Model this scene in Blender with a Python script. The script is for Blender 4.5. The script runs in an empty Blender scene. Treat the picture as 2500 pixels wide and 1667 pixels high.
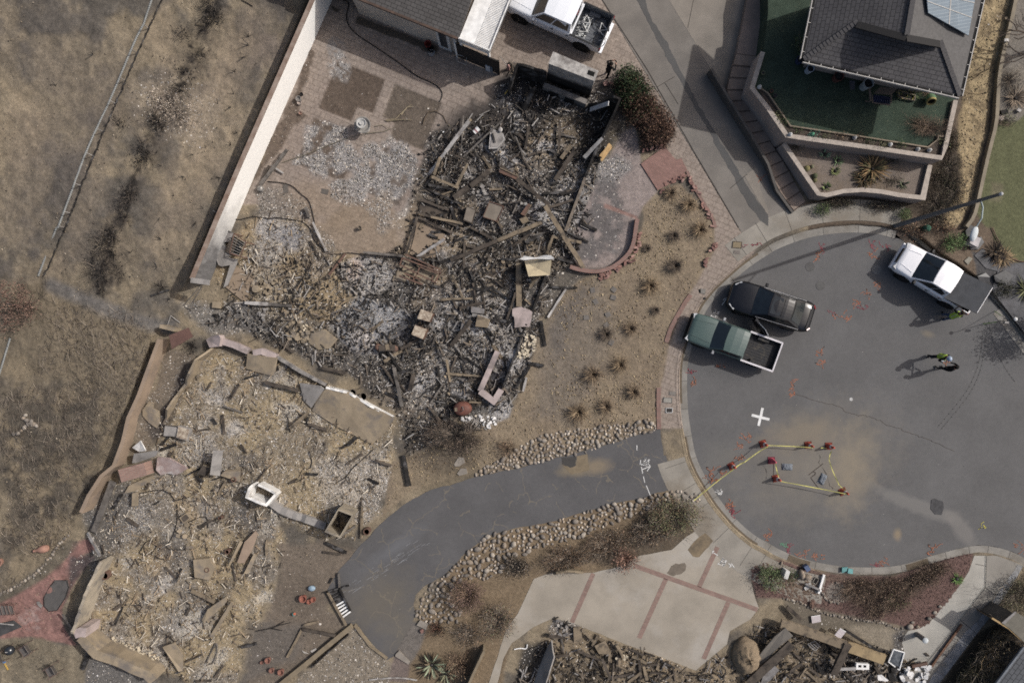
import bpy,bmesh,math,random
import numpy as np
isi=isinstance;tP=tuple;eN=enumerate;rG=range;nO=None;tR=True
from mathutils import Vector as Vc,Matrix,Euler
from mathutils.geometry import tessellate_polygon
random.seed(7)
S=bpy.context.scene
COL=S.collection
# camera, world, sun, exposure
CH=38.7
MPP=0.02322
cam_d=bpy.data.cameras.new('camera');cam=bpy.data.objects.new('camera',cam_d);COL.objects.link(cam)
cam.location=(0,0,CH);cam.rotation_euler=(0,0,0)
cam_d.sensor_width=36;cam_d.lens=36*CH/(2500*MPP);cam_d.clip_start=.5;cam_d.clip_end=2000
S.camera=cam
SUN_EL,SUN_DIR=math.radians(41),Vc((0.948,0.318,0)).normalized()
w=bpy.data.worlds.new('World');S.world=w;w.use_nodes=tR
nt=w.node_tree;bg=nt.nodes['Background']
sky=nt.nodes.new('ShaderNodeTexSky');sky.sky_type='NISHITA';sky.sun_disc=False
sky.sun_elevation=SUN_EL;sky.sun_rotation=math.atan2(SUN_DIR.x,SUN_DIR.y)
sky.air_density=1.0;sky.dust_density=6.0;sky.ozone_density=1.0
nt.links.new(sky.outputs[0],bg.inputs[0]);bg.inputs[1].default_value=0.115
sd=bpy.data.lights.new('sun','SUN');sun=bpy.data.objects.new('sun',sd);COL.objects.link(sun)
sd.energy=3.4;sd.angle=math.radians(0.6);sd.color=(1.0,0.975,0.94)
sv=Vc((SUN_DIR.x*math.cos(SUN_EL),SUN_DIR.y*math.cos(SUN_EL),math.sin(SUN_EL)))
sun.rotation_euler=sv.to_track_quat('Z','Y').to_euler();sun.location=sv*60
S.view_settings.view_transform='Standard';S.view_settings.look='None'
S.view_settings.exposure=0.0;S.view_settings.gamma=1
S.cycles.max_bounces=5;S.cycles.diffuse_bounces=2;S.cycles.glossy_bounces=2
S.cycles.transmission_bounces=2;S.cycles.transparent_max_bounces=4
S.cycles.use_denoising=False;S.cycles.filter_width=1.7
# measuring
def P(px,py,z=0.0):
 s=(CH-z)/CH*MPP
 return Vc(((px-1250)*s,(833.5-py)*s,z))
TILES={'f':(0,0,.9408),'n':(0,0,1)}
for r in rG(3):
 for c in rG(4):
  TILES['t%d%d'%(r+1,c+1)]=(c*625,(0,556,1111)[r],2.8208)
TILES.update(z1=(1000,120,4.9),z2=(1200,120,4.9),z3=(950,400,3.92),z4=(1220,0,6.533),z5=(480,500,4.9),z6=(1650,660,5.6),z7=(2150,580,5.6),z8=(1700,1050,4.9),z9=(1850,80,6.533),z10=(2100,100,6.533),z11=(1800,1370,5.278),z12=(2130,1370,5.278),z13=(1250,1470,5.88),z14=(250,780,4.9),z15=(250,1080,4.9),z16=(600,1080,4.9),z17=(0,1330,4.6524))
def N(tl,s):
 ox,oy,k=TILES[tl]
 out=[]
 for t in s.split():
  a,b=t.split(',')
  out.append((ox+float(a)/k,oy+float(b)/k))
 return out
def Q(tl,s,z=0.0):return P(*N(tl,s)[0],z)
MTr=Matrix.Translation
def PP(tl,s,z=0.0):
 return[P(a,b,z)for a,b in N(tl,s)]
# materials
K=1.12
def lin(c):
 return tP((((x/255+.055)/1.055)**2.4 if x>10 else x/3294)for x in c)
def alb(c):
 l=lin(c);y=.3*l[0]+.55*l[1]+.15*l[2]
 return tP(min(.85,(x*.86+y*.14)/K)for x in l)
def col4(c):return(*alb(c),1)
class NT:
 def __init__(s,name):
  s.m=bpy.data.materials.new(name);s.m.use_nodes=tR
  s.t=s.m.node_tree;s.b=s.t.nodes['Principled BSDF']
 def n(s,typ,ins=nO,**kw):
  x=s.t.nodes.new(typ)
  for k,v in kw.items():setattr(x,k,v)
  for k,v in(ins or{}).items():
   if hasattr(v,'is_output')or isi(v,bpy.types.NodeSocket):s.t.links.new(v,x.inputs[k])
   else:x.inputs[k].default_value=v
  return x
 def mix(s,f,a,b,mode='MIX'):
  x=s.t.nodes.new('ShaderNodeMix');x.data_type='RGBA';x.blend_type=mode
  for k,v in((0,f),(6,a),(7,b)):
   if isi(v,bpy.types.NodeSocket):s.t.links.new(v,x.inputs[k])
   else:x.inputs[k].default_value=v
  return x.outputs[2]
 def rp(s,f,lo,hi,a=0.0,b=1.0):
  x=s.n('ShaderNodeMapRange',{0:f,1:lo,2:hi,3:a,4:b});x.clamp=tR
  return x.outputs[0]
 def math(s,op,a,b=0.0):
  return s.n('ShaderNodeMath',{0:a,1:b},operation=op).outputs[0]
 def nz(s,vec,scale,detail=4,rough=.55):
  return s.n('ShaderNodeTexNoise',{'Vector':vec,'Scale':scale,'Detail':detail,'Roughness':rough}).outputs['Fac']
 def grey(s,v):
  return s.n('ShaderNodeCombineColor',{0:v,1:v,2:v}).outputs[0]
 def set(s,**kw):
  for k,v in kw.items():
   k={'base':'Base Color','rough':'Roughness','metal':'Metallic','normal':'Normal','spec':'Specular IOR Level','coat':'Coat Weight','coatr':'Coat Roughness'}[k]
   if isi(v,bpy.types.NodeSocket):s.t.links.new(v,s.b.inputs[k])
   else:s.b.inputs[k].default_value=v
_mats={}
def mat(name,c,c2=nO,s=3.0,rough=.88,fn=.18,fs=45,bump=.0,spec=.2,metal=0,obj=False,pa=nO,ps=.5,coat=0,attr=False):
 name=name or str(c)
 if name in _mats:return _mats[name]
 g=NT(name)
 vec=g.n('ShaderNodeTexCoord').outputs['Object']if obj else g.n('ShaderNodeNewGeometry').outputs['Position']
 if attr:
  base=g.n('ShaderNodeVertexColor',layer_name='Col').outputs[0]
 elif c2!=0:
  c2=c2 or tP(x*.88 for x in c);f=g.rp(g.nz(vec,s,5,.6),.35,.65)
  base=g.mix(f,col4(c),col4(c2))
 else:
  base=col4(c)
 if pa is not nO:
  f=g.rp(g.nz(vec,ps,6,.65),.5,.68)
  base=g.mix(f,base,col4(pa))
 if fn:
  v=g.rp(g.nz(vec,fs,3,.7),.3,.7,1-fn,1+fn)
  base=g.mix(1.0,base,g.grey(v),'MULTIPLY')
 g.set(base=base,rough=rough,spec=spec,metal=metal)
 if coat:g.set(coat=coat,coatr=.08)
 if bump:
  bn=g.n('ShaderNodeBump',{'Height':g.nz(vec,fs*.7,4,.7),'Strength':bump,'Distance':.02})
  g.set(normal=bn.outputs[0])
 _mats[name]=g.m
 return g.m
def bkm(name,c,c2,mortar,bw,bh,rot=0,uv=False,mort=.012,fn=.15,rough=.88,pa=nO,off=.5,squash=1,sqf=2,ps=.4,bias=0):
 if name in _mats:return _mats[name]
 g=NT(name)
 if uv:vec=g.n('ShaderNodeTexCoord').outputs['UV']
 else:vec=g.n('ShaderNodeNewGeometry').outputs['Position']
 raw=vec
 if rot:
  mp=g.n('ShaderNodeMapping',{0:vec});mp.inputs['Rotation'].default_value=(0,0,math.radians(rot));vec=mp.outputs[0]
 b=g.n('ShaderNodeTexBrick',{'Vector':vec,'Color1':col4(c),'Color2':col4(c2),'Mortar':col4(mortar),'Scale':1.0,'Mortar Size':mort,'Mortar Smooth':.3,'Bias':bias,'Brick Width':bw,'Row Height':bh},offset=off,squash=squash,squash_frequency=sqf)
 base=b.outputs[0]
 if pa is not nO:
  base=g.mix(g.rp(g.nz(raw,ps,6,.65),.48,.7),base,col4(pa))
 v=g.rp(g.nz(raw,40,3,.7),.3,.7,1-fn,1+fn)
 v2=g.rp(g.nz(raw,1.1,4,.6),.3,.7,.9,1.1)
 base=g.mix(1.0,g.mix(1.0,base,g.grey(v),'MULTIPLY'),g.grey(v2),'MULTIPLY')
 bn=g.n('ShaderNodeBump',{'Height':b.outputs['Fac'],'Strength':-.4,'Distance':.01})
 g.set(base=base,rough=rough,spec=.2,normal=bn.outputs[0])
 _mats[name]=g.m
 return g.m
# mesh building
def tag(o,lb=nO,cat=nO,gp=nO,kind=nO):
 if lb:o['label']=lb
 if cat:o['category']=cat
 if gp:o['group']=gp
 if kind or cat:o['kind']=kind or 'thing'
 return o
def wloc(o):
 v=Vc((0,0,0))
 while o is not nO:
  v+=o.location;o=o.parent
 return v
def em(name,loc,lb,cat,gp=nO,rz=0):
 o=bpy.data.objects.new(name,nO);COL.objects.link(o);o.empty_display_size=.2
 o.location=loc;o.rotation_euler=(0,0,rz)
 return tag(o,lb,cat,gp)
class MB:
 def __init__(s):s.v=[];s.f=[];s.c=nO;s.uv=nO;s.mi=[]
 def add(s,vs,fs):
  k=len(s.v);s.v+=[Vc(v)for v in vs];s.f+=[tP(i+k for i in f)for f in fs];return s
 def box(s,c,d,m=nO,rz=0,taper=1.0):
  x,y,z=d[0]/2,d[1]/2,d[2]/2
  vs=[Vc((sx*x*(taper if sz>0 else 1),sy*y*(taper if sz>0 else 1),sz*z))for sz in(-1,1)for sx,sy in((-1,-1),(1,-1),(1,1),(-1,1))]
  R=m if m is not nO else Matrix.Rotation(rz,3,'Z')
  vs=[R@v+Vc(c)for v in vs]
  return s.add(vs,[(3,2,1,0),(4,5,6,7),(0,1,5,4),(1,2,6,5),(2,3,7,6),(3,0,4,7)])
 def bq(s,a,b,w,h=nO,n=1,jit=0,rng=random):
  a,b=Vc(a),Vc(b);h=h or w
  d=(b-a)
  if d.length<1e-4:return s
  d.normalize()
  up=Vc((0,0,1))if abs(d.z)<.95 else Vc((1,0,0))
  side=d.cross(up).normalized();up=side.cross(d)
  vs=[];fs=[]
  for i in rG(n+1):
   p=a.lerp(b,i/n)
   for sx,sz in((-1,-1),(1,-1),(1,1),(-1,1)):
    j=Vc((rng.uniform(-jit,jit),rng.uniform(-jit,jit),rng.uniform(-jit,jit)))if jit else Vc()
    vs.append(p+side*sx*w/2+up*sz*h/2+j)
  for i in rG(n):
   for k in rG(4):
    fs.append((i*4+k,i*4+(k+1)%4,i*4+4+(k+1)%4,i*4+4+k))
  fs+=[(3,2,1,0),tP(n*4+k for k in rG(4))]
  return s.add(vs,fs)
 def pr(s,pts,z0,z1=nO,bottom=tR):
  """pts: list of plan points (Vector x,y) ; z0,z1 numbers or lists"""
  n=len(pts);pts=[Vc((p[0],p[1],0))for p in pts]
  area=sum(pts[i].x*pts[(i+1)%n].y-pts[(i+1)%n].x*pts[i].y for i in rG(n))
  if area<0:pts=pts[::-1];
  if area<0 and not isi(z1,(int,float,type(nO))):z1=z1[::-1]
  tris=tessellate_polygon([pts])
  tris=[t if(pts[t[1]]-pts[t[0]]).cross(pts[t[2]]-pts[t[0]]).z>0 else t[::-1]for t in tris]
  Z=lambda z,i:z if isi(z,(int,float))else z[i]
  if z1 is nO:
   return s.add([(p.x,p.y,Z(z0,i))for i,p in eN(pts)],tris)
  vs=[(p.x,p.y,Z(z0,i))for i,p in eN(pts)]+[(p.x,p.y,Z(z1,i))for i,p in eN(pts)]
  fs=[tP(i+n for i in t)for t in tris]
  if bottom:fs+=[t[::-1]for t in tris]
  fs+=[(i,(i+1)%n,(i+1)%n+n,i+n)for i in rG(n)]
  return s.add(vs,fs)
 def tu(s,pts,r,n=6,cap=tR):
  pts=[Vc(p)for p in pts];m=len(pts)
  R=r if isi(r,(list,tP))else[r]*m
  vs=[];fs=[];ref=nO
  for i,p in eN(pts):
   d=(pts[min(i+1,m-1)]-pts[max(i-1,0)])
   d=d.normalized()if d.length>1e-6 else Vc((0,0,1))
   if ref is nO:ref=Vc((0,0,1))if abs(d.z)<.9 else Vc((1,0,0))
   a=d.cross(ref)
   if a.length<1e-3:a=d.cross(Vc((0,1,0)))
   a.normalize();b=a.cross(d);ref=b
   for k in rG(n):
    t=2*math.pi*k/n
    vs.append(p+(a*math.cos(t)+b*math.sin(t))*R[i])
  for i in rG(m-1):
   for k in rG(n):
    fs.append((i*n+k,i*n+(k+1)%n,i*n+n+(k+1)%n,i*n+n+k))
  if cap:fs+=[tP(rG(n))[::-1],tP((m-1)*n+k for k in rG(n))]
  return s.add(vs,fs)
 def lt(s,prof,n=16,mtx=nO):
  vs=[];fs=[];m=len(prof)
  for i,(r,z)in eN(prof):
   for k in rG(n):
    t=2*math.pi*k/n
    v=Vc((r*math.cos(t),r*math.sin(t),z))
    vs.append(mtx@v if mtx is not nO else v)
  for i in rG(m-1):
   for k in rG(n):
    fs.append((i*n+k,i*n+(k+1)%n,i*n+n+(k+1)%n,i*n+n+k))
  if prof[0][0]>1e-3:fs.append(tP(rG(n))[::-1])
  if prof[-1][0]>1e-3:fs.append(tP((m-1)*n+k for k in rG(n)))
  return s.add(vs,fs)
 def sp(s,c,r,n=10,m=6,sc=(1,1,1),half=False):
  prof=[]
  lo=0 if half else-math.pi/2
  for i in rG(m+1):
   a=lo+(math.pi/2-lo)*i/m
   prof.append((max(r*math.cos(a),1e-4),r*math.sin(a)))
  M=MTr(Vc(c))@Matrix.Diagonal((*sc,1))
  return s.lt(prof,n,M)
 def bd(s,name,m,parent=nO,lb=nO,cat=nO,gp=nO,kind=nO,loc=nO,smooth=False,lo=False):
  if parent is not nO:
   base=Vc((0,0,0))if lo else wloc(parent)
   off=Vc(loc)if loc is not nO else Vc((0,0,0))
  elif loc is not nO:base=Vc(loc)if not lo else Vc((0,0,0));off=Vc(loc)
  else:
   if s.v:
    xs=[v.x for v in s.v];ys=[v.y for v in s.v];zs=[v.z for v in s.v]
    base=Vc(((min(xs)+max(xs))/2,(min(ys)+max(ys))/2,min(zs)))
   else:base=Vc((0,0,0))
   off=base
  me=bpy.data.meshes.new(name)
  me.from_pydata([tP(v-base-(off if parent is not nO else Vc((0,0,0))))for v in s.v],[],s.f)
  for mm in(m if isi(m,(list,tP))else[m]):me.materials.append(mm)
  if s.mi:me.polygons.foreach_set('material_index',s.mi)
  if s.c is not nO:
   a=me.color_attributes.new('Col','FLOAT_COLOR','POINT')
   a.data.foreach_set('color',np.array(s.c,dtype=np.float32).ravel())
  if s.uv is not nO:
   l=me.uv_layers.new(name='UVMap')
   l.data.foreach_set('uv',np.array(s.uv,dtype=np.float32).ravel())
  if smooth:me.polygons.foreach_set('use_smooth',[tR]*len(me.polygons))
  me.update()
  o=bpy.data.objects.new(name,me);COL.objects.link(o)
  if parent is not nO:o.parent=parent
  o.location=off
  return tag(o,lb,cat,gp,kind)
def copy_tree(o,parent=nO):
 c=o.copy();COL.objects.link(c)
 if parent is not nO:c.parent=parent
 for ch in list(o.children):copy_tree(ch,c)
 return c
def ofl(pts,d):
 """offset an open polyline (plan, metres) to its left by d"""
 pts=[Vc((p[0],p[1]))for p in pts];out=[]
 for i,p in eN(pts):
  a=pts[max(i-1,0)];b=pts[min(i+1,len(pts)-1)]
  t=(b-a).normalized();n=Vc((-t.y,t.x))
  if 0<i<len(pts)-1:
   t1=(p-a).normalized();c=max(.5,n.dot(Vc((-t1.y,t1.x))))
  else:c=1
  out.append(p+n*d/c)
 return out
def sml(pts,it=2):
 pts=[Vc((p[0],p[1]))for p in pts]
 for _ in rG(it):
  o=[pts[0]]
  for a,b in zip(pts,pts[1:]):o+=[a*.75+b*.25,a*.25+b*.75]
  pts=o+[pts[-1]]
 return pts
def strip(m,L0,L1,z0,z1=nO):
 """band between two polylines of equal length, at height z0 (optionally solid down from z1 to z0)"""
 n=len(L0)
 if z1 is nO:
  m.add([(p[0],p[1],z0)for p in L0]+[(p[0],p[1],z0)for p in L1],[(i,i+1,n+i+1,n+i)for i in rG(n-1)])
 else:
  vs=[(p[0],p[1],z)for z in(z0,z1)for L in(L0,L1)for p in L]
  fs=[]
  for i in rG(n-1):
   fs+=[(2*n+i,2*n+i+1,3*n+i+1,3*n+i),(i,i+1,2*n+i+1,2*n+i)[::-1],(n+i,n+i+1,3*n+i+1,3*n+i)]
  fs+=[(0,n,3*n,2*n),(n-1,2*n-1,4*n-1,3*n-1)[::-1]]
  m.add(vs,fs)
 return m
def wmb(pts,t,z0,z1,rag=0,seg=.25,rng=random):
 """wall along a plan polyline; z1 number or per-point list; ragged top"""
 pts=[Vc((p[0],p[1]))for p in pts]
 zz=z1 if isi(z1,(list,tP))else[z1]*len(pts)
 if rag:
  q=[];z=[]
  for i in rG(len(pts)-1):
   L=(pts[i+1]-pts[i]).length;k=max(1,int(L/seg))
   for j in rG(k):
    q.append(pts[i].lerp(pts[i+1],j/k));z.append(zz[i]+(zz[i+1]-zz[i])*j/k)
  q.append(pts[-1]);z.append(zz[-1]);pts=q
  zz=[max(z0+.03,a+rng.uniform(-rag,rag*.4))for a in z]
 A=ofl(pts,t/2);B=ofl(pts,-t/2);n=len(pts)
 m=MB()
 vs=[(p.x,p.y,z0)for p in A]+[(p.x,p.y,z0)for p in B]+[(p.x,p.y,zz[i])for i,p in eN(A)]+[(p.x,p.y,zz[i])for i,p in eN(B)]
 fs=[]
 for i in rG(n-1):
  fs+=[(2*n+i,3*n+i,3*n+i+1,2*n+i+1),(i,2*n+i,2*n+i+1,i+1),(n+i,n+i+1,3*n+i+1,3*n+i)]
 fs+=[(0,n,3*n,2*n),(n-1,3*n-1,4*n-1,2*n-1)]
 m.add(vs,fs)
 return m
def top_at(pts,z):return[P(a,b,z)for a,b in pts]
def jag(pts,amp,step=12,rng=random):
 """roughen a closed plan outline (survey units)"""
 out=[]
 n=len(pts)
 for i in rG(n):
  a,b=pts[i],pts[(i+1)%n]
  L=math.hypot(b[0]-a[0],b[1]-a[1]);k=max(1,int(L/step))
  for j in rG(k):
   t=j/k
   out.append((a[0]+(b[0]-a[0])*t+(rng.uniform(-amp,amp)if j else 0),a[1]+(b[1]-a[1])*t+(rng.uniform(-amp,amp)if j else 0)))
 return out
def fixn(o):
 bm=bmesh.new();bm.from_mesh(o.data);bmesh.ops.recalc_face_normals(bm,faces=bm.faces);bm.to_mesh(o.data);bm.free();return o
# THE GROUND: one dense
GS=3.6;MARG=130
gx=np.arange(-MARG,2500+MARG,GS);gy=np.arange(-MARG,1667+MARG,GS)
GX,GY=np.meshgrid(gx,gy);NX,NY=len(gx),len(gy)
_rs=np.random.RandomState(11)
_lat=_rs.rand(64,256,256).astype(np.float32)
def vn(scale,seed=0,X=nO,Y=nO):
 X=GX if X is nO else X;Y=GY if Y is nO else Y
 x=X/scale+1000;y=Y/scale+1000
 xi=np.floor(x).astype(int);yi=np.floor(y).astype(int);fx=x-xi;fy=y-yi
 fx=fx*fx*(3-2*fx);fy=fy*fy*(3-2*fy)
 L=_lat[seed%64];a=xi%256;b=yi%256;a1=(xi+1)%256;b1=(yi+1)%256
 return(L[b,a]*(1-fx)+L[b,a1]*fx)*(1-fy)+(L[b1,a]*(1-fx)+L[b1,a1]*fx)*fy
def fbm(scale,seed=0,oct=4,X=nO,Y=nO,g=.55):
 s=0;a=1;t=0
 for i in rG(oct):
  s=s+a*vn(scale/2**i,seed+i,X,Y);t+=a;a*=g
 return s/t
RAG=fbm(36,5,4)-.5
GCOL=np.zeros((NY,NX,3));CHIP=np.zeros((NY,NX));PAV=np.zeros((NY,NX));BRK=np.zeros((NY,NX));HZ=np.zeros((NY,NX))
def sub(pts,m):
 xs=[p[0]for p in pts];ys=[p[1]for p in pts]
 i0=max(0,int((min(xs)-m+MARG)/GS));i1=min(NX,int((max(xs)+m+MARG)/GS)+2)
 j0=max(0,int((min(ys)-m+MARG)/GS));j1=min(NY,int((max(ys)+m+MARG)/GS)+2)
 return slice(j0,max(j1,j0+1)),slice(i0,max(i1,i0+1))
def sdpoly(pts,X,Y,closed=tR):
 d=np.full(X.shape,1e9);ins=np.zeros(X.shape,bool)
 n=len(pts)
 for i in rG(n if closed else n-1):
  (x1,y1),(x2,y2)=pts[i],pts[(i+1)%n]
  ex,ey=x2-x1,y2-y1;L=ex*ex+ey*ey+1e-9
  t=np.clip(((X-x1)*ex+(Y-y1)*ey)/L,0,1)
  d=np.minimum(d,(X-x1-t*ex)**2+(Y-y1-t*ey)**2)
  if closed and abs(ey)>1e-9:
   c=((y1>Y)!=(y2>Y))&(X<ex*(Y-y1)/ey+x1)
   ins^=c
 d=np.sqrt(d)
 return np.where(ins,-d,d)if closed else d
def smst(e0,e1,x):
 t=np.clip((x-e0)/(e1-e0),0,1);return t*t*(3-2*t)
def msk(kind,geo,so,rag):
 if kind=='p':
  sl=sub(geo,so+rag+6);d=sdpoly(geo,GX[sl],GY[sl])
 elif kind=='l':
  pts,wd=geo;sl=sub(pts,wd/2+so+rag+6);d=sdpoly(pts,GX[sl],GY[sl],False)-wd/2
 else:
  x,y,rx,ry,rot=geo;r=max(rx,ry)*1.5+rag;sl=sub([(x-r,y-r),(x+r,y+r)],so)
  a=math.radians(rot);dx=GX[sl]-x;dy=GY[sl]-y
  u=(dx*math.cos(a)+dy*math.sin(a))/rx;v=(-dx*math.sin(a)+dy*math.cos(a))/ry
  d=(np.sqrt(u*u+v*v)-1)*min(rx,ry)
 d=d+RAG[sl]*2*rag
 return sl,smst(so,-so,d)
def pt(geo,c=nO,a=1.0,so=3,rag=0,ch=nO,ca=1.0,pav=nO,brk=nO,kind='p',bku=0,bs=14,seed=20,z=nO,rough=nO,rs=14,flat=False):
 sl,m=msk(kind,geo,so,rag)
 if bku:m=m*smst(bku-.12,bku+.12,fbm(bs,seed,3,GX[sl],GY[sl]))
 if flat:HZ[sl]*=(1-m)
 if c is not nO:GCOL[sl]=GCOL[sl]*(1-(m*a)[...,nO])+np.array(alb(c))*(m*a)[...,nO]
 if ch is not nO:CHIP[sl]=CHIP[sl]*(1-m*ca)+ch*m*ca
 elif c is not nO and a>.8:CHIP[sl]*=1-m
 for A,v in((PAV,pav),(BRK,brk)):
  if v is not nO:A[sl]=A[sl]*(1-m)+v*m
 if z is not nO:HZ[sl]+=z*m
 if rough is not nO:
  r=fbm(rs,seed+9,4,GX[sl],GY[sl],.6);HZ[sl]+=rough*m*np.abs(r-.5)*2
def blob(x,y,rx,ry,rot=0,c=nO,**k):pt((x,y,rx,ry,rot),c,kind='e',**k)
def line(pts,wd,c=nO,**k):pt((pts,wd),c,kind='l',**k)
# the burnt hillside under
f1=fbm(230,1,5);f2=fbm(60,8,4);f3=fbm(22,14,3)
HILL,HILL_D=np.array(alb((131,118,97))),np.array(alb((93,87,79)))
t=smst(.43,.60,f1*.5+f2*.5)
GCOL[:]=HILL*(1-t[...,nO])+HILL_D*t[...,nO]
GCOL*=(.80+.40*f3)[...,nO]
CHIP[:]=.03
HZ[:]=(f1-.5)*.5+(f2-.5)*.22+(f3-.5)*.12
HZ[GX>840]*=.15
for x,y,rx,ry,r,a in[(90,90,210,120,20,.3),(240,300,45,170,22,.55),(90,420,80,190,20,.5),(180,200,160,60,30,.3),(620,90,60,190,25,.55),(330,620,200,60,0,.3),(60,700,130,60,0,.4)]:
 blob(x,y,rx,ry,r,(92,85,80),a=a,so=40,rag=30)
for x,y,rx,ry,r,a in[(560,150,50,150,24,.6),(450,480,60,180,22,.45),(560,330,40,160,24,.5),(210,500,25,150,22,.4),(400,100,40,60,0,.4),(60,330,70,90,0,.4)]:
 blob(x,y,rx,ry,r,(143,127,106),a=a,so=35,rag=30)
blob(430,265,110,75,25,(150,136,120),a=.4,so=30,rag=25,ch=.16)
# charred scrub on the
pt(N('f','0,650 150,650 330,730 380,760 350,870 290,1030 250,1110 180,1190 100,1330 0,1400'),(116,104,85),a=.75,so=30,rag=40)
pt(N('f','0,880 240,880 230,1010 200,1130 120,1230 0,1320'),(78,73,67),a=.7,so=25,rag=60,bku=.46,bs=40)
line(N('f','120,655 230,705 330,740 395,750'),34,(98,97,98),a=.7,so=12,rag=8)
BL=N('t11','1520,0 1470,90 1420,170 1330,300')+N('t11','1300,520 1230,620 1100,800 1060,900 1000,1040 960,1150 920,1260 880,1380 850,1500 800,1568')+N('t21','760,30 730,160 690,270 700,400')
line(BL,30,(40,37,35),a=.9,so=8,rag=22,bku=.44,bs=16,seed=6)
line(BL,90,(78,71,65),a=.5,so=30,rag=40,bku=.45,bs=40,seed=7)
for s in('0,1000 120,960 230,900','0,1100 180,1020 250,1000','60,1180 210,1090','0,1250 120,1160'):
 line(N('f',s),40,(62,58,54),a=.55,so=14,rag=40,bku=.45,bs=20,seed=31)
# flat lots
LOT=N('f','770,-60 2400,-60 2400,1640 150,1640 215,1210 300,1030 400,770 470,650 545,480 640,240')
sl,m=msk('p',LOT,14,4);HZ[sl]*=1-m
# paving round the upper
PATIO=[(806,-90),(1420,-90),(1470,0),(1803,556),(1850,600),(1740,800),(1690,900),(1690,1045),(1606,1045),(1608,946),(1626,857),(1647,783),(1675,730),(1718,655),(1746,609),(1743,532),(1675,422),(1640,400),(1600,360),(1495,213),(1440,250),(1250,250),(1235,290),(1200,330),(1120,340),(1085,360),(1050,430),(1010,510),(985,610),(950,630),(800,625),(750,580),(735,530),(640,500),(590,500),(640,400)]
pt(PATIO,(143,130,119),so=2.5,rag=1.5,pav=1.0,ch=.01)
for x,y,rx,ry in[(700,150,90,60),(980,150,90,50),(1100,120,60,30),(1300,110,60,40),(1000,470,60,100),(760,330,60,120)]:
 blob(x,y,rx,ry,20,(124,110,101),a=.35,so=25,rag=25)
blob(815,115,22,26,0,(120,121,122),a=.6,so=6,rag=14,bku=.4,bs=7)
# planting strip along the
pt(N('t12','375,340 420,355 330,640 300,760 380,800 260,860 180,990 130,1050 20,1210 -40,1300 0,1190 225,700'),(98,86,76),so=4,rag=14,ch=.07,pav=0,rough=.12,rs=10)
pt(N('t12','505,35 600,70 545,90'),(75,68,58),so=3,rag=8,pav=0)
pt(N('t12','700,115 1250,320 1260,345 1230,380 1135,350 1130,330 685,165'),(82,74,65),so=2,rag=4,pav=0,ch=.04)
# dirt squares and the
SQ=[N('t12','565,420 890,550 805,780 700,740 655,835 430,745'),N('t12','955,580 1280,710 1150,1035 920,950 955,850 870,800 890,760'),N('t12','400,810 630,900 605,1000 690,1035 640,1160 600,1250 270,1130'),N('t12','885,1010 1120,1100 985,1420 750,1320 780,1240 720,1200 850,1100')]
for k,s in eN(SQ):
 pt(s,[(92,80,70),(98,88,78),(98,86,76),(100,90,82)][k],so=2,pav=0,ch=.06,z=-.05,rough=.05)
blob(*N('t12','580,470')[0],28,30,0,(150,147,145),a=.7,so=8,rag=18,ch=.35,bku=.4,bs=8)
for s in('370,880 520,850 640,900 690,1040 640,1160 560,1240 400,1200 290,1120','760,990 1040,980 1110,1100 1060,1250 985,1420 1010,1568 860,1568 790,1440 520,1360 510,1250 650,1190 720,1080','930,950 1060,1000 1010,1050 920,1010'):
 pt(N('t12',s),(142,139,138),a=.8,so=9,rag=26,ch=.62,bku=.36,bs=26,seed=40,rough=.05,pav=.15)
pt(N('t12','1010,1430 1090,1350 1120,1568 860,1568'),(146,143,141),a=.7,so=12,rag=20,ch=.5,pav=.1)
pt(N('t12','0,1290 180,1310 380,1420 430,1568 0,1568'),(112,105,98),a=.85,so=14,rag=25,ch=.35,pav=0,rough=.12)
blob(*N('t12','480,1420')[0],90,50,15,(136,118,98),a=.6,so=30,rag=25,pav=.6)
pt(N('f','700,520 900,430 930,590 760,590'),(134,117,97),a=.7,so=14,rag=18,pav=.5)
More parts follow.
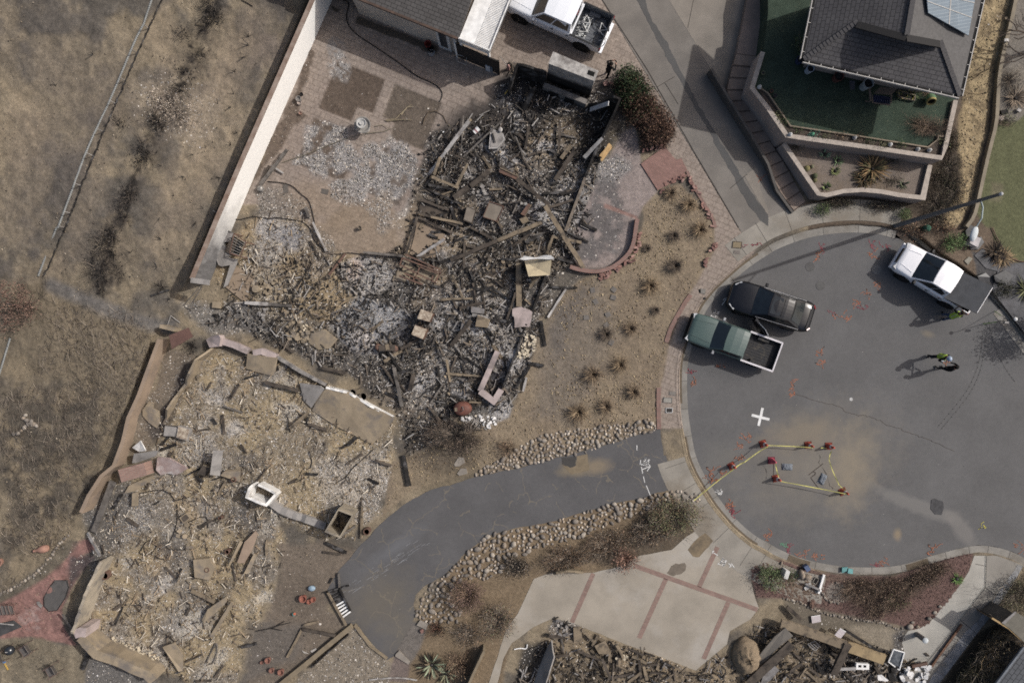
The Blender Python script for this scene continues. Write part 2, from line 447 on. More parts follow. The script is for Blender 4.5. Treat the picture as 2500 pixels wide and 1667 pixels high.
# ruined upper house
RUIN_A=[(1055,330),(1120,300),(1225,260),(1245,160),(1455,215),(1510,255),(1480,330),(1460,420),(1430,560),(1400,620),(1360,690),(1330,740),(1310,850),(1290,900),(1250,985),(1180,1050),(1100,1030),(1000,1120),(985,1060),(960,1010),(880,930),(680,850),(560,790),(500,790),(560,740),(600,620),(760,625),(930,625),(985,600),(1000,510)]
pt(RUIN_A,(88,84,80),so=12,rag=22,ch=.3,pav=0,rough=.16,rs=34)
pt(RUIN_A,(58,54,51),a=.75,so=10,rag=18,bku=.5,bs=46,seed=44)
pt(RUIN_A,(132,117,97),a=.5,so=10,rag=18,bku=.58,bs=70,seed=50)
for x,y,rx,ry,rot,c,a,ch in[(1300,270,110,70,25,(44,42,42),.85,.18),(1220,300,70,60,0,(52,49,48),.9,.12),(1440,330,80,60,-50,(42,40,39),.9,.15),(1150,290,70,30,-15,(70,65,62),.8,.05),(1290,205,55,30,20,(38,37,37),.9,.1),(1255,235,30,30,0,(75,74,78),.6,.3),(1430,480,60,100,30,(105,103,103),.7,.5),(1240,460,130,70,20,(84,80,78),.7,.42),(1120,590,70,60,0,(118,106,90),.6,.35),(1150,760,120,50,20,(122,120,121),.6,.55),(1130,860,150,70,10,(128,124,120),.6,.62),(1240,800,50,90,10,(120,115,110),.6,.5),(1060,970,90,50,15,(112,108,104),.7,.55),(1180,1030,60,20,10,(160,157,153),.6,.7),(1030,930,60,30,20,(78,74,72),.6,.4),(1130,980,50,35,0,(34,33,33),.9,.1),(1040,1050,80,50,0,(66,63,61),.7,.3),(1380,760,40,120,15,(92,88,84),.5,.3),(1470,560,70,90,20,(104,100,99),.6,.15),(1350,330,70,30,-10,(150,132,106),.6,.3),(1330,370,60,40,0,(138,122,100),.6,.35),(1010,560,40,60,20,(150,132,108),.8,.05),(1020,660,60,30,20,(140,122,100),.5,.2)]:
 blob(x,y,rx,ry,rot,c,a=a,so=22,rag=28,ch=ch)
for i in rG(46):
 x,y=_rs.uniform(1000,1440),_rs.uniform(300,1000);k=_rs.randint(0,4)
 if sdpoly(RUIN_A,np.array([[x]]),np.array([[y]]))[0,0]>-10:continue
 blob(x,y,_rs.uniform(14,44),_rs.uniform(8,26),_rs.uniform(0,180),[(178,177,178),(158,156,157),(52,49,47),(140,124,102)][k],a=.75,so=9,rag=22,ch=[.7,.6,.15,.3][k],ca=.7)
# burnt rooms further left
LROOM=N('z5','210,680 300,480 640,160 1050,160 1300,230 1400,420 1700,600 1960,560 1960,1000 1800,1250 1560,1450 1100,1300 600,1160 480,1150 280,980')
pt(LROOM,(142,125,98),so=8,rag=14,ch=.16,rough=.1,rs=22)
for p,rx,ry,c,ch in[('900,290',45,28,(150,149,151),.6),('1130,400',40,28,(126,127,133),.4),('850,560',40,40,(140,136,132),.6),('640,830',20,16,(170,160,146),.5),('1150,1020',16,16,(170,158,140),.2),('900,980',60,50,(136,126,112),.35),('1450,600',40,60,(118,108,96),.4)]:
 blob(*N('z5',p)[0],rx,ry,0,c,a=.8,so=12,rag=14,ch=ch)
pt(N('t22','570,240 740,190 860,220 930,280 900,430 760,470 600,400 540,310'),(150,146,143),so=10,rag=14,ch=.6)
blob(*N('t22','680,290')[0],18,30,10,(178,158,146),a=.8,so=10,rag=6,ch=.2)
pt(N('t22','640,520 740,470 1000,560 1100,600 950,760 820,870 650,850 490,680'),(131,131,133),so=8,rag=10,ch=.35,rough=.06)
pt(N('t22','980,600 1090,600 1090,680 1010,830 930,780 960,690'),(84,84,88),a=.8,so=5,rag=5,ch=.2)
blob(*N('t22','740,790')[0],40,25,20,(172,164,160),a=.8,so=12,rag=8,ch=.5)
pt(N('t22','0,330 200,330 260,620 560,700 560,840 400,830 0,560'),(134,122,102),a=.7,so=14,rag=20,ch=.4)
pt(N('f','420,700 560,700 620,760 480,770'),(106,103,100),a=.8,so=14,rag=14,ch=.3)
# middle ruin
RUIN_B=N('f','400,900 470,800 640,830 900,960 910,1060 850,1150 810,1230 740,1235 600,1170 520,1150 350,1070 370,990')
pt(RUIN_B,(148,132,104),so=9,rag=16,ch=.24,rough=.13,rs=24)
pt(RUIN_B,(118,108,94),a=.7,so=9,rag=16,bku=.5,bs=60,seed=55,ch=.34)
pt(N('f','720,1060 880,1040 900,1100 840,1200 760,1180'),(160,152,142),a=.7,so=22,rag=20,ch=.75)
pt(N('f','400,1000 480,960 500,1040 420,1090'),(150,146,142),a=.5,so=16,rag=16,ch=.7)
pt(N('f','360,960 440,950 430,1020 370,1060'),(80,75,70),a=.5,so=12,rag=14,bku=.45)
# lower ruin
RUIN_C=N('f','250,1110 440,1070 600,1170 650,1230 640,1330 590,1450 540,1568 440,1568 360,1540 230,1480 190,1440 230,1320 230,1240')
pt(RUIN_C,(146,130,102),so=9,rag=18,ch=.18,rough=.12,rs=24)
pt(RUIN_C,(112,106,100),a=.8,so=9,rag=16,bku=.52,bs=70,seed=58,ch=.3)
blob(*N('f','290,1190')[0],60,70,20,(108,105,103),a=.8,so=25,rag=20,ch=.5)
blob(*N('f','440,1420')[0],60,30,0,(146,143,140),a=.6,so=20,rag=20,ch=.6)
blob(*N('f','560,1190')[0],60,40,20,(78,76,76),a=.7,so=20,rag=10,ch=.3)
blob(*N('f','320,1500')[0],70,30,20,(160,154,146),a=.6,so=16,rag=16,ch=.7)
for i in rG(70):
 x,y=_rs.uniform(210,960),_rs.uniform(840,1640);k=_rs.randint(0,5)
 if min(sdpoly(q_,np.array([[x]]),np.array([[y]]))[0,0]for q_ in(RUIN_B,RUIN_C))>-8:continue
 blob(x,y,_rs.uniform(12,44),_rs.uniform(8,26),_rs.uniform(0,180),[(172,166,158),(178,170,156),(92,86,80),(156,137,106),(124,118,112)][k],a=.7,so=10,rag=24,ch=[.75,.7,.2,.3,.5][k],ca=.7)
# strip of soil between
pt(N('f','385,800 455,810 385,960 330,1060 310,990'),(112,101,88),so=8,rag=10,ch=.15)
pt(N('f','420,830 450,830 400,960 350,1020 340,980 390,920'),(62,58,58),a=.7,so=6,rag=8)  # cast shadow of the broken tan wall, painted into the soil as a dark strip
pt(N('f','190,1180 290,1090 300,1160 250,1270 215,1330 200,1240'),(92,88,84),a=.9,so=14,rag=18,ch=.25)
# red brick patio at
pt(N('t31','500,600 605,575 660,640 560,690 640,700 560,800 430,1060 425,1150 520,1310 290,1270 220,1250 0,1265 -120,1265 -120,1080 120,960 300,850 430,740 470,690'),(140,106,98),so=3,rag=5,brk=1,ch=.02)
pt(N('t31','130,1100 270,1030 330,1080 270,1200 200,1220 150,1180'),(158,138,132),a=.7,so=6,rag=18,brk=1,bku=.52,bs=9)
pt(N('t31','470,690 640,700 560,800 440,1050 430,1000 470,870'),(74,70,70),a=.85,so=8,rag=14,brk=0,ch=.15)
pt(N('t31','-120,1270 220,1250 520,1320 640,1290 720,1380 690,1568 660,1700 -300,1700 -300,1300'),(118,108,91),so=5,rag=8)
pt(N('t31','590,1290 720,1390 1000,1460 1080,1568 1080,1800 560,1800'),(104,100,96),so=6,rag=8,ch=.15)
pt(N('t31','300,850 430,740 560,600 480,560 200,830 0,960 -200,1020 -200,1060 0,1010'),(92,86,76),a=.8,so=6,rag=10,ch=.1)
# court between the lower
pt(N('f','640,1250 740,1240 820,1270 830,1300 750,1400 800,1430 640,1568 560,1600 590,1450 640,1340'),(110,99,87),so=10,rag=12,ch=.06)
blob(*N('f','690,1370')[0],60,50,0,(96,86,76),a=.6,so=25,rag=20)
pt(N('f','560,1420 700,1440 680,1520 560,1568'),(98,92,86),a=.8,so=14,rag=16,ch=.06)
pt(N('t32','640,1150 900,1400 950,1450 900,1700 150,1700'),(124,114,100),so=4,rag=5,ch=.22,rough=.06)
# front yard
YARD=N('f','1480,470 1560,420 1640,500 1640,575 1600,650 1560,720 1535,800 1515,900 1510,985 1180,1060 1090,1080 940,1130 880,1180 900,1060 1170,960 1220,830 1270,700 1330,640 1440,610 1475,530')
pt(YARD,(124,110,92),so=4,rag=5,ch=.02)
sl,m=msk('p',YARD,4,0);HZ[sl]+=m*(fbm(16,3,3,GX[sl],GY[sl])-.5)*.07
pt(YARD,(136,121,99),a=.6,so=4,bku=.5,bs=70,seed=15)
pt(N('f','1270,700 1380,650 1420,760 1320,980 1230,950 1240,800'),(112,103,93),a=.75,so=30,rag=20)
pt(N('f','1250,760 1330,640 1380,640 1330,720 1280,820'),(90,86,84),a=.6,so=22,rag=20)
blob(*N('f','1040,1100')[0],80,50,-15,(100,90,72),a=.5,so=25,rag=20)
blob(*N('f','1010,1040')[0],90,40,0,(76,69,62),a=.7,so=20,rag=16)
# soil under the cobble
pt(N('f','1090,1090 1180,1050 1510,985 1530,1010 1400,1045 1200,1090'),(116,104,88),so=6,rag=5)
pt(N('f','1615,1120 1635,1180 1580,1250 1470,1310 1310,1320 1230,1360 1180,1450 1150,1568 1080,1660 920,1660 940,1480 1010,1340 1100,1240 1300,1180 1500,1130'),(117,101,80),so=6,rag=12,ch=.02)
pt(N('f','1340,1290 1470,1230 1600,1150 1630,1190 1570,1260 1460,1310'),(84,75,64),a=.8,so=10,rag=12)
pt(N('t32','1040,1140 1180,1160 1130,1330 1060,1440 950,1390 980,1320'),(104,99,95),a=.9,so=4,rag=4)
pt(N('t32','960,1370 1060,1440 1040,1560 900,1560'),(108,96,92),a=.9,so=4,rag=5)
# front walk, brick landing
WALK=[(1551,300),(1566,400),(1605,468),(1570,503),(1558,530),(1550,560),(1540,600),(1515,635),(1475,655),(1420,655),(1380,640),(1405,560),(1440,480),(1480,400),(1515,330)]
pt(WALK,(138,126,121),so=3,rag=2,ch=.01,flat=tR)
pt([(1370,640),(1440,460),(1510,330),(1555,360),(1500,460),(1530,540),(1520,620),(1440,650)],(88,86,86),a=.8,so=14,rag=34,bku=.44,bs=26,seed=12,ch=.12)
pt(N('z2','1290,1430 1500,1230 1640,1400 1500,1560 1260,1568'),(128,125,124),a=.8,so=14,rag=14,ch=.5)
pt(N('t13','640,1400 860,1490 860,1510 630,1430'),(140,108,98),a=.8,so=2,brk=.6)
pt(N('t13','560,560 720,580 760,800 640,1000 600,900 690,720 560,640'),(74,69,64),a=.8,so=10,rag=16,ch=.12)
# hedge bed
pt(N('t13','690,560 860,560 980,720 1130,920 1060,1010 900,1060 850,880 720,760'),(72,62,54),so=6,rag=8,pav=0)
# lower right: burnt garage,
RUIN_D=N('f','1180,1568 1275,1420 1420,1480 1480,1490 1545,1520 1600,1545 1640,1510 1700,1480 1750,1430 1800,1440 2000,1480 2100,1520 2100,1660 1100,1660')
pt(RUIN_D,(132,117,95),so=6,rag=8,ch=.14,rough=.2,rs=26)
pt(RUIN_D,(96,86,73),a=.6,so=6,rag=10,bku=.5,bs=40,seed=61)
blob(*N('f','1300,1440')[0],40,25,0,(110,106,104),a=.7,so=12,rag=12,ch=.55)
pt(N('z13','180,620 570,530 480,900 300,1200 0,1200 60,900'),(58,56,55),a=.9,so=10,rag=12,ch=.15)
pt(N('z13','640,840 1280,830 1420,1200 700,1200'),(66,60,52),a=.6,so=20,rag=20)
blob(*N('f','1970,1540')[0],80,30,10,(74,72,74),a=.8,so=20,rag=16,ch=.35)
MULCH=N('z11','170,90 330,0 560,-20 1100,150 1500,190 2000,190 2450,20 2560,-60 2900,-160 3050,-110 3000,100 2860,320 2600,700 2460,830 2300,880 2050,810 1900,780 1650,760 1400,690 1100,640 950,580 600,480 240,470')
pt(MULCH,(104,82,76),so=3,rag=4,ch=.05,rough=.05,rs=8)
pt(N('z11','1150,230 1500,210 2000,220 2440,70 2700,0 2560,300 2100,420 1800,560 1500,420'),(108,94,80),a=.7,so=20,rag=24,bku=.42,bs=30)
pt(N('z11','600,200 1100,180 1100,480 700,480 560,330'),(112,98,82),a=.8,so=20,rag=16)
pt(N('z11','600,490 1000,590 1400,700 1900,790 1880,1180 1500,960 1200,860 900,800 600,660'),(104,96,84),so=10,rag=10,ch=.08)
pt(N('z11','1400,830 1940,830 2060,900 2000,1250 1840,1180 1560,960'),(134,124,108),a=.9,so=8,rag=10)
pt(N('z11','2010,950 2130,900 2140,1100 2030,1240'),(84,82,82),a=.8,so=8,rag=12,ch=.3)
blob(*N('z11','1270,400')[0],28,24,0,(132,124,114),a=.9,so=6,rag=6)
pt(N('z12','1900,200 1953,100 2100,60 2100,700 1640,600 1530,720 1560,650'),(98,88,72),so=5,rag=5)
pt(N('z12','1330,930 1700,760 2000,900 1700,1560 800,1700 880,1568'),(70,63,52),so=4,rag=6)
# right: soil behind the
pt(N('t14','1040,1140 1320,680 1460,-60 1800,-60 1800,1700 300,1700 250,1400'),(92,80,68),so=4,rag=4)
pt(N('t14','1470,-60 1700,-60 1640,200 1590,400 1530,640 1510,860 1470,1080 1410,1400 1290,1568 1180,1568 1300,1300 1320,1000 1330,700 1400,350'),(158,139,104),so=6,rag=10,ch=.06,rough=.10,rs=9)
pt(N('t14','1470,-60 1700,-60 1640,200 1590,400 1530,640 1510,860 1470,1080 1410,1400 1290,1568 1180,1568 1300,1300 1320,1000 1330,700 1400,350'),(104,90,70),a=.7,so=6,rag=10,bku=.52,bs=34,seed=26)
pt(N('t14','270,1380 400,1345 700,1330 1060,1375 1120,1130 1220,1060 1330,1080 1320,1300 1200,1500 960,1470 640,1440 330,1440'),(70,62,53),a=.9,so=8,rag=8)
pt(N('t14','1700,-60 1900,-60 1900,840 1570,830 1580,560 1640,250'),(116,110,102),so=5,rag=8,ch=.05)
pt(N('t14','1570,520 1700,460 1900,500 1900,720 1660,740'),(134,126,114),a=.6,so=20,rag=14)
pt(N('t14','1555,850 1660,880 1763,800 1900,780 1900,1660 1560,1660 1420,1440 1440,1400'),(92,94,66),so=4,rag=5)
pt(N('t14','1540,1250 1620,1270 1600,1400 1520,1390'),(112,104,84),a=.7,so=8,rag=8)
pt(N('t24','1550,0 1900,0 1900,260 1700,240 1640,190 1560,60'),(92,94,66),so=4,rag=4)
pt(N('t24','1010,60 1330,0 1550,0 1560,150 1480,300 1420,420 1300,290 1130,180'),(104,90,76),so=6,rag=6)
pt(N('t24','1400,160 1700,240 1900,260 1900,900 1763,740 1530,450 1440,340'),(78,77,78),so=4,rag=5)
# terrain sinks below the
ASPH=(N('t24','0,185 75,140 250,75 400,45 600,30 780,45 900,75 1000,85 1130,195 1300,305 1530,475 1763,770')+[(2700,1100),(2700,1400)]+N('t34','1763,705 1690,665 1560,628 1450,617 1340,635 1200,670 1080,705 960,745 840,768 640,772 500,765 350,740 200,700 60,640 0,600')+N('t33','1680,560 1560,460 1440,320 1370,210 1310,110 1262,0')+N('t23','1240,1450 1215,1300 1205,1150 1205,1000 1215,900 1245,800 1290,660 1350,545 1430,450 1540,350 1640,265'))
ASPH=[p for i,p in eN(ASPH)if i==0 or abs(p[0]-ASPH[i-1][0])+abs(p[1]-ASPH[i-1][1])>3]
sl,m=msk('p',ASPH,6,0);
d=sdpoly(ASPH,GX,GY);HZ=np.where(d<40,np.minimum(HZ,0.0),HZ);HZ=np.where(d<20,-.35*smst(20,13,d),HZ)
# sheets lie over these
DRIVE=(N('t23','1000,1388 1022,1378 1030,1470 1045,1568')+N('t33','1060,0 1100,150 1140,225 960,270 880,300 700,332 500,392 300,452 0,507')+N('t32','1600,555 1450,660 1350,770 1290,830 1170,890 1100,960 1085,1030 1100,1100 1050,1200 1000,1290 960,1375 900,1410 780,1270 690,1150 650,1180 620,1170 490,930 560,810 700,640 850,480 1050,320 1200,240 1420,180 1550,140')+N('t33','0,98 180,50 340,10')+N('t23','660,1490 850,1430'))
CONC=(N('t33','1330,510 1410,600 1640,775 1630,800 1660,930 1700,1050 1640,1130 1500,1210 1480,1300 1300,1450 1265,1480 720,1275 430,1160 290,1118 150,1180 0,1290 -60,1400 -100,1568 -160,1568 -40,1200 40,1090 100,960 150,850 280,803 560,808 740,765 880,690 1100,650 1200,560 1290,505'))
UPDR=N('t13','560,-100 620,0 1560,1568')+[(1815,575),(1880,548)]+N('t14','60,1568 230,1430 180,1450 0,1200')+N('t13','1763,1160 1370,470 1550,400 1620,0 1660,-100')
WALK2=N('z12','1310,-70 1465,-70 1465,0 1450,330 980,940 690,1300 520,1340 440,1400 350,1568 1100,1700 1300,1568 880,1568 1953,60 2060,-40 1953,0 1465,0')
for py_ in(DRIVE,CONC,UPDR):
 d=sdpoly(py_,GX,GY);HZ=np.where(d<0,np.minimum(HZ,-.03),HZ)
# build the sheet, split
HZ[(GX<-60)|(GX>2560)|(GY<-60)|(GY>1727)]*=.3
S_=MPP
WL=np.interp(GY,[-130,0,211,422,556,690,780,1000,1160,1300,1700],[830,780,690,600,540,485,420,330,235,160,0])
HZ=HZ+.75*smst(16,34,WL-GX)*np.interp(GY,[0,600,720,800,1100,1240],[1,1,.25,.4,.5,0])
VX=(GX-1250)*MPP*(CH-HZ)/CH;VY=(833.5-GY)*MPP*(CH-HZ)/CH
def regions():
 cx=(GX[:-1,:-1]+GS/2);cy=(GY[:-1,:-1]+GS/2)
 reg=np.zeros(cx.shape,int)
 for k,py_ in((1,PATIO),(2,YARD),(3,RUIN_A),(3,LROOM),(3,RUIN_B),(3,RUIN_C),(3,RUIN_D),(4,MULCH)):
  reg[sdpoly(py_,cx,cy)<0]=k
 reg[(reg==0)&(cx>1000)&(cy<1700)]=5
 return reg
def ground_mat():
 g=NT('ground_mix')
 pos=g.n('ShaderNodeNewGeometry').outputs['Position']
 vc=g.n('ShaderNodeVertexColor',layer_name='Col');pt=g.n('ShaderNodeVertexColor',layer_name='Pat')
 sp=g.n('ShaderNodeSeparateColor',{0:pt.outputs[0]});n0=g.nz(pos,2.6,4,.7);ch=g.math('MULTIPLY',g.math('SUBTRACT',vc.outputs[1],.05),g.rp(n0,.36,.62,.25,1.5))
 base=vc.outputs[0]
 n1=g.nz(pos,6,5,.65);n2=g.nz(pos,22,2,.6);n3=g.nz(pos,2.0,5,.65)
 v=g.math('MULTIPLY',g.rp(n1,.3,.7,.76,1.24),g.math('MULTIPLY',g.rp(n2,.3,.7,.84,1.16),g.rp(n3,.3,.7,.84,1.16)))
 base=g.mix(1,base,g.grey(v),'MULTIPLY')
 mp=g.n('ShaderNodeMapping',{0:pos});mp.inputs['Rotation'].default_value=(0,0,math.radians(23))
 b1=g.n('ShaderNodeTexBrick',{'Vector':mp.outputs[0],'Color1':(1,1,1,1),'Color2':(.93,.93,.94,1),'Mortar':(.66,.64,.63,1),'Scale':1,'Mortar Size':.018,'Mortar Smooth':.4,'Brick Width':.62,'Row Height':.31},offset=.5,squash=.5,squash_frequency=2)
 base=g.mix(sp.outputs[0],base,g.mix(1,base,b1.outputs[0],'MULTIPLY'))
 b2=g.n('ShaderNodeTexBrick',{'Vector':mp.outputs[0],'Color1':(1.04,1,1,1),'Color2':(.84,.82,.82,1),'Mortar':(.72,.74,.76,1),'Scale':1,'Mortar Size':.012,'Mortar Smooth':.4,'Brick Width':.21,'Row Height':.105},offset=.5)
 base=g.mix(sp.outputs[1],base,g.mix(1,base,b2.outputs[0],'MULTIPLY'))
 for sc,k,lo,hi in((8,.5,.42,.8),(14,.7,.5,.8),(24,.6,.45,.6)):
  vo=g.n('ShaderNodeTexVoronoi',{'Vector':pos,'Scale':sc,'Randomness':1.0})
  s2=g.n('ShaderNodeSeparateColor',{0:vo.outputs['Color']})
  on=g.math('LESS_THAN',s2.outputs[0],g.math('MULTIPLY',ch,k))
  rim=g.math('LESS_THAN',vo.outputs['Distance'],g.math('ADD',g.math('MULTIPLY',s2.outputs[1],.3),.22))
  lum=g.rp(s2.outputs[2],0,1,.24,.66)
  c=g.mix(g.rp(n1,.4,.6),g.mix(1,g.grey(lum),(1,.97,.95,1),'MULTIPLY'),g.mix(1,g.grey(lum),(.98,.86,.7,1),'MULTIPLY'))
  base=g.mix(g.math('MULTIPLY',on,rim),base,c)
  on2=g.math('GREATER_THAN',s2.outputs[0],g.math('SUBTRACT',1.0,g.math('MULTIPLY',ch,k*.75)))
  base=g.mix(g.math('MULTIPLY',g.math('MULTIPLY',on2,rim),.8),base,(.035,.033,.032,1))
 h=g.math('ADD',g.math('MULTIPLY',n1,.6),g.math('MULTIPLY',n2,.5))
 inv=g.math('SUBTRACT',1.0,g.math('MULTIPLY',g.math('MAXIMUM',sp.outputs[0],sp.outputs[1]),.8))
 bn=g.n('ShaderNodeBump',{'Height':g.math('MULTIPLY',h,inv),'Strength':.7,'Distance':.06})
 g.set(base=base,rough=.95,spec=.12,normal=bn.outputs[0])
 return g.m
GM=ground_mat()
reg=regions();idx=np.arange(NX*NY).reshape(NY,NX)
quads=np.stack([idx[:-1,:-1],idx[1:,:-1],idx[1:,1:],idx[:-1,1:]],-1)
gv=np.stack([VX,VY,HZ],-1).reshape(-1,3);gc=np.concatenate([np.clip(GCOL,.004,.8),np.clip(CHIP,0,1)[...,nO]],-1).reshape(-1,4)
gp=np.stack([PAV,BRK,PAV*0,PAV*0+1],-1).reshape(-1,4)
for k,nm in eN(('hillside','patio','front_yard','ruin_ground','mulch_bed','ground')):
 q=quads[reg==k].reshape(-1,4)
 if not len(q):continue
 u,inv=np.unique(q,return_inverse=tR);inv=inv.reshape(-1,4)
 me=bpy.data.meshes.new(nm);me.vertices.add(len(u));me.loops.add(inv.size);me.polygons.add(len(inv))
 me.vertices.foreach_set('co',gv[u].astype(np.float32).ravel());me.loops.foreach_set('vertex_index',inv.astype(np.int32).ravel())
 me.polygons.foreach_set('loop_start',np.arange(0,inv.size,4,dtype=np.int32));me.polygons.foreach_set('loop_total',np.full(len(inv),4,np.int32))
 me.polygons.foreach_set('use_smooth',np.ones(len(inv),bool))
 me.update();me.validate()
 for an,arr in(('Col',gc),('Pat',gp)):
  a=me.color_attributes.new(an,'FLOAT_COLOR','POINT');a.data.foreach_set('color',arr[u].astype(np.float32).ravel())
 me.materials.append(GM)
 o=bpy.data.objects.new(nm,me);COL.objects.link(o);tag(o,kind='structure')
def ground_z(p):
 px=p[0]/MPP+1250;py=833.5-p[1]/MPP
 i=min(NX-1,max(0,int(round((px+MARG)/GS))));j=min(NY-1,max(0,int(round((py+MARG)/GS))))
 return float(HZ[j,i])
def G(px,py,up=0.0):
 """point on the ground at plan coordinates, lifted by up"""
 i=min(NX-1,max(0,int(round((px+MARG)/GS))));j=min(NY-1,max(0,int(round((py+MARG)/GS))))
 return P(px,py,float(HZ[j,i])+up)
def GQ(tl,s,up=0.0):return G(*N(tl,s)[0],up)
m=MB();B0=(gx[0]-1250)*MPP+.02;B1=(gx[-1]-1250)*MPP-.02;C0=(833.5-gy[-1])*MPP+.02;C1=(833.5-gy[0])*MPP-.02
XX=[-400,B0,B1,400];YY=[-400,C0,C1,400]
for i in rG(3):
 for j in rG(3):
  if(i,j)!=(1,1):
   m.add([(XX[i],YY[j],-.12),(XX[i+1],YY[j],-.12),(XX[i+1],YY[j+1],-.12),(XX[i],YY[j+1],-.12)],[(0,1,2,3)])
m.bd('terrain',mat(0,(116,104,90),(92,85,78),s=.3),kind='structure',loc=(0,0,-.12))
# STREET, GUTTER, KERB, SIDEWALKS,
def asphalt(name,c,c2,dust=nO,cracks=.0,crackc=(60,58,56),cs=.5):
 g=NT(name);pos=g.n('ShaderNodeNewGeometry').outputs['Position']
 base=g.mix(g.rp(g.nz(pos,.35,6,.65),.36,.64),col4(c),col4(c2))
 v=g.math('MULTIPLY',g.rp(g.nz(pos,26,2,.6),.3,.7,.93,1.07),g.rp(g.nz(pos,5,5,.7),.3,.7,.93,1.07))
 base=g.mix(1,base,g.grey(v),'MULTIPLY')
 vo=g.n('ShaderNodeTexVoronoi',{'Vector':pos,'Scale':1.6,'Randomness':1.0});s2=g.n('ShaderNodeSeparateColor',{0:vo.outputs['Color']})
 sp=g.math('MULTIPLY',g.math('LESS_THAN',vo.outputs['Distance'],.035),g.math('LESS_THAN',s2.outputs[0],.3))
 base=g.mix(sp,base,col4((52,50,49)))
 sp=g.math('MULTIPLY',g.math('LESS_THAN',vo.outputs['Distance'],.03),g.math('GREATER_THAN',s2.outputs[0],.8))
 base=g.mix(sp,base,col4((170,165,158)))
 if dust:
  for(p,rx,ry,rot,c3,a,sf)in dust:
   q=P(*p);mp=g.n('ShaderNodeMapping',{0:pos},vector_type='TEXTURE')
   mp.inputs['Location'].default_value=(q.x,q.y,0);mp.inputs['Rotation'].default_value=(0,0,math.radians(rot));mp.inputs['Scale'].default_value=(rx*MPP,ry*MPP,50)
   ln=g.n('ShaderNodeVectorMath',{0:mp.outputs[0]},operation='LENGTH').outputs['Value']
   ln=g.math('ADD',ln,g.math('MULTIPLY',g.math('SUBTRACT',g.nz(pos,1.3,6,.65),.5),1.1))
   base=g.mix(g.math('MULTIPLY',g.rp(ln,sf,1.0,1.0,0.0),a),base,col4(c3))
 if cracks:
  w1=g.n('ShaderNodeVectorMath',{0:pos,1:g.n('ShaderNodeVectorMath',{0:g.n('ShaderNodeTexNoise',{'Vector':pos,'Scale':2.0,'Detail':5}).outputs['Color'],1:(.5,.5,.5)},operation='MULTIPLY').outputs[0]},operation='ADD').outputs[0]
  vo=g.n('ShaderNodeTexVoronoi',{'Vector':w1,'Scale':cs},feature='DISTANCE_TO_EDGE')
  cr=g.math('MULTIPLY',g.math('LESS_THAN',vo.outputs['Distance'],.010),g.math('GREATER_THAN',g.nz(pos,.5,3,.6),.5))
  base=g.mix(g.math('MULTIPLY',cr,cracks),base,col4(crackc))
 bn=g.n('ShaderNodeBump',{'Height':g.nz(pos,30,2,.7),'Strength':.25,'Distance':.01})
 g.set(base=base,rough=.9,spec=.2,normal=bn.outputs[0]);return g.m
RZ=-.13
M_ROAD=asphalt('street_asphalt',(99,98,98),(91,90,90),dust=[((1990,1125),260,165,20,(128,120,107),.6,.0),((2085,1150),75,150,-8,(142,129,107),.6,.05),((1960,1060),130,50,10,(128,117,100),.6,.3),((2240,1235),150,22,-22,(122,119,115),.55,.5),((2350,1290),70,26,-52,(122,118,114),.6,.5),((2195,1305),14,20,0,(138,122,98),.8,.2),((2268,815),22,12,-20,(128,117,98),.5,.2),((1760,1120),60,60,0,(106,103,97),.5,.2)],cracks=.0)
MB().pr(PP('n',' '.join('%f,%f'%p for p in ASPH),RZ),RZ).bd('road',M_ROAD,kind='structure',loc=(0,0,RZ))
M_CONC=mat(0,(140,136,129),s=1.2,fn=.14,pa=(112,106,97),ps=.6,bump=.2)
M_SIDE=mat(0,(146,140,130),s=.9,fn=.12,pa=(122,113,100),ps=.35,bump=.15)
M_DIRT=mat(0,(104,92,76),s=5,fn=.3,bump=.6)
# kerb runs: left/top arc
arc=([*N('t24','870,75 780,48 600,30 400,45 250,75 75,140 0,185')]+N('t23','1640,265 1540,350 1430,450 1350,545 1290,660 1245,800 1215,900 1205,1000 1205,1150 1215,1300 1240,1450')+N('t33','1262,0 1310,110 1370,210 1440,320 1560,460 1680,560')+N('t34','0,600 60,640 200,700 350,740 500,765 640,772 840,768 960,745 1080,705 1200,670 1340,635 1450,617 1560,628 1690,665 1763,705')+[(2600,1420)])
A0=sml([P(a,b,RZ)for a,b in arc],2)
def off(d):return ofl(A0,-d)
def kerb(A,name,gut=.5,top=.16,h=.0):
 B=ofl(A,-gut);C=ofl(A,-gut-top)
 m=strip(MB(),A,B,RZ+.012);o=m.bd('gutter' if name=='kerb' else 'gutter_pan',M_CONC,kind='structure',loc=(0,0,RZ))
 m=strip(MB(),B,C,h+.012,RZ-.05);o=m.bd(name,M_CONC,kind='structure',loc=(0,0,RZ));fixn(o)
 return B,C
KB,KC=kerb(A0,'kerb')
# dirt and leaf litter
def part(L,a,b):
 n=len(L)-1;return L[int(a*n):int(b*n)+1]
m=MB()
G0=ofl(A0,-.30);G1=ofl(A0,-.46);G2=ofl(A0,-.05)
strip(m,part(G0,.17,.40),part(G1,.17,.40),RZ+.02);strip(m,part(G0,.44,.60),part(G1,.44,.60),RZ+.02)
strip(m,part(G2,.655,.68),part(G1,.655,.68),RZ+.02);strip(m,part(G2,.79,.822),part(G1,.79,.822),RZ+.02)
m.bd('gutter_dirt',M_DIRT,kind='stuff',loc=(0,0,RZ))
R0=sml( PP('t24','1820,840 1763,770 1640,600 1530,475 1420,380 1300,305 1130,195 1000,85 930,20 880,-20',RZ),2)
m=MB();RB=ofl(R0,-.02);RC=ofl(R0,-.2)
strip(m,RB,RC,.012,RZ-.05);fixn(m.bd('kerb',M_CONC,kind='structure',loc=(0,0,RZ)))
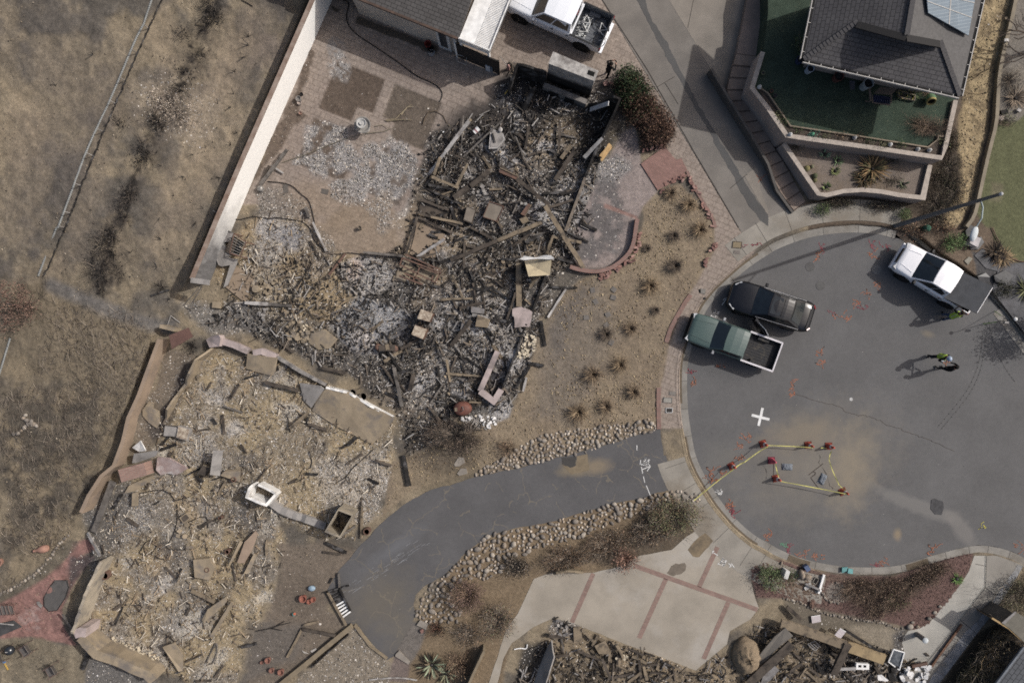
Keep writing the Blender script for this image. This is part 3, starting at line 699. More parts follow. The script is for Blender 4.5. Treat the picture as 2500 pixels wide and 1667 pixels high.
m=MB();strip(m,ofl(part(R0,.0,.30),.52),part(R0,.0,.30),RZ+.012);m.bd('gutter',M_CONC,kind='structure',loc=(0,0,RZ))
m=MB();strip(m,ofl(part(R0,.45,.95),.42),part(R0,.45,.95),RZ+.008);m.bd('leaf_litter',mat(0,(112,98,86),(70,62,55),s=8,fn=.4,bump=.8),kind='stuff',loc=(0,0,RZ))
# sidewalks behind the kerb
S1=ofl(A0,-.66);S2=ofl(A0,-2.0)
def walk(a,b,name,mm,d2=2.0,d1=.665,z=.010):
 m=MB();strip(m,part(ofl(A0,-d1),a,b),part(ofl(A0,-d2),a,b),z);return m.bd(name,mm,kind='structure',loc=(0,0,0))
walk(.0,.20,'sidewalk',M_SIDE,1.85);walk(.46,.70,'sidewalk',M_SIDE,2.25)
# joints scored across sidewalk
m=MB()
for k in rG(4,len(A0)-8,5):
 if .20*len(A0)<k<.46*len(A0):e=.66
 elif k>.7*len(A0):e=.66
 else:e=1.9
 a=(A0[k+1]-A0[k-1]).normalized();n_=Vc((a.y,-a.x))
 p,q=A0[k]+n_*.0,A0[k]+n_*.49
 m.box(((p.x+q.x)/2,(p.y+q.y)/2,RZ+.014),(.49,.02,.004),rz=math.atan2(n_.y,n_.x))
 if e>1:
  p,q=A0[k]+n_*.67,A0[k]+n_*e
  m.box(((p.x+q.x)/2,(p.y+q.y)/2,.013),(e-.67,.02,.004),rz=math.atan2(n_.y,n_.x))
m.bd('sidewalk_joint',mat(0,(84,80,75)),kind='structure',loc=(0,0,0))
# asphalt drive to the
M_DRV=asphalt('drive_asphalt',(92,91,92),(83,82,83),dust=[((1412,1140),60,30,8,(124,112,92),.9,.3),((1458,1138),44,24,12,(126,113,94),.85,.3),((930,1470),130,90,30,(104,97,86),.7,.2),((1000,1540),90,80,0,(103,97,88),.7,.2),((960,1340),110,26,35,(112,114,119),.45,.1)],cracks=.6,crackc=(118,109,94),cs=.6)
MB().pr([P(a,b)for a,b in jag(DRIVE,1.6,14)],.004).bd('driveway',M_DRV,kind='structure',loc=(0,0,0))
MB().pr([P(a,b)for a,b in jag(N('t33','340,15 440,5 440,70 400,85 345,60'),1.5,6)],.009).bd('asphalt_patch',mat(0,(72,70,68),fn=.25),kind='structure',loc=(0,0,.009))
MB().pr([P(a,b)for a,b in jag(N('t33','345,62 400,88 442,72 445,5 520,-10 530,100 410,132'),1.2,8)],.008).bd('asphalt_patch',mat(0,(126,112,90),fn=.2),kind='structure',loc=(0,0,.008))
# pale concrete drive with
M_PALE=mat(0,(157,148,134),s=.5,fn=.09,fs=30,pa=(164,158,149),ps=.22,bump=.12)
MB().pr([P(a,b)for a,b in jag(CONC,.8,20)],.006).bd('concrete_drive',M_PALE,kind='structure',loc=(0,0,0))
M_BAND=bkm('band_brick',(140,113,103),(126,100,92),(124,112,102),.22,.11,rot=26)
m=MB()
for a,b in((('845,760'),('1690,1062')),(('1415,630'),('1288,905')),(('1060,850'),('875,1258')),(('1490,1010'),('1320,1400')),(('560,812'),('412,1150'))):
 p,q=P(*N('t33',a)[0]),P(*N('t33',b)[0]);d=q-p
 m.box(((p.x+q.x)/2,(p.y+q.y)/2,.008),(d.length,.26,.006),rz=math.atan2(d.y,d.x))
m.bd('brick_band',M_BAND,kind='structure',loc=(0,0,0))
m=MB();m.pr([P(a,b)for a,b in jag(N('t33','1290,560 1330,533 1385,590 1290,700 1245,695 1210,650'),1.5,8)],.011)
m.bd('sand_patch',mat(0,(128,112,88),(96,86,72),s=2.2,fn=.25),kind='structure',loc=(0,0,.011))
MB().pr([P(a,b)for a,b in jag(N('t33','1065,810 1110,755 1190,740 1195,790 1150,820 1090,825'),3,6)],.010).bd('oil_stain',mat(0,(116,106,94)),kind='structure',loc=(0,0,.01))
# upper drive of the
M_UP=mat(0,(124,118,111),s=.7,fn=.12,pa=(106,101,96),ps=.3,bump=.15)
MB().pr([P(a,b)for a,b in UPDR],.006).bd('upper_drive',M_UP,kind='structure',loc=(0,0,0))
m=MB();m.pr([P(a,b)for a,b in jag(N('t13','840,-30 910,-20 960,130 1060,280 1130,420 1260,680 1350,830 1500,1080 1600,1250 1700,1400 1763,1480 1763,1560 1710,1520 1620,1400 1540,1250 1460,1100 1290,790 1180,600 1080,430 960,200 900,80'),2.2,9)],.011)
m.bd('asphalt_strip',asphalt('strip_asphalt',(88,87,86),(80,79,78)),kind='structure',loc=(0,0,.011))
M_UPC=mat(0,(136,128,118),s=.8,fn=.1,bump=.1)
MB().pr( PP('t13','1040,-60 1080,0 1370,478 1480,640 1550,400 1620,0 1640,-60'),.011).bd('concrete_apron',M_UPC,kind='structure',loc=(0,0,0))
MB().pr( PP('t13','1600,1210 1690,1150 1710,1300 1740,1390 1763,1440 1763,1480 1700,1390'),.013).bd('concrete_apron',M_UPC,kind='structure',loc=(0,0,0))
m=MB()
for s in('1250,0 1210,195','1000,600 1120,530','1055,575 1145,720','1500,1300 1620,1200'):
 p,q=PP('t13',s);d=q-p;m.box(((p.x+q.x)/2,(p.y+q.y)/2,.012),(d.length,.03,.006),rz=math.atan2(d.y,d.x))
for p,q in zip(PP('t13','620,0 930,480 1250,1040'),PP('t13','930,480 1250,1040 1560,1568')):
 d=q-p;m.box(((p.x+q.x)/2,(p.y+q.y)/2,.012),(d.length,.05,.008),rz=math.atan2(d.y,d.x))
m.bd('drive_joint',mat(0,(70,66,62)),kind='structure',loc=(0,0,0))
# right-hand walk and drive
M_W2=mat(0,(170,166,157),s=.6,fn=.08,bump=.1)
MB().pr( PP('z12','1310,-75 1463,-75 1462,0 1450,330 980,940 690,1300 640,1480 540,1640 300,1640 360,1430 385,1270 410,1170 380,1050 400,970 460,890 610,860 740,780 890,600 1130,300 1240,130'),.012).bd('sidewalk',M_W2,kind='structure',loc=(0,0,0))
m=MB();m.pr( PP('z12','1468,-75 1600,-75 1953,50 2060,110 1870,40 1600,440 1340,780 1200,900 760,1480 690,1640 560,1640 660,1480 700,1300 986,944 1456,332 1467,0'),.014)
m.bd('corner_drive',mat(0,(143,138,130),s=.6,fn=.08),kind='structure',loc=(0,0,0))
m=MB();m.pr( PP('z12','1870,40 1935,65 1800,300 1510,720 1340,930 860,1568 700,1640 690,1640 760,1480 1200,900 1340,780 1600,440'),.02)
m.bd('stone_border',mat(0,(160,160,162),(118,119,120),s=1.6,fn=.2,pa=(128,124,118),ps=.8,bump=.4),kind='structure',loc=(0,0,0))
m=MB()
for s in('1450,335 1605,445','1285,555 1445,690','1130,752 1330,915','985,945 1200,1080','1330,30 1465,60','830,1130 985,1240'):
 p,q=PP('z12',s);d=q-p;m.box(((p.x+q.x)/2,(p.y+q.y)/2,.019),(d.length,.025,.006),rz=math.atan2(d.y,d.x))
m.bd('drive_joint',mat(0,(70,66,62)),kind='structure',loc=(0,0,0))
m=MB();a=PP('z12','1463,-75 1462,0 1451,330 980,940 690,1300');strip(m,ofl(a,.02),ofl(a,-.05),.03,.0);fixn(m.bd('walk_edging',mat(0,(196,190,176)),kind='structure',loc=(0,0,0)))
# WALLS, HOUSES, RAISED GARDEN
def along(name,c_clean,c_dirty,axis_from,axis_to,c_top=nO,streak=tR,fn=.1):
 """painted wall whose lower stretch is smoke-stained: clean colour turns dirty along the wall"""
 g=NT(name);pos=g.n('ShaderNodeNewGeometry').outputs['Position'];sp=g.n('ShaderNodeSeparateXYZ',{0:pos})
 f=g.rp(g.math('ADD',sp.outputs[1],g.math('MULTIPLY',g.math('SUBTRACT',g.nz(pos,.9,6,.7),.5),4.0)),axis_from,axis_to)
 st=g.nz(g.n('ShaderNodeVectorMath',{0:pos,1:(2,2,.4)},operation='MULTIPLY').outputs[0],3,6,.75)
 d=g.mix(g.rp(st,.3,.7),col4(c_dirty),col4(tP(x*.72 for x in c_dirty)))
 base=g.mix(f,d,col4(c_clean))
 v=g.rp(g.nz(pos,8,5,.7),.3,.7,1-fn,1+fn);base=g.mix(1,base,g.grey(v),'MULTIPLY')
 g.set(base=base,rough=.8,spec=.2);return g.m
def sooty(name,c,c2,z0,z1,soot=(40,38,37),amp=1.2,s=1.6):
 """masonry blackened by fire up to an uneven height"""
 g=NT(name);pos=g.n('ShaderNodeNewGeometry').outputs['Position'];sp=g.n('ShaderNodeSeparateXYZ',{0:pos})
 f=g.rp(g.math('ADD',sp.outputs[2],g.math('MULTIPLY',g.math('SUBTRACT',g.nz(pos,s,6,.7),.5),amp*2)),z0,z1)
 base=g.mix(f,col4(soot),g.mix(g.rp(g.nz(pos,3,6,.75),.38,.62),col4(c),col4(c2)))
 v=g.rp(g.nz(pos,20,4,.7),.3,.7,.75,1.25);base=g.mix(1,base,g.grey(v),'MULTIPLY')
 g.set(base=base,rough=.9,spec=.15);return g.m
mCh=mat(0,(46,43,41),(34,32,31),s=2.5,fn=.35,pa=(92,90,90),ps=2.2,bump=.5)
mSt=mat(0,(154,138,114),s=1.6,fn=.16,pa=(116,108,100),ps=1.3,bump=.25)
mPl=mat(0,(150,145,140),s=1.6,fn=.16,pa=(100,96,94),ps=1.1,bump=.3)
mWh=mat(0,(226,224,220),s=1.2,fn=.08,pa=(150,144,138),ps=.9,bump=.2)
mPk=mat(0,(176,160,156),s=1.3,fn=.12,pa=(122,112,108),ps=1.2,bump=.2)
M_CREAM=mat(0,(190,178,164),s=.8,fn=.07,bump=.15)
M_BRICK=bkm('red_brick',(142,104,94),(122,88,80),(128,116,108),.21,.075)
mRs=mat(0,(112,84,70),(88,70,62),s=3,fn=.25,metal=.0,rough=.75)
mMt=mat(0,(134,131,130),(104,100,98),s=2.5,fn=.18,rough=.55,spec=.45,pa=(90,80,72),ps=1.6)
mBk=mat(0,(22,22,22),fn=.3)
def sd_w(name,tl,base,h,t,m,lb=nO,cat=nO,parent=nO,rag=.0,gp=nO,z0=-.05,seg=.25,smooth=0,at=0):
 pts=[P(a,b,at)for a,b in N(tl,base)]
 if smooth:pts=sml(pts,smooth);
 if isi(h,(list,tP))and smooth:
  k=len(pts)-1;n=len(h)-1
  h=[h[min(n-1,int(i*n/k))]*(1-(i*n/k-min(n-1,int(i*n/k))))+h[min(n,int(i*n/k)+1)]*(i*n/k-min(n-1,int(i*n/k)))for i in rG(k+1)]
 rng=random.Random(len(base)*7+len(name))
 return wmb(pts,t,z0,h,rag,seg,rng).bd(name,m,parent,lb,cat,gp)
# white boundary wall (its
BW=[P(a,b)for a,b in[(838,-60),(811,0),(718,211),(625,422),(568,556),(512,690)]]
BWc=ofl(BW,-.09)if ofl(BW,-.09)[2].x<BW[2].x else ofl(BW,.09)
t=em('boundary_wall',(BWc[2].x,BWc[2].y,0),'long white boundary wall along the burnt hillside, its lower end scorched grey','wall')
wmb(BWc,.18,-.2,1.95).bd('wall_panel',along('white_wall',(236,234,230),(124,122,122),4.5,8.0),t)
wmb(BWc,.235,1.952,2.03).bd('coping',mat(0,(148,132,120),(120,98,84),s=2,fn=.2),t)
MB().bq(P(466,684,2.0),P(512,690,2.0),.28,.08).bd('end_cap',mPl,t)
for k,s in eN(('1465,1450 1510,1475',)):
 a,b=N('t11',s);MB().tu([P(*a,1.6),P(*b,1.7)],.02).bd('bracket',mMt,t)
# brown garden wall, lower
a=[P(x,y)for x,y in N('z14','800,240 785,290 650,650 560,900 440,1160 375,1440')+N('t31','860,60 775,130 690,260 640,372')]
bc=ofl(a,-.1)if ofl(a,-.1)[2].x<a[2].x else ofl(a,.1)
wmb(bc,.2,-.4,.95).bd('garden_wall',mat(0,(152,132,112),s=.8,fn=.1,pa=(126,112,100),ps=.7,bump=.2),nO,'long tan block wall below the dead hillside brush, leaning brick sheet at its upper end','wall')
sd_w('wall_return','t21','1150,680 1250,705',.8,.2,mSt,'short return wall at the upper end of the tan block wall','wall')
# upper-left house
t=em('stucco_house',tP(P(1000,60)),'cream stucco house with grey shingle roof at the top edge of the photo','house')
EZ=2.65
E1=Q('t12','1395,262',EZ);E0=Q('t12','745,0',EZ);u=(E1-E0).normalized();v=Vc((-u.y,u.x,0))
if v.y<0:v=-v
def shingle(name,c,c2,rot=0):return bkm(name,c,c2,tP(x*.52 for x in c),.33,.2,uv=tR,mort=.014,fn=.18,off=.5)
M_SH1=shingle('grey_shingles',(92,89,87),(84,81,79));M_SH2=shingle('dark_shingles',(87,85,86),(80,78,80));M_SH3=shingle('blue_grey_shingles',(100,102,105),(94,96,100))
def rfp(pts,eave_dir,m,parent,thick=.1,name='roof'):
 """roof slope with courses parallel to eave_dir"""
 pts=[Vc(p)for p in pts];e=Vc(eave_dir).normalized()
 nrm=(pts[1]-pts[0]).cross(pts[2]-pts[0]).normalized()
 if nrm.z<0:pts=pts[::-1];nrm=-nrm
 e=(e-nrm*e.dot(nrm)).normalized();f=nrm.cross(e);n=len(pts)
 mb=MB();mb.add(pts+[p-nrm*thick for p in pts],[tP(rG(n)),tP(rG(n,2*n))[::-1]]+[((i+1)%n,i,i+n,(i+1)%n+n)for i in rG(n)])
 mb.uv=[]
 allv=pts+[p-nrm*thick for p in pts]
 for fc in mb.f:mb.uv+=[((allv[i]).dot(e),(allv[i]).dot(f))for i in fc]
 return mb.bd(name,m,parent)
r0=E1-u*13;R=[r0,E1,E1+v*6+Vc((0,0,1.5)),r0+v*6+Vc((0,0,1.5))]
rfp(R,u,M_SH1,t)
R2=[R[3],R[2],R[2]+v*6-Vc((0,0,1.5)),R[3]+v*6-Vc((0,0,1.5))];rfp(R2,u,M_SH1,t)
W1=E1-u*.12+v*.2;W0=Q('t12','702,114');W0=Vc((W0.x,W0.y,0));W0=W1+u*((W0-W1).dot(u))
MB().pr([W0,W1,W1+v*11,W0+v*11],-.1,EZ-.08).bd('wall',M_CREAM,t)
MB().bq(E0-u*3+Vc((0,0,-.05))-v*.05,E1+Vc((0,0,-.05))-v*.05,.12,.12).bd('gutter',mat(0,(92,74,64),(70,58,52),s=4),t)
def wallpt(tl,s):
 q=Q(tl,s);return W1+u*((Vc((q.x,q.y,0))-Vc((W1.x,W1.y,0))).dot(u))+Vc((0,0,-W1.z))
d0,d1=wallpt('t12','1258,330'),wallpt('t12','1345,368')
dr=MB().bq(d0-v*.03+Vc((0,0,1.05)),d1-v*.03+Vc((0,0,1.05)),.1,2.15).bd('door',mat(0,(205,203,200),fn=.05),t)
MB().bq(d0+u*.18-v*.09+Vc((0,0,1.15)),d1-u*.18-v*.09+Vc((0,0,1.15)),.03,1.6).bd('pane',mat(0,(58,62,66),rough=.15,spec=.6,fn=0),dr)
d0,d1=wallpt('t12','1370,384'),wallpt('t12','1392,393')
MB().bq(d0-v*.03+Vc((0,0,1.25)),d1-v*.03+Vc((0,0,1.25)),.08,2.4).bd('corner_trim',mat(0,(214,212,208),fn=.05),t)
# white patio cover east
mPw=mat(0,(238,237,234),fn=.04)
t2=em('patio_cover',tP(P(1205,60)),'white slatted patio cover with a railing beside the shingle roof','patio cover')
C0_=E1+u*.03;c1=Q('t12','1612,335',2.55);c2=Q('t12','1763,-20',2.55)
wv=(c1-C0_).dot(u);Lv=4.2;C0_.z=2.62
MB().pr([C0_,C0_+u*(wv*.5),C0_+u*(wv*.5)+v*Lv,C0_+v*Lv],2.56,2.62).bd('solid_panel',mPw,t2)
m=MB()
k=0
while k*.085<Lv:
 a=C0_+u*(wv*.5+.02)+v*(k*.085+.03);m.bq(Vc((a.x,a.y,2.59)),Vc((a.x,a.y,2.59))+u*(wv*.5-.04),.06,.03);k+=1
for q in(.52,.76,.99):
 a=C0_+u*wv*q;m.bq(Vc((a.x,a.y,2.5)),Vc((a.x,a.y,2.5))+v*Lv,.07,.13)
m.bd('slats',mPw,t2)
m=MB();b0=C0_-v*.02;z=Vc((0,0,0))
m.bq(Vc((b0.x,b0.y,2.72)),Vc((b0.x,b0.y,2.72))+u*wv,.06,.06);m.bq(Vc((b0.x,b0.y,2.35)),Vc((b0.x,b0.y,2.35))+u*wv,.1,.14)
for i in rG(19):
 a=b0+u*wv*i/18;m.bq(Vc((a.x,a.y,2.3))-v*.05,Vc((a.x,a.y,2.74))-v*.05,.03,.03)
m.bd('railing',mPw,t2)
m=MB();b0=C0_+u*wv
for i in rG(46):
 a=b0+v*Lv*i/45;m.bq(Vc((a.x,a.y,2.3))+u*.04,Vc((a.x,a.y,2.74))+u*.04,.03,.03)
m.bq(Vc((b0.x,b0.y,2.72))+u*.04,Vc((b0.x,b0.y,2.72))+u*.04+v*Lv,.05,.05)
m.bd('railing',mPw,t2)
for q in(0.03,.97):
 a=C0_+u*wv*q+v*.05;MB().box((a.x,a.y,1.2),(.12,.12,2.5),rz=math.atan2(u.y,u.x)).bd('post',mPw,t2)
# dark fence screen under
a,b=Q('z1','570,95'),Q('z1','1070,303')
t3=em('wood_gate',tP((a+b)/2),'dark brown wooden gate screen under the white patio cover','gate')
m=MB();n_=24
for i in rG(n_):
 p,q=a.lerp(b,(i+.04)/n_),a.lerp(b,(i+.96)/n_);m.bq(p+Vc((0,0,.9)),q+Vc((0,0,.9)),.03,1.72)
m.bd('boards',mat(0,(58,52,49),s=5,fn=.2),t3)
MB().box((b.x,b.y,.92),(.09,.09,1.85)).bd('post',mat(0,(50,46,44)),t3)
MB().box((a.x,a.y,.92),(.09,.09,1.85)).bd('post',mPw,t3)
MB().bq(a+Vc((0,0,1.79)),b+Vc((0,0,1.79)),.07,.05).bd('top_rail',mat(0,(50,46,44)),t3)
# burnt upper house: standing
M_SOOTW=sooty('sooty_wall',(176,170,164),(140,134,128),1.15,1.7,amp=.4)
t=em('fireplace_chimney',tP(Q('z2','930,400')),'large soot-blackened fireplace block with pale top and square flue, behind the white pickup with bicycles','chimney')
top= PP('z2','740,40 1275,268 1228,385 685,175',2.5)
MB().pr(top,-.05,2.5).bd('chimney_block',M_SOOTW,t)
cap= PP('z2','735,36 1280,266 1230,390 680,178',2.5)
MB().pr(cap,2.502,2.55).bd('cap',mat(0,(182,178,172),(140,136,132),s=4,fn=.22,pa=(104,98,94),ps=1.4,bump=.4),t)
MB().pr( PP('z2','1158,255 1238,288 1220,338 1140,306',2.5),2.553,2.558).bd('flue',mBk,t)
m=MB();hp= PP('z2','635,400 1150,605 1128,660 615,452',.6);m.pr(hp,-.05,.6);hh=m.bd('hearth',mat(0,(128,123,118),(96,92,89),s=3,fn=.25),t)
for s in('690,505 800,550 800,590 690,540','880,585 985,628 985,665 880,620'):
 q=[P(a,b,.3)for a,b in N('z2',s)];m=MB();d=(q[1]-q[0]);m.box((((q[0]+q[1])/2).x,((q[0]+q[1])/2).y,.22),(d.length,.22,.4),rz=math.atan2(d.y,d.x));m.bd('firebox',mBk,hh)
sd_w('burnt_wall','z2','205,560 240,470 310,330 480,375 640,415',[.7,1.3,1.8,1.8,1.7],.14,mCh,'black burnt corner wall left of the sooty fireplace block','wall',rag=.12)
sd_w('burnt_wall','z2','1140,700 1275,735 1400,715 1470,755 1410,900 1300,1120 1215,1290 1105,1568',[.5,1.2,2.0,2.1,1.6,1.0,.75,.45],.12,mCh,'tall burnt wall of the ruin beside the hedge, black inside and open at one corner','wall',rag=.08)
MB().bq(Q('z2','1180,725',.9),Q('z2','1400,650',2.15),.24,.05).bd('bent_flashing',mat(0,(176,176,178),rough=.4,spec=.5),nO,'pale strip of metal flashing along the top of the tall burnt wall','flashing')
sd_w('burnt_wall','z3','1870,150 1800,340 1685,650',[.45,.4,.35],.16,mat(0,(128,116,102),(96,88,80),s=3,fn=.2),'thin low wall plate running down the right side of the upper ruin','wall',rag=.05)
sd_w('burnt_wall','z3','1500,1070 1440,1230 1370,1420',.3,.12,mCh,'low charred sill below the tan chimney stub','wall',rag=.06)
sd_w('burnt_wall','t23','232,335 180,470 120,610 60,760 20,900',.28,.12,mCh,'low charred sill between the upper ruin and the dry yard','wall',rag=.1)
# chimney stub in the
t=em('chimney_stub',tP(Q('z3','1420,990')),'broken tan chimney stub with a torn white top plate','chimney')
m=MB();bp= PP('z3','1300,930 1500,925 1515,1040 1330,1050',0);tp= PP('z3','1300,930 1555,900 1540,1062 1335,1075',1.7)
m.add([(p.x,p.y,-.05)for p in bp]+[(p.x,p.y,z)for p,z in zip(tp,(1.25,1.75,1.6,1.5))],[(3,2,1,0),(4,5,6,7),(0,1,5,4),(1,2,6,5),(2,3,7,6),(3,0,4,7)]);fixn(m.bd('stub',mat(0,(208,190,152),s=1.2,fn=.1,pa=(150,136,116),ps=1.2),t))
m=MB();pl= PP('z3','1242,915 1295,886 1400,900 1480,880 1545,880 1582,910 1530,918 1400,912 1300,925',1.75);m.pr(pl,1.78,[1.84,1.95,1.86,1.98,2.0,1.9,1.85,1.9,1.82]);m.bd('top_plate',mWh,t)
# lower fireplace by the
t=em('ruined_hearth',tP(Q('t22','1650,1050')),'low pinkish hearth walls round a black ash pit beside the dry yard','hearth')
sd_w('hearth_wall','t22','1665,850 1585,1030 1545,1120',.55,.3,mPk,parent=t,rag=.05)
sd_w('hearth_wall','t22','1545,1120 1640,1190 1690,1110',.55,.34,mPk,parent=t,rag=.04)
sd_w('hearth_wall','t22','1700,1100 1763,930 1775,890',.7,.1,mCh,parent=t,rag=.05)
MB().pr( PP('t22','1670,870 1760,900 1690,1090 1610,1040'),.05).bd('ash_bed',mat(0,(72,70,74),(50,49,50),s=6,fn=.4),t)
MB().pr([P(a,b)for a,b in jag(N('z3','1180,1390 1260,1370 1370,1420 1340,1560 1200,1568'),2,10)],.22,.30).bd('floor_slab',mPk,nO,'smooth pinkish slab corner above the low pink hearth','slab')
# middle and lower ruins:
sd_w('leaning_wall','z14','1370,335 1205,480 1130,640 1040,770 900,935 850,1060 770,1190',[.5,.95,1.0,.5,.35,.75,.1],.12,mSt,'broken tan wall in the middle ruin casting a dark shadow towards the block wall','wall',rag=.06)
a=PP('z14','1440,250 1760,330 1960,420');
sd_w('low_wall','z14','1430,250 1600,300 1780,380',[.45,.5,.5],.34,mPk,'pale pink wall top running across the top of the middle ruin','wall',rag=.02)
MB().pr( PP('z14','1225,240 1300,200 1420,185 1440,230 1420,320 1290,335',.5),.1,[.35,.5,.8,.8,.75,.6]).bd('plaster_chunk',mPk,nO,'pink broken corner lump at the head of the middle ruin','rubble slab')
sd_w('low_wall','t22','0,860 60,850 155,890',[.5,.5,.4],.34,mPk,'short pink wall piece with a tan slab leaning below it','wall',rag=.02)
sd_w('low_wall','t22','160,890 320,990 490,1080',[.45,.4,.3],.16,mPl,'narrow white-topped wall edge between the two ash rooms','wall',rag=.08)
sd_w('low_wall','t22','500,1095 650,1130 800,1220 950,1300',[.6,.55,.6,.5],.12,mWh,'white broken wall edge above the large fallen tan slab','wall',rag=.1)
def sb(name,tl,pts,zs,th,m,lb,cat='slab',gp=nO,parent=nO):
 q=[P(a,b,z)for(a,b),z in zip(N(tl,pts),zs)];n=len(q)
 nrm=Vc((0,0,0))
 for i in rG(n):nrm+=q[i].cross(q[(i+1)%n])
 nrm.normalize()
 if nrm.z<0:q=q[::-1];nrm=-nrm
 mb=MB();mb.add(q+[p-nrm*th for p in q],[tP(rG(n)),tP(rG(n,2*n))[::-1]]+[((i+1)%n,i,i+n,(i+1)%n+n)for i in rG(n)])
 return mb.bd(name,m,parent,lb,cat,gp)
sb('fallen_slab','t22','490,1095 640,1130 800,1230 955,1310 880,1420 800,1490 560,1370 385,1258 430,1160',(.55,.5,.5,.5,.3,.12,.12,.12,.3),.12,mSt,'large fallen tan stucco wall slab across the middle ruin')
sb('fallen_slab','t22','300,1070 440,1090 470,1110 380,1240 330,1190',(.3,.5,.5,.14,.14),.1,mPl,'grey-tan broken slab touching the left end of the largest tan slab')
sb('fallen_slab','t22','-60,870 145,900 130,1000 100,1020 -70,970',(.5,.5,.16,.14,.14),.1,mSt,'tan slab leaning under the pink wall piece')
sb('fallen_slab','t22','380,730 470,700 560,770 510,830 430,840 360,790',(.3,.35,.3,.15,.12,.14),.1,mSt,'tan slab beside the broken floor tiles right of the pink wall')
sb('fallen_slab','z5','400,720 480,700 370,960 320,990',(.42,.4,.3,.3),.12,mPl,'long grey threshold slab beside the burnt rack')
sb('floor_slab','z5','470,740 640,820 690,860 640,940 600,1140 540,1140 340,980',(.14,.14,.14,.14,.14,.14,.14),.14,mat(0,(146,128,108),s=1,fn=.1),'smooth tan floor slab with a curved outer edge at the left of the ruins')
sb('fallen_slab','z5','215,600 280,540 390,640 490,650 470,710 300,740 260,720',(.3,.4,.45,.4,.35,.3,.3),.12,mPl,'dark grey slab under the burnt rack')
sb('fallen_slab','z14','480,1080 550,985 610,990 600,1060 680,1100 680,1250 650,1300 560,1240 480,1150',(.2,.3,.3,.25,.2,.15,.12,.12,.15),.1,mSt,'jagged tan slab lying beside the long block wall')
sb('fallen_slab','z15','355,60 455,-20 520,100 440,112',(.5,.7,.6,.4),.06,mWh,'white plaster board standing out beside the block wall')
sb('fallen_slab','z15','375,140 665,98 640,160 400,245 355,245',(.75,.8,.7,.5,.5),.07,mPl,'grey-white plaster sheet behind the fallen brick chimney')
sb('fallen_slab','z15','660,180 800,190 1020,310 900,390 780,370 700,390 640,330',(.5,.5,.3,.15,.2,.2,.35),.1,mat(0,(162,146,142),(138,116,110),s=1.8,fn=.2,pa=(176,170,166),ps=1.4,bump=.4),'pinkish plastered brick sheet right of the fallen chimney')
sb('fallen_slab','z15','260,610 320,510 520,420 620,390 600,450 480,520 400,580',(.2,.25,.3,.35,.2,.2,.2),.1,mSt,'pale tan slab wedge below the fallen brick chimney')
sb('fallen_slab','z15','355,610 420,590 420,760 350,760',(.5,.5,.3,.3),.1,mSt,'short tan upright slab below the pale wedge')
sb('fallen_slab','z15','1325,95 1445,100 1405,400 1285,385',(1.0,.9,.7,.9),.1,mPl,'tall grey panel propped up in the ash left of the white fireplace walls')
sb('fallen_slab','z15','1640,1180 1680,1190 1530,1470 1500,1480',(.55,.5,.35,.5),.1,mSt,'long narrow tan slab in the lower ruin, left of a wider one')
sb('fallen_slab','z15','1700,1190 1830,1060 1860,1100 1790,1290 1700,1440 1610,1440',(.4,.4,.3,.2,.2,.3),.1,mat(0,(150,130,112),s=1.5,fn=.12),'wide brown slab resting in the lower ruin')
sb('fallen_slab','z15','1810,1330 1850,1350 1750,1568 1690,1568',(.4,.35,.3,.35),.1,mSt,'narrow tan slab right of the wide brown slab')
sb('fallen_slab','t31','1430,1060 1560,970 1560,1010 1400,1160 1390,1130',(.5,.6,.5,.3,.3),.1,mSt,'tan slab over a dark shadow at the lower right of the lower ruin')
sb('fallen_slab','t31','1590,1010 1610,1020 1470,1250 1440,1250',(.5,.5,.2,.2),.08,mSt,'long tan board slanting at the lower right of the lower ruin')
sb('fallen_slab','t31','1120,1320 1200,1290 1260,1370 1260,1480 1230,1490',(.6,.6,.4,.2,.3),.1,mSt,'tan slab leaning at the foot of the lower ruin')
sb('fallen_slab','t31','1330,720 1440,710 1480,780 1440,860 1340,840',(.4,.4,.35,.3,.35),.3,mSt,'broken tan block with pipe ends in the lower ruin')
sd_w('curved_wall','t31','780,690 715,840 672,960 625,1085 600,1160',[1.25,1.4,1.45,1.4,1.35],.16,mat(0,(172,160,140),s=1.6,fn=.16,pa=(118,112,106),ps=1.1,bump=.2),'curved pale stucco wall beside the red brick patio','wall',rag=.14,smooth=1)
sd_w('corner_wall','t31','610,1165 650,1150 690,1155',1.3,.5,mPk,'pink wall corner between the two pale walls of the lower ruin','wall',rag=.04)
sd_w('low_wall','t31','640,1190 755,1300 880,1340 1000,1400 1085,1440 1125,1490',[1.2,1.3,1.3,1.25,1.2,1.1],.5,mSt,'thick tan wall closing the bottom of the lower ruin','wall',rag=.03)
sd_w('white_wall','z16','155,470 130,500 105,600 330,690 420,580',[.9,1.15,1.2,1.15,.9],.14,mWh,'white angular fireplace walls standing between the middle and lower ruin','wall',rag=.08)
sd_w('white_wall','z16','210,470 410,575',.8,.12,mWh,'short white wall stub behind the angular white fireplace walls','wall',rag=.08)
sd_w('low_wall','z16','330,700 440,790 580,850 740,900 960,990',[.5,.35,.3,.4,.3],.4,mPl,'grey broken wall top leading to the open square chimney','wall',rag=.1)
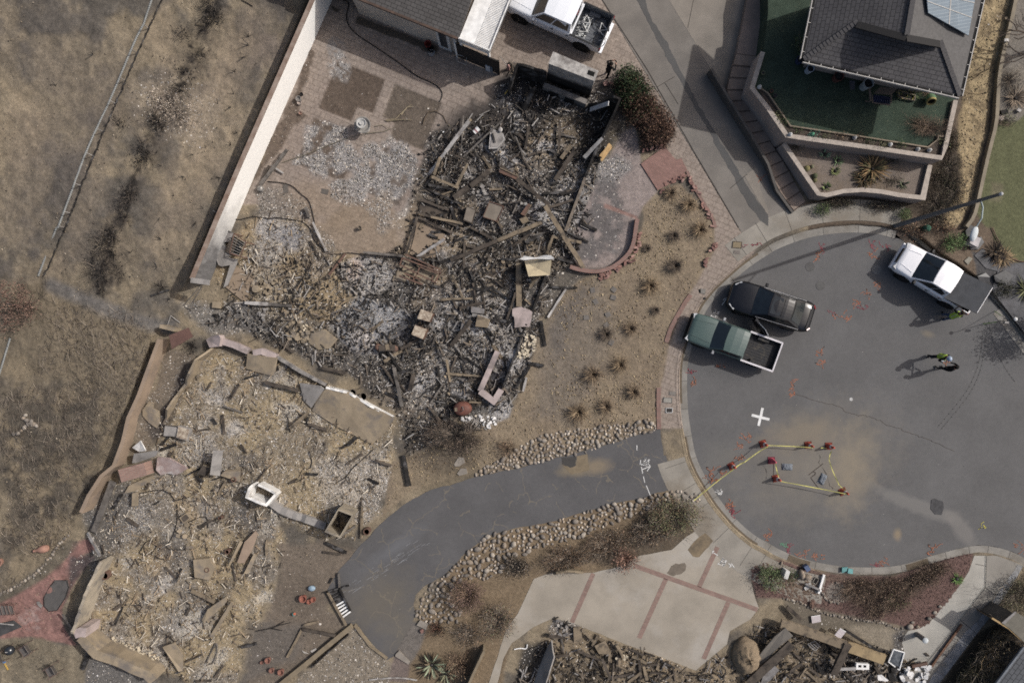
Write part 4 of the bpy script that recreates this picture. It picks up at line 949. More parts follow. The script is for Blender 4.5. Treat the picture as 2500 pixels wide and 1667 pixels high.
# open square chimney
t=em('square_chimney',tP(Q('z16','1150,940')),'open-topped square chimney casing, black inside, beside the asphalt drive','chimney')
qt= PP('z16','1105,792 1290,862 1125,1140 942,1068',1.3);cen=sum(qt,Vc())/4
m=MB()
for i in rG(4):
 a,b=qt[i],qt[(i+1)%4];ia,ib=a.lerp(cen,.13),b.lerp(cen,.13)
 m.add([(p.x,p.y,z)for z in(-.05,1.3)for p in(a,b,ib,ia)],[(3,2,1,0),(4,5,6,7),(0,1,5,4),(1,2,6,5),(2,3,7,6),(3,0,4,7)])
fixn(m.bd('casing',mat(0,(160,148,128),s=1.5,fn=.15,pa=(112,106,98),ps=1.2),t))
MB().pr([p.lerp(cen,.15)for p in qt],.02).bd('ash_bed',mat(0,(72,70,74),(50,49,50),s=6,fn=.4),t)
# fallen brick chimney
t=em('brick_chimney',tP(Q('z15','390,350')),'fallen brick chimney lying by the block wall, oval flue hole at its end','chimney')
m=MB();a,b=Q('z15','255,385',.45),Q('z15','560,300',.45);m.bq(a,b,.72,.8);m.bd('stack',bkm('chimney_brick',(150,118,106),(134,104,94),(140,126,114),.3,.1,rot=-15),t)
d=(a-b).normalized();mt=MTr(a+d*.004)@d.to_track_quat('Z','Y').to_matrix().to_4x4()
MB().lt([(.0001,.0),(.2,.0),(.2,.012),(.0001,.013)],18,mt@Matrix.Diagonal((1.0,1.3,1,1))).bd('flue',mBk,t)
MB().lt([(.24,.0),(.27,.0),(.27,.03),(.2,.03),(.2,.0)],18,mt@Matrix.Diagonal((1.0,1.3,1,1))).bd('flue_rim',mSt,t)
# lower-right garage ruin: bent
sb('garage_wall','z13','562,540 582,700 600,780 470,1200 300,1200 400,900 500,650',(.3,.9,1.1,1.0,.2,.15,.1),.08,mPl,'smooth grey wall panel leaning at the left edge of the burnt garage')
sb('bent_sheet','z11','620,855 720,960 560,1080 400,1240 330,1320 200,1400 150,1400 330,1150 480,970',(.9,.8,.7,.5,.4,.2,.3,.6,.8),.06,mat(0,(112,106,98),s=2,fn=.15,rough=.5,spec=.4),'dented corrugated metal garage door beside the heap of earth','metal sheet')
sb('bent_sheet','z11','470,1330 540,1400 420,1540 300,1580 330,1480',(.5,.45,.4,.3,.4),.06,mMt,'bent grey metal sheet below the long beam in the burnt garage','metal sheet')
# neighbour's raised garden on
TZ,LZ=1.75,.85
turf_o=N('t13','1763,-80 1763,100 1725,395 1655,620')+N('t14','0,748 128,935 200,945 1192,1088 1215,1010 1290,690 1470,-60 1500,-200')+N('t13','1790,-200')
m=MB();m.pr([P(a,b,TZ)for a,b in turf_o],.0,TZ);
g=NT('turf');pos=g.n('ShaderNodeNewGeometry').outputs['Position']
base=g.mix(g.rp(g.nz(pos,1.2,5,.7),.35,.65),col4((54,66,55)),col4((64,78,66)))
vo=g.n('ShaderNodeTexVoronoi',{'Vector':pos,'Scale':9.0});s2=g.n('ShaderNodeSeparateColor',{0:vo.outputs['Color']})
base=g.mix(g.math('MULTIPLY',g.math('LESS_THAN',vo.outputs['Distance'],.2),g.math('LESS_THAN',s2.outputs[0],.22)),base,col4((104,104,84)))
v_=g.math('MULTIPLY',g.rp(g.nz(pos,45,4,.8),.25,.75,.6,1.4),g.rp(g.nz(pos,9,4,.7),.3,.7,.85,1.15));base=g.mix(1,base,g.grey(v_),'MULTIPLY')
g.set(base=base,rough=.95,spec=.1,normal=g.n('ShaderNodeBump',{'Height':g.nz(pos,60,3,.8),'Strength':.8,'Distance':.03}).outputs[0])
m.bd('turf_terrace',g.m,kind='structure',loc=(0,0,0))
mBd=mat(0,(84,74,66),s=5,fn=.35,bump=.8)
bed=N('z9','0,890 70,905 160,970 520,1490')+N('t14','600,937 1100,1015 1170,960 1172,935 1215,940 1195,1080 200,938 140,915 0,742')
MB().pr([P(a,b,TZ)for a,b in bed],TZ+.01).bd('flower_bed',mBd,kind='structure',loc=(0,0,TZ))
low=N('t14','100,985 350,1340 480,1325 640,1312 800,1325 1062,1362 1112,1140 1110,1128')
m=MB();m.pr([P(a,b,LZ)for a,b in low],0,LZ)
m.bd('planter_soil',mat(0,(122,110,100),s=1.2,fn=.35,fs=30,pa=(110,96,80),ps=.7,bump=.8),kind='structure',loc=(0,0,0))
M_RET=mat(0,(166,150,140),s=.9,fn=.08,pa=(140,126,118),ps=.5,bump=.15)
M_COP=mat(0,(176,164,152),s=4,fn=.15,bump=.3)
def retain(name,tl,pts,z1,lb,t_=.2,z0=-.05,capw=.24):
 th=em(name,tP(P(*N(tl,pts)[1],z1).xy)+(0,),lb,'retaining wall')
 q=[P(a,b,z1)for a,b in N(tl,pts)]
 wmb(q,t_,z0,z1).bd('wall_face',M_RET,th)
 wmb(q,capw,z1+.002,z1+.07).bd('coping',M_COP,th);return th
retain('retaining_wall','t14','-38,362 -112,610 0,752 128,938 200,948 700,1018 1192,1090 1218,1010 1288,695',1.88,'tall pinkish retaining wall holding up the green lawn terrace')
retain('retaining_wall','t14','105,990 345,1338 400,1345 520,1318 650,1310 780,1322 900,1345 1062,1364 1112,1138',1.0,'lower curved planter wall around the palm bed')
th=em('bed_edging',tP(Q('t14','600,930',TZ)),'narrow beige edging board between the turf and the flower bed','edging')
wmb([P(a,b,TZ+.1)for a,b in N('z9','-60,880 70,905 160,970 520,1490')+N('t14','600,935 1100,1015 1168,962 1172,936 1215,942')],.07,TZ-.05,TZ+.14).bd('board',mat(0,(138,124,106),fn=.15),th)
# upper pavement and steps
MB().pr( PP('t13','1640,-80 1620,0 1548,368 1690,388 1722,395 1760,100 1763,-80',.55),0,.55).bd('upper_pavement',mat(0,(140,124,114),s=.9,fn=.12,pa=(118,106,98),ps=.5),kind='structure',loc=(0,0,0))
SL=[Vc(p)for p in N('t13','1547,370 1510,490 1475,640 1560,775 1640,910 1763,1110')]+[Vc(p)for p in N('t14','60,1290 182,1455')]
SR=[Vc(p)for p in N('t13','1690,390 1655,525 1612,650 1660,735 1763,880')]+[Vc(p)for p in N('t14','0,955 110,1125 262,1395')]
def lerp_line(L,t_):
 d=[0]
 for a,b in zip(L,L[1:]):d.append(d[-1]+(b-a).length)
 x=t_*d[-1]
 for i in rG(len(L)-1):
  if x<=d[i+1]+1e-6:return L[i].lerp(L[i+1],(x-d[i])/(d[i+1]-d[i]))
 return L[-1]
th=em('garden_steps',tP(P(1850,290)),'broad flight of pinkish concrete steps beside the retaining wall','steps')
NS=14;M_STEP=mat(0,(146,129,116),s=1.2,fn=.12,pa=(116,102,92),ps=.8)
for i in rG(NS):
 a,b=i/NS,(i+1)/NS;z=.52-i*.44/(NS-1)
 q=[lerp_line(SL,a),lerp_line(SR,a),lerp_line(SR,b),lerp_line(SL,b)];q=[P(p.x,p.y,z)for p in q]
 cc=sum(q,Vc())/4;q=[p.lerp(cc,.012)for p in q]
 MB().pr(q,-.05,z).bd('step',M_STEP,th)
 MB().bq(q[2].lerp(q[1],.06)+Vc((0,0,.003)),q[3].lerp(q[0],.06)+Vc((0,0,.003)),.05,.006).bd('nosing',mat(0,(76,66,60)),th.children[-1])
ck=[P(a,b,z)for(a,b),z in zip(N('t13','1372,472 1470,640 1640,920 1763,1130')+N('t14','60,1310 170,1465'),(.75,.75,.7,.5,.3,.12))]
wmb(ck,.14,-.05,[.75,.8,.75,.55,.32,.15]).bd('cheek_wall',mat(0,(92,88,84),s=2),nO,'dark low wall edge along the outer side of the garden steps','wall')
# neighbour's house
t=em('hip_roof_house',tP(P(2140,60,TZ)),'house with dark grey hip roof and solar panels above the green turf','house')
T4=lambda s,z:Q('t14',s,z)
SW,SE,P1,P2,AP=T4('243,410',4.6),T4('1318,658',4.6),T4('615,152',5.5),T4('1185,286',5.3),T4('955,243',6.4)
NW,NE,RN=T4('365,-190',4.6),T4('1512,-190',4.6),T4('1028,-190',6.4)
rfp([SW,SE,P2,P1],SE-SW,M_SH2,t)
rfp([NW,SW,P1,AP,RN],SW-NW,M_SH2,t)
rfp([SE,NE,RN,AP,P2],NE-SE,mat(0,(98,96,95),s=6,fn=.16),t)
sd_=(SE-SW).normalized();nn=Vc((sd_.y,-sd_.x,0))
m=MB();dn=nn*.12-Vc((0,0,.06));m.add([P1+dn,P2+dn,AP+dn+Vc((0,0,.03)),P1+dn*.2-Vc((0,0,.02)),P2+dn*.2-Vc((0,0,.02)),AP+dn*.2],[(0,1,2),(5,4,3),(0,2,5,3),(2,1,4,5),(1,0,3,4)]);m.bd('gable',M_RET,t)
for a,b in((P1,AP),(AP,P2)):
 MB().bq(a+Vc((0,0,.03))+nn*.16,b+Vc((0,0,.03))+nn*.16,.34,.06).bd('rake',M_SH2,t)
for a,b,n_ in((SW,P1,16),(P2,SE,18),(RN,AP,14)):
 d=b-a;m=MB()
 for i in rG(n_):m.bq(a+d*(i/n_)+Vc((0,0,.045)),a+d*((i+1.15)/n_)+Vc((0,0,.02)),.24,.03)
 m.bd('ridge_cap',mat(0,(82,80,81),s=8,fn=.2),t)
M_GUT=mat(0,(34,33,34));M_GW=mat(0,(190,186,180),fn=.05)
for a,b,n_ in((SW,SE,13),(SE,NE,10),(NW,SW,6)):
 d=(b-a).normalized();o_=Vc((d.y,-d.x,0));
 if o_.dot(a-AP)<0:o_=-o_
 gz=Vc((0,0,-.03))
 gt=MB().bq(a+o_*.07+gz,b+o_*.07+gz,.13,.05).bd('gutter',M_GUT,t)
 MB().bq(a+o_*.15+gz,b+o_*.15+gz,.04,.12).bd('fascia',M_GW,gt)
 for i in rG(n_):
  q=a.lerp(b,(i+.5)/n_);MB().bq(q+o_*.02,q+o_*.16,.03,.04).bd('bracket',M_GW,gt)
eu=(SE-SW).normalized();ev=Vc((-eu.y,eu.x,0));ins=[SW+eu*1.0+ev*1.0,SE-eu*.7+ev*1.0,NE-eu*.7,NW+eu*1.0]
MB().pr(ins,TZ-.05,4.45).bd('wall',M_RET,t)
pn=((NE-SE).cross(AP-SE)).normalized();pn=pn if pn.z>0 else-pn
def onroof(s):
 q=T4(s,0);dirv=q-Vc((0,0,CH));t_=(SE-Vc((0,0,CH))).dot(pn)/dirv.dot(pn);return Vc((0,0,CH))+dirv*t_
ca,cb,cc_,cd=onroof('1055,-190'),onroof('1085,97'),onroof('1362,252'),onroof('1440,-190')
tp=em('solar_array',tP(cb),'blue-grey solar panels mounted on the right slope of the hip roof','solar panels')
M_PV=bkm('solar_cells',(104,120,134),(98,114,128),(140,152,160),.16,3.0,uv=tR,mort=.008,fn=.03,rough=.25,off=0)
U=lambda a,b:ca.lerp(cb,a).lerp(cd.lerp(cc_,a),b)
e1=(cd-ca).normalized()
for i,(a0,a1)in eN(((0,.2),(.21,.49),(.5,.72),(.73,1))):
 for b0,b1 in((0,.49),(.51,1)):
  q=[U(a0,b0),U(a0,b1),U(a1,b1),U(a1,b0)];q=[p+pn*.14 for p in q]
  m=MB();nrm=pn;m.add(q+[p-nrm*.04 for p in q],[(0,3,2,1),(4,5,6,7),(0,1,5,4),(1,2,6,5),(2,3,7,6),(3,0,4,7)])
  al=q+[p-nrm*.04 for p in q];ed=(cb-ca).normalized();m.uv=[(al[i_].dot(ed),al[i_].dot(e1))for f_ in m.f for i_ in f_]
  pp=m.bd('panel',M_PV,tp);fixn(pp)
m=MB()
for a0 in(.205,.495,.725):m.bq(U(a0,0)+pn*.15,U(a0,1)+pn*.15,.03,.02)
m.bq(U(0,.5)+pn*.15,U(1,.5)+pn*.15,.05,.02);m.bd('rail',M_GW,tp)
# corner house at the
t=em('corner_house',tP(P(2470,1600)),'grey-roofed house at the lower right corner behind dry shrubs','house')
q= PP('z12','1590,1600 1960,1108 2400,700 3200,1400 2400,2300 1600,2300',2.1)
c_=[q[0],q[1],q[2]];d1=(q[1]-q[0]).normalized();nrm2=Vc((d1.y,-d1.x,0))
if nrm2.x<0:nrm2=-nrm2
rfp([q[0]-d1*4,q[1]+d1*.1,q[1]+d1*.1+nrm2*4+Vc((0,0,1.3)),q[0]-d1*4+nrm2*4+Vc((0,0,1.3))],d1,M_SH3,t)
m=MB();w0,w1=q[0]-d1*4+nrm2*.35,q[1]+d1*.0+nrm2*.35;m.pr([w0,w1,w1+nrm2*4,w0+nrm2*4],-.1,2.05);m.bd('wall',mat(0,(96,90,84)),t)
MB().bq(q[0]-d1*4-nrm2*.06,q[1]-nrm2*.06,.1,.1).bd('gutter',mat(0,(112,118,126)),t)
t=em('garden_shed',tP(P(2480,1530)),'small roof with a bare wooden eave behind the shrub at the lower right','shed')
q= PP('z12','1655,790 1830,640 2150,830 2150,1160 1953,1045 1880,972 1750,852',1.9)
MB().pr(q,1.9,1.98).bd('roof',mat(0,(112,108,98),s=3,fn=.2),t)
MB().pr( PP('z12','1655,785 1832,635 1850,650 1700,800',1.95),1.984,2.0).bd('flashing',mMt,t)
for a,b in(('1530,722','1750,856'),('1750,856','1880,974'),('1880,974','1990,1066')):
 MB().bq(P(*N('z12',a)[0],1.88),P(*N('z12',b)[0],1.88),.1,.14).bd('eave_board',mat(0,(176,146,98),s=3),t)
MB().pr([p.lerp(sum(q,Vc())/len(q),.15)for p in q],0,1.89).bd('wall',mat(0,(96,90,84)),t)
MB().pr( PP('z12','1560,1290 1800,960 1900,1010 2010,1090 1700,1560 1500,1640 1400,1640'),.03).bd('side_yard',mat(0,(66,62,58),s=2),kind='structure',loc=(0,0,0))  # ground of the narrow gap, its deep shade put into the dark colour
sd_w('board_fence','z12','1530,725 1640,790 1750,860',1.2,.05,mat(0,(120,100,78)),'bare wooden board fence between the corner drive and the shed','fence',at=1.2)
# right-hand concrete edging and
sd_w('garden_kerb','t14','1690,-40 1680,20 1640,205 1605,335 1567,520 1557,700 1549,860 1500,1045 1457,1235 1422,1400 1395,1500 1345,1568',.32,.2,mat(0,(142,131,112),s=2,fn=.15),'long curved concrete edging between the straw bank and the right lawn','edging',smooth=1)
sd_w('low_wall','t33','280,805 300,790 380,775 490,800',[.25,.5,.55,.2],.12,mat(0,(134,120,98),s=2),'low tan wall under the dry hedge at the edge of the pale drive','wall')
sd_w('low_wall','t32','1575,1300 1500,1460 1440,1600',.9,.14,mat(0,(134,120,98),s=2),'upright tan board wall left of the pale drive at the bottom edge','wall')
# lower courtyard walls and
sd_w('low_wall','t32','665,1165 560,1250 380,1400 170,1568',.3,.26,mat(0,(134,120,98)),'long diagonal tan wall of the bottom court','wall',rag=.02)
sd_w('low_wall','t32','640,1225 520,1330 385,1450',.25,.07,mCh,'thin charred rail inside the long diagonal wall','wall')
sd_w('low_wall','t32','680,1165 790,1310 905,1395',.12,.12,mat(0,(134,120,98)),'right-hand low tan kerb of the bottom court','wall',rag=.02)
# brick walls by the
t=em('curved_brick_wall',tP(P(1480,640)),'low curved red brick wall round the front walk','wall')
cw=sml( PP('t23','400,268 460,288 520,298 600,302 690,275 760,225 815,165 840,100 850,30 858,-30 865,-60',.3),2)
wmb(cw,.22,-.05,.32).bd('brick_course',M_BRICK,t)
m=MB();lp=N('t13','885,1130 1050,1010 1110,1085 1130,1102 1165,1093 1205,1172 1150,1232 1100,1262 1002,1312')
m.pr([P(a,b)for a,b in lp],.0,.06);m.bd('brick_landing',bkm('landing_brick',(146,110,101),(128,96,88),(118,98,90),.2,.1,rot=32),nO,'square red brick landing between the walk and the paved drive','brick landing')
M_EDGE=bkm('edge_brick',(140,108,98),(124,95,87),(118,104,96),.1,.22,rot=0)
for k,(s,lab)in eN((('1230,462 1205,495 1165,560 1120,640 1085,710 1062,790','curved red brick edging along the dry yard beside the green pickup'),('1010,1100 1008,1200 1010,1300 1012,1385','short straight red brick edging at the lower yard corner'))):
 L=sml(PP('t23',s),2);wmb(L,.24,-.05,.05).bd('brick_edging',M_EDGE,nO,lab,'edging')
L=sml(PP('t13','1205,1180 1230,1250 1300,1370 1380,1500 1400,1568'),1);wmb(L,.16,-.05,.06).bd('brick_edging',M_EDGE,nO,'broken red brick edging at the upper end of the dry yard','edging')
# VEHICLES
def paintmat(name,c,rough=.28,coat=.5,c2=nO):
 return mat(name,c,c2 or c,s=1.5,rough=rough,fn=.03,fs=20,spec=.5,coat=coat,obj=tR)
mGl=mat(0,(30,38,44),(22,28,33),s=2.5,rough=.08,fn=0,spec=.7,obj=tR)
mTy=mat(0,(38,37,37),rough=.9,fn=.15);M_RIM=mat(0,(150,150,152),rough=.35,metal=.6,fn=0)
mTr=mat(0,(26,26,27),rough=.5,fn=.05);M_LAMP=mat(0,(196,198,200),rough=.12,spec=.7,fn=0)
M_RED=mat(0,(136,30,34),rough=.2,spec=.6,fn=0);M_CHROME=mat(0,(200,202,204),rough=.2,metal=.7,fn=0)
mBd=mat(0,(52,53,55),(42,42,44),s=4,rough=.8,fn=.2,obj=tR);M_GREYBED=mat(0,(104,107,112),s=3,rough=.6,fn=.08,obj=tR)
def ring(x,hw,zs,zt,crown=.03,tumble=.94):
 h=zt-zs
 L=[(hw*.93,zs),(hw*.995,zs+.22*h),(hw,zs+.55*h),(hw*.985,zs+.82*h),(hw*tumble,zt-.02),(hw*tumble*.9,zt+crown*.3),(hw*.5,zt+crown*.8),(0,zt+crown)]
 return[(x,y,z)for y,z in L]+[(x,-y,z)for y,z in L[-2::-1]]
def loft(m,rings,caps=tR):
 k=len(m.v);n=len(rings[0]);vs=[v for r in rings for v in r];fs=[]
 for i in rG(len(rings)-1):
  for j in rG(n-1):fs.append((i*n+j,i*n+j+1,(i+1)*n+j+1,(i+1)*n+j))
  fs.append((i*n+n-1,i*n,(i+1)*n,(i+1)*n+n-1))
 if caps:fs+=[tP(rG(n)),tP((len(rings)-1)*n+j for j in rG(n))[::-1]]
 m.add(vs,fs);return m
def grh(root,pt,wb,wt,rt,rb,bw,rw,zb,zr,roof_name='cab',split=nO,tint=mGl,doors=tR,fwd=.0,roofm=nO):
 """cabin: belt front wb .. rear rb, roof front wt .. rear rt; half widths bw (belt), rw (roof)"""
 m=MB();n=7
 def sec(x,hw,z,cr):return[(x,hw*math.cos(t),z+cr*(1-abs(math.cos(t))**3))for t in[math.pi*i/(n-1)for i in rG(n)]]
 def lin_(hw):return[hw*(1-2*i/(n-1))for i in rG(n)]
 R=[]
 for(x,hw,z,bow)in((wb,bw,zb,.10),(wt,rw,zr,.06),((wt*.7+rt*.3),rw*1.01,zr+.035,.0),((wt*.3+rt*.7),rw*1.0,zr+.03,.0),(rt,rw*.97,zr-.01,-.03),(rb,bw*.96,zb,-.05)):
  R.append([(x+bow*(1-(y/hw)**2),y,z+.03*(1-(y/hw)**2)*(z>zb))for y in lin_(hw)])
 vs=[v for r in R for v in r];fs=[]
 for i in rG(len(R)-1):
  for j in rG(n-1):fs.append((i*n+j,(i+1)*n+j,(i+1)*n+j+1,i*n+j+1))
 k=len(vs)
 for s in(0,n-1):
  idx=[i*n+s for i in rG(len(R))];fs.append(tP(idx if s==0 else idx[::-1]))
 m.add(vs,fs);cab=m.bd(roof_name,roofm or pt,root,lo=tR,smooth=False);fixn(cab)
 A=[Vc(v)for v in R[0]],[Vc(v)for v in R[1]]
 def pa(name,rows,off,parent,mm=tint,u0=.06,u1=.94,v0=.06,v1=.95):
  m=MB();a,b=rows;nn=9;vs=[]
  def at(row,u):
   x=u*(len(row)-1);i=min(int(x),len(row)-2);return row[i].lerp(row[i+1],x-i)
  for v in(v0,(v0+v1)/2,v1):
   for i in rG(nn):vs.append(at(a,u0+(u1-u0)*i/(nn-1)).lerp(at(b,u0+(u1-u0)*i/(nn-1)),v)+Vc(off))
  fs=[(r*nn+i,r*nn+i+1,r*nn+nn+i+1,r*nn+nn+i)for r in rG(2)for i in rG(nn-1)]
  m.add(vs,fs);return m.bd(name,mm,parent,lo=tR)
 pa('windshield',A,(.012,0,.014),root,u0=.04,u1=.96,v0=.03,v1=.97)
 pa('rear_window',([Vc(v)for v in R[5]],[Vc(v)for v in R[4]]),(-.014,0,.012),root,u0=.1,u1=.9,v0=.12,v1=.9)
 for s in(0,n-1):
  lo=[Vc(R[0][s]),Vc(R[5][s])];hi=[Vc(R[1][s]),Vc(R[4][s])]
  o=(0,.012 if s==0 else-.012,.006)
  cuts=split or((.05,.94),)
  for c in cuts:pa('side_window',(lo,hi),o,root,u0=c[0],u1=c[1],v0=.16,v1=.86)
 return cab
def wheel(root,x,y,r,wd,side):
 mt=MTr((x,y,r))@Matrix.Rotation(math.radians(-90*side),4,'X')
 w_=MB().lt([(r*.62,-wd/2),(r*.93,-wd/2),(r,-wd*.3),(r,wd*.3),(r*.93,wd/2),(r*.62,wd/2)],20,mt).bd('wheel',mTy,root,lo=tR)
 m=MB();m.lt([(r*.64,wd*.40),(r*.58,wd*.30),(r*.15,wd*.34),(.001,wd*.36)],20,mt)
 for k in rG(5):
  a=k*2*math.pi/5;m.bq(mt@Vc((.04,0,wd*.42))if False else mt@Vc((r*.1*math.cos(a),r*.1*math.sin(a),wd*.40)),mt@Vc((r*.6*math.cos(a),r*.6*math.sin(a),wd*.40)),.05,.03)
 m.bd('rim',M_RIM,w_,lo=tR)
def arch(root,x,y,r,side):
 m=MB();mt=MTr((x,y,r))@Matrix.Rotation(math.radians(-90*side),4,'X');m.lt([(r+.09,-.06),(r+.09,.004),(.01,.006)],22,mt);m.bd('wheel_arch',mTr,root,lo=tR)
def mirror(root,x,y,z,side,m_):
 m=MB();m.box((x,y+side*.13,z),(.14,.2,.17),taper=.8);m.bq((x,y,z-.05),(x,y+side*.06,z-.04),.05);m.bd('side_mirror',m_,root,lo=tR)
def car_root(name,loc,front,lb,cat,z=RZ):
 e=em(name,(loc[0],loc[1],z+.012),lb,cat,nO,math.atan2(front[1],front[0]));return e
def pickup(name,loc,front,lb,L,hw,pt,xh,xw,xwt,xrt,xc,zh,zr,z=RZ,trim=mTr,bed='open',rail=nO,split=((.05,.47),(.51,.93)),bedm=mBd,grille=mTr,wr=.38,bumper=M_CHROME,zl=nO,hood_c=.05):
 r=car_root(name,loc,front,lb,'pickup truck',z);f=L/2;zs=.42;zl=zl or zh
 m=MB();wf=f-.95
 loft(m,[ring(f-.02,hw*.80,zs+.12,zh-.22,.02),ring(f-.1,hw*.90,zs+.05,zh-.12,.03),ring(f-.3,hw*.96,zs,zh-.06,hood_c),ring(wf,hw,zs+.1,zh-.03,hood_c),ring(xw+.05,hw,zs,zh,hood_c),ring(xw-.35,hw,zs,zh,0.0,.96),ring(xc+.04,hw,zs,zh,0,.96),ring(xc,hw*.985,zs,zh-.01,0,.96)])
 b=m.bd('body',pt,r,lo=tR,smooth=tR);fixn(b)
 grh(r,pt,xw,xwt,xrt,xc+.03,hw*.95,hw*.80,zh-.02,zr,'cab',split)
 m=MB()
 for s in(-1,1):m.bq((f-.25,s*hw*.50,zh-.055+hood_c*.8),(xw+.12,s*hw*.62,zh+hood_c*.75),.018,.014)
 m.bd('hood_crease',pt,b,lo=tR)
 for s in(-1,1):
  MB().bq((xw-.2,s*(hw+.001),zs+.12),(xw-.2,s*(hw-.02),zh-.04),.012,.02).bd('door_gap',mTr,b,lo=tR);MB().bq((xc+(xw-xc)*.42,s*(hw+.001),zs+.12),(xc+(xw-xc)*.42,s*(hw-.02),zh-.04),.012,.02).bd('door_gap',mTr,b,lo=tR)
  for xx in(xc+(xw-xc)*.46,xc+.14):
   MB().box((xx,s*(hw+.015),zh-.2),(.16,.03,.035)).bd('door_handle',trim if bed!='x' else mTr,r,lo=tR)
  mirror(r,xw-.22,s*hw*.97,zh+.1,s,trim if rail is nO else M_CHROME)
 MB().box((f-.015,0,zs+.14),(.16,hw*1.72,.2)).bd('front_bumper',bumper,r,lo=tR)
 MB().box((f-.045,0,zh-.28),(.07,hw*1.0,.26)).bd('grille',grille,r,lo=tR)
 for s in(-1,1):
  MB().box((f-.13,s*hw*.72,zh-.2),(.2,hw*.36,.16),rz=-s*.35).bd('headlight',M_LAMP,r,lo=tR)
 xb=-f+.1;t_=.06;m=MB()
 for s in(-1,1):
  y0=s*(hw-.005);m.add([(xc-.02,y0-s*t_,.68),(xb,y0-s*t_,.68),(xb,y0-s*t_,zl),(xc-.02,y0-s*t_,zl),(xc-.02,y0-s*.02,.46),(xb,y0-s*.05,.52),(xb,y0-s*.02,zl),(xc-.02,y0-s*.02,zl),(xc-.02,y0,.8),(xb,y0-s*.02,.8)],[(0,1,2,3),(3,2,6,7),(4,8,9,5),(8,7,6,9),(1,5,9,6,2),(0,3,7,8,4)])
 m.box((xc-.05,0,(zl+.68)/2),(.06,hw*1.86,zl-.68));bb=m.bd('bed_wall',pt,r,lo=tR);fixn(bb)
 m=MB();m.box(((xc+xb)/2,0,.66),(xc-xb-.06,hw*1.86,.05))
 for k in rG(9):m.box(((xc+xb)/2,-hw*.72+k*hw*.18,.69),(xc-xb-.1,.05,.02))
 m.bd('bed_floor',bedm,r,lo=tR)
 m=MB()
 for s in(-1,1):m.box((-f+1.12,s*hw*.78,.8),(.7,.22,.2),taper=.9)
 for s in(-1,1):m.box(((xc+xb)/2,s*(hw-.075),(zl+.68)/2-.02),(xc-xb-.1,.012,zl-.76))
 m.box((xc-.085,0,(zl+.68)/2-.02),(.012,hw*1.8,zl-.76));m.box((xb+.055,0,(zl+.68)/2-.02),(.012,hw*1.8,zl-.76))
 m.bd('bed_liner',bedm,r,lo=tR)
 tg=MB().box((xb+.02,0,(zl+.5)/2),(.06,hw*1.93,zl-.5)).bd('tailgate',pt,r,lo=tR)
 if rail is not nO:
  for s in(-1,1):
   MB().box(((xc+xb)/2,s*(hw-.04),zl+.015),(xc-xb,.1,.03)).bd('bed_rail',rail,r,lo=tR)
  MB().box((xb+.02,0,zl+.016),(.08,hw*1.9,.03)).bd('tailgate_cap',rail,tg,lo=tR)
 MB().box((-f+.03,0,.5),(.16,hw*1.8,.17)).bd('rear_bumper',bumper,r,lo=tR)
 for s in(-1,1):
  MB().box((xb-.0,s*(hw-.06),zl-.2),(.1,.13,.28)).bd('tail_light',M_RED,r,lo=tR)
 for xx in(f-.95,-f+1.12):
  for s in(-1,1):
   arch(r,xx,s*(hw-.005),wr,s);wheel(r,xx,s*(hw-.10),wr,.25,s)
 MB().box((0,0,.36),(L*.86,hw*1.5,.2)).bd('chassis',mTr,r,lo=tR)
 return r
def fv(deg):return(math.cos(math.radians(deg)),math.sin(math.radians(deg)))
# white crew-cab with bicycles
F1=fv(180-24.3);rr=P(1485,84,1.1)
M_W1=paintmat('white_truck_paint',(232,235,240));
ram=pickup('pickup_truck',(rr.x+F1[0]*2.93,rr.y+F1[1]*2.93),F1,'white crew-cab pickup carrying bicycles in its open grey bed, parked on the pavers',5.85,1.0,M_W1,.0,1.32,.62,-.95,-1.02,1.26,2.0,z=.0,bed='open',rail=mat(0,(44,45,47),rough=.6),bedm=M_GREYBED,wr=.43,bumper=M_W1,grille=M_CHROME)
MB().box((-.98,0,1.90),(.1,.3,.05)).bd('brake_light',M_RED,ram,lo=tR)
MB().sp((.35,.12,1.94),.05,8,4,(1.6,1,.8)).bd('roof_aerial',mTr,ram,lo=tR)
# bicycles lying in that
M_BIKE=mat(0,(226,226,222),fn=.05,rough=.4);M_SPOKE=mat(0,(120,120,122),metal=.5,rough=.4)
def bicycle(loc,rz,lab,frame_m):
 e=em('bicycle',loc,lab,'bicycle','bicycles in the pickup bed',rz)
 for x in(-.5,.52):
  w_=MB().tu([(x+.33*math.cos(a),.33*math.sin(a),.05+.06*(x>0))for a in[2*math.pi*i/22 for i in rG(23)]],.02,5,False).bd('wheel',mTy,e,lo=tR)
  m=MB()
  for k in rG(7):a=math.pi*k/7;m.bq((x+.32*math.cos(a),.32*math.sin(a),.05+.06*(x>0)),(x-.32*math.cos(a),-.32*math.sin(a),.05+.06*(x>0)),.006)
  m.bd('spokes',M_SPOKE,w_,lo=tR)
 m=MB();z=.1;pts=dict(r=(-.5,0,z),b=(-.05,-.06,z),s=(-.16,.36,z),h=(.34,.38,z),f=(.52,0,z+.03))
 for a,b in(('r','b'),('r','s'),('s','b'),('b','h'),('s','h'),('h','f')):m.tu([pts[a],pts[b]],.022,5)
 m.bd('frame',frame_m,e,lo=tR)
 m=MB();m.tu([(.34,.38,z),(.36,.50,z)],.018,5);m.tu([(.30,.5,z-.05),(.36,.52,z),(.34,.52,z+.26)],.016,5);m.bd('handlebar',frame_m,e,lo=tR)
 MB().box((-.2,.45,z),(.24,.07,.1),taper=.7).bd('saddle',mTr,e,lo=tR)
 MB().lt([(.09,-.01),(.09,.01),(.001,.012)],12,MTr((-.05,-.06,z+.03))).bd('crank',M_SPOKE,e,lo=tR)
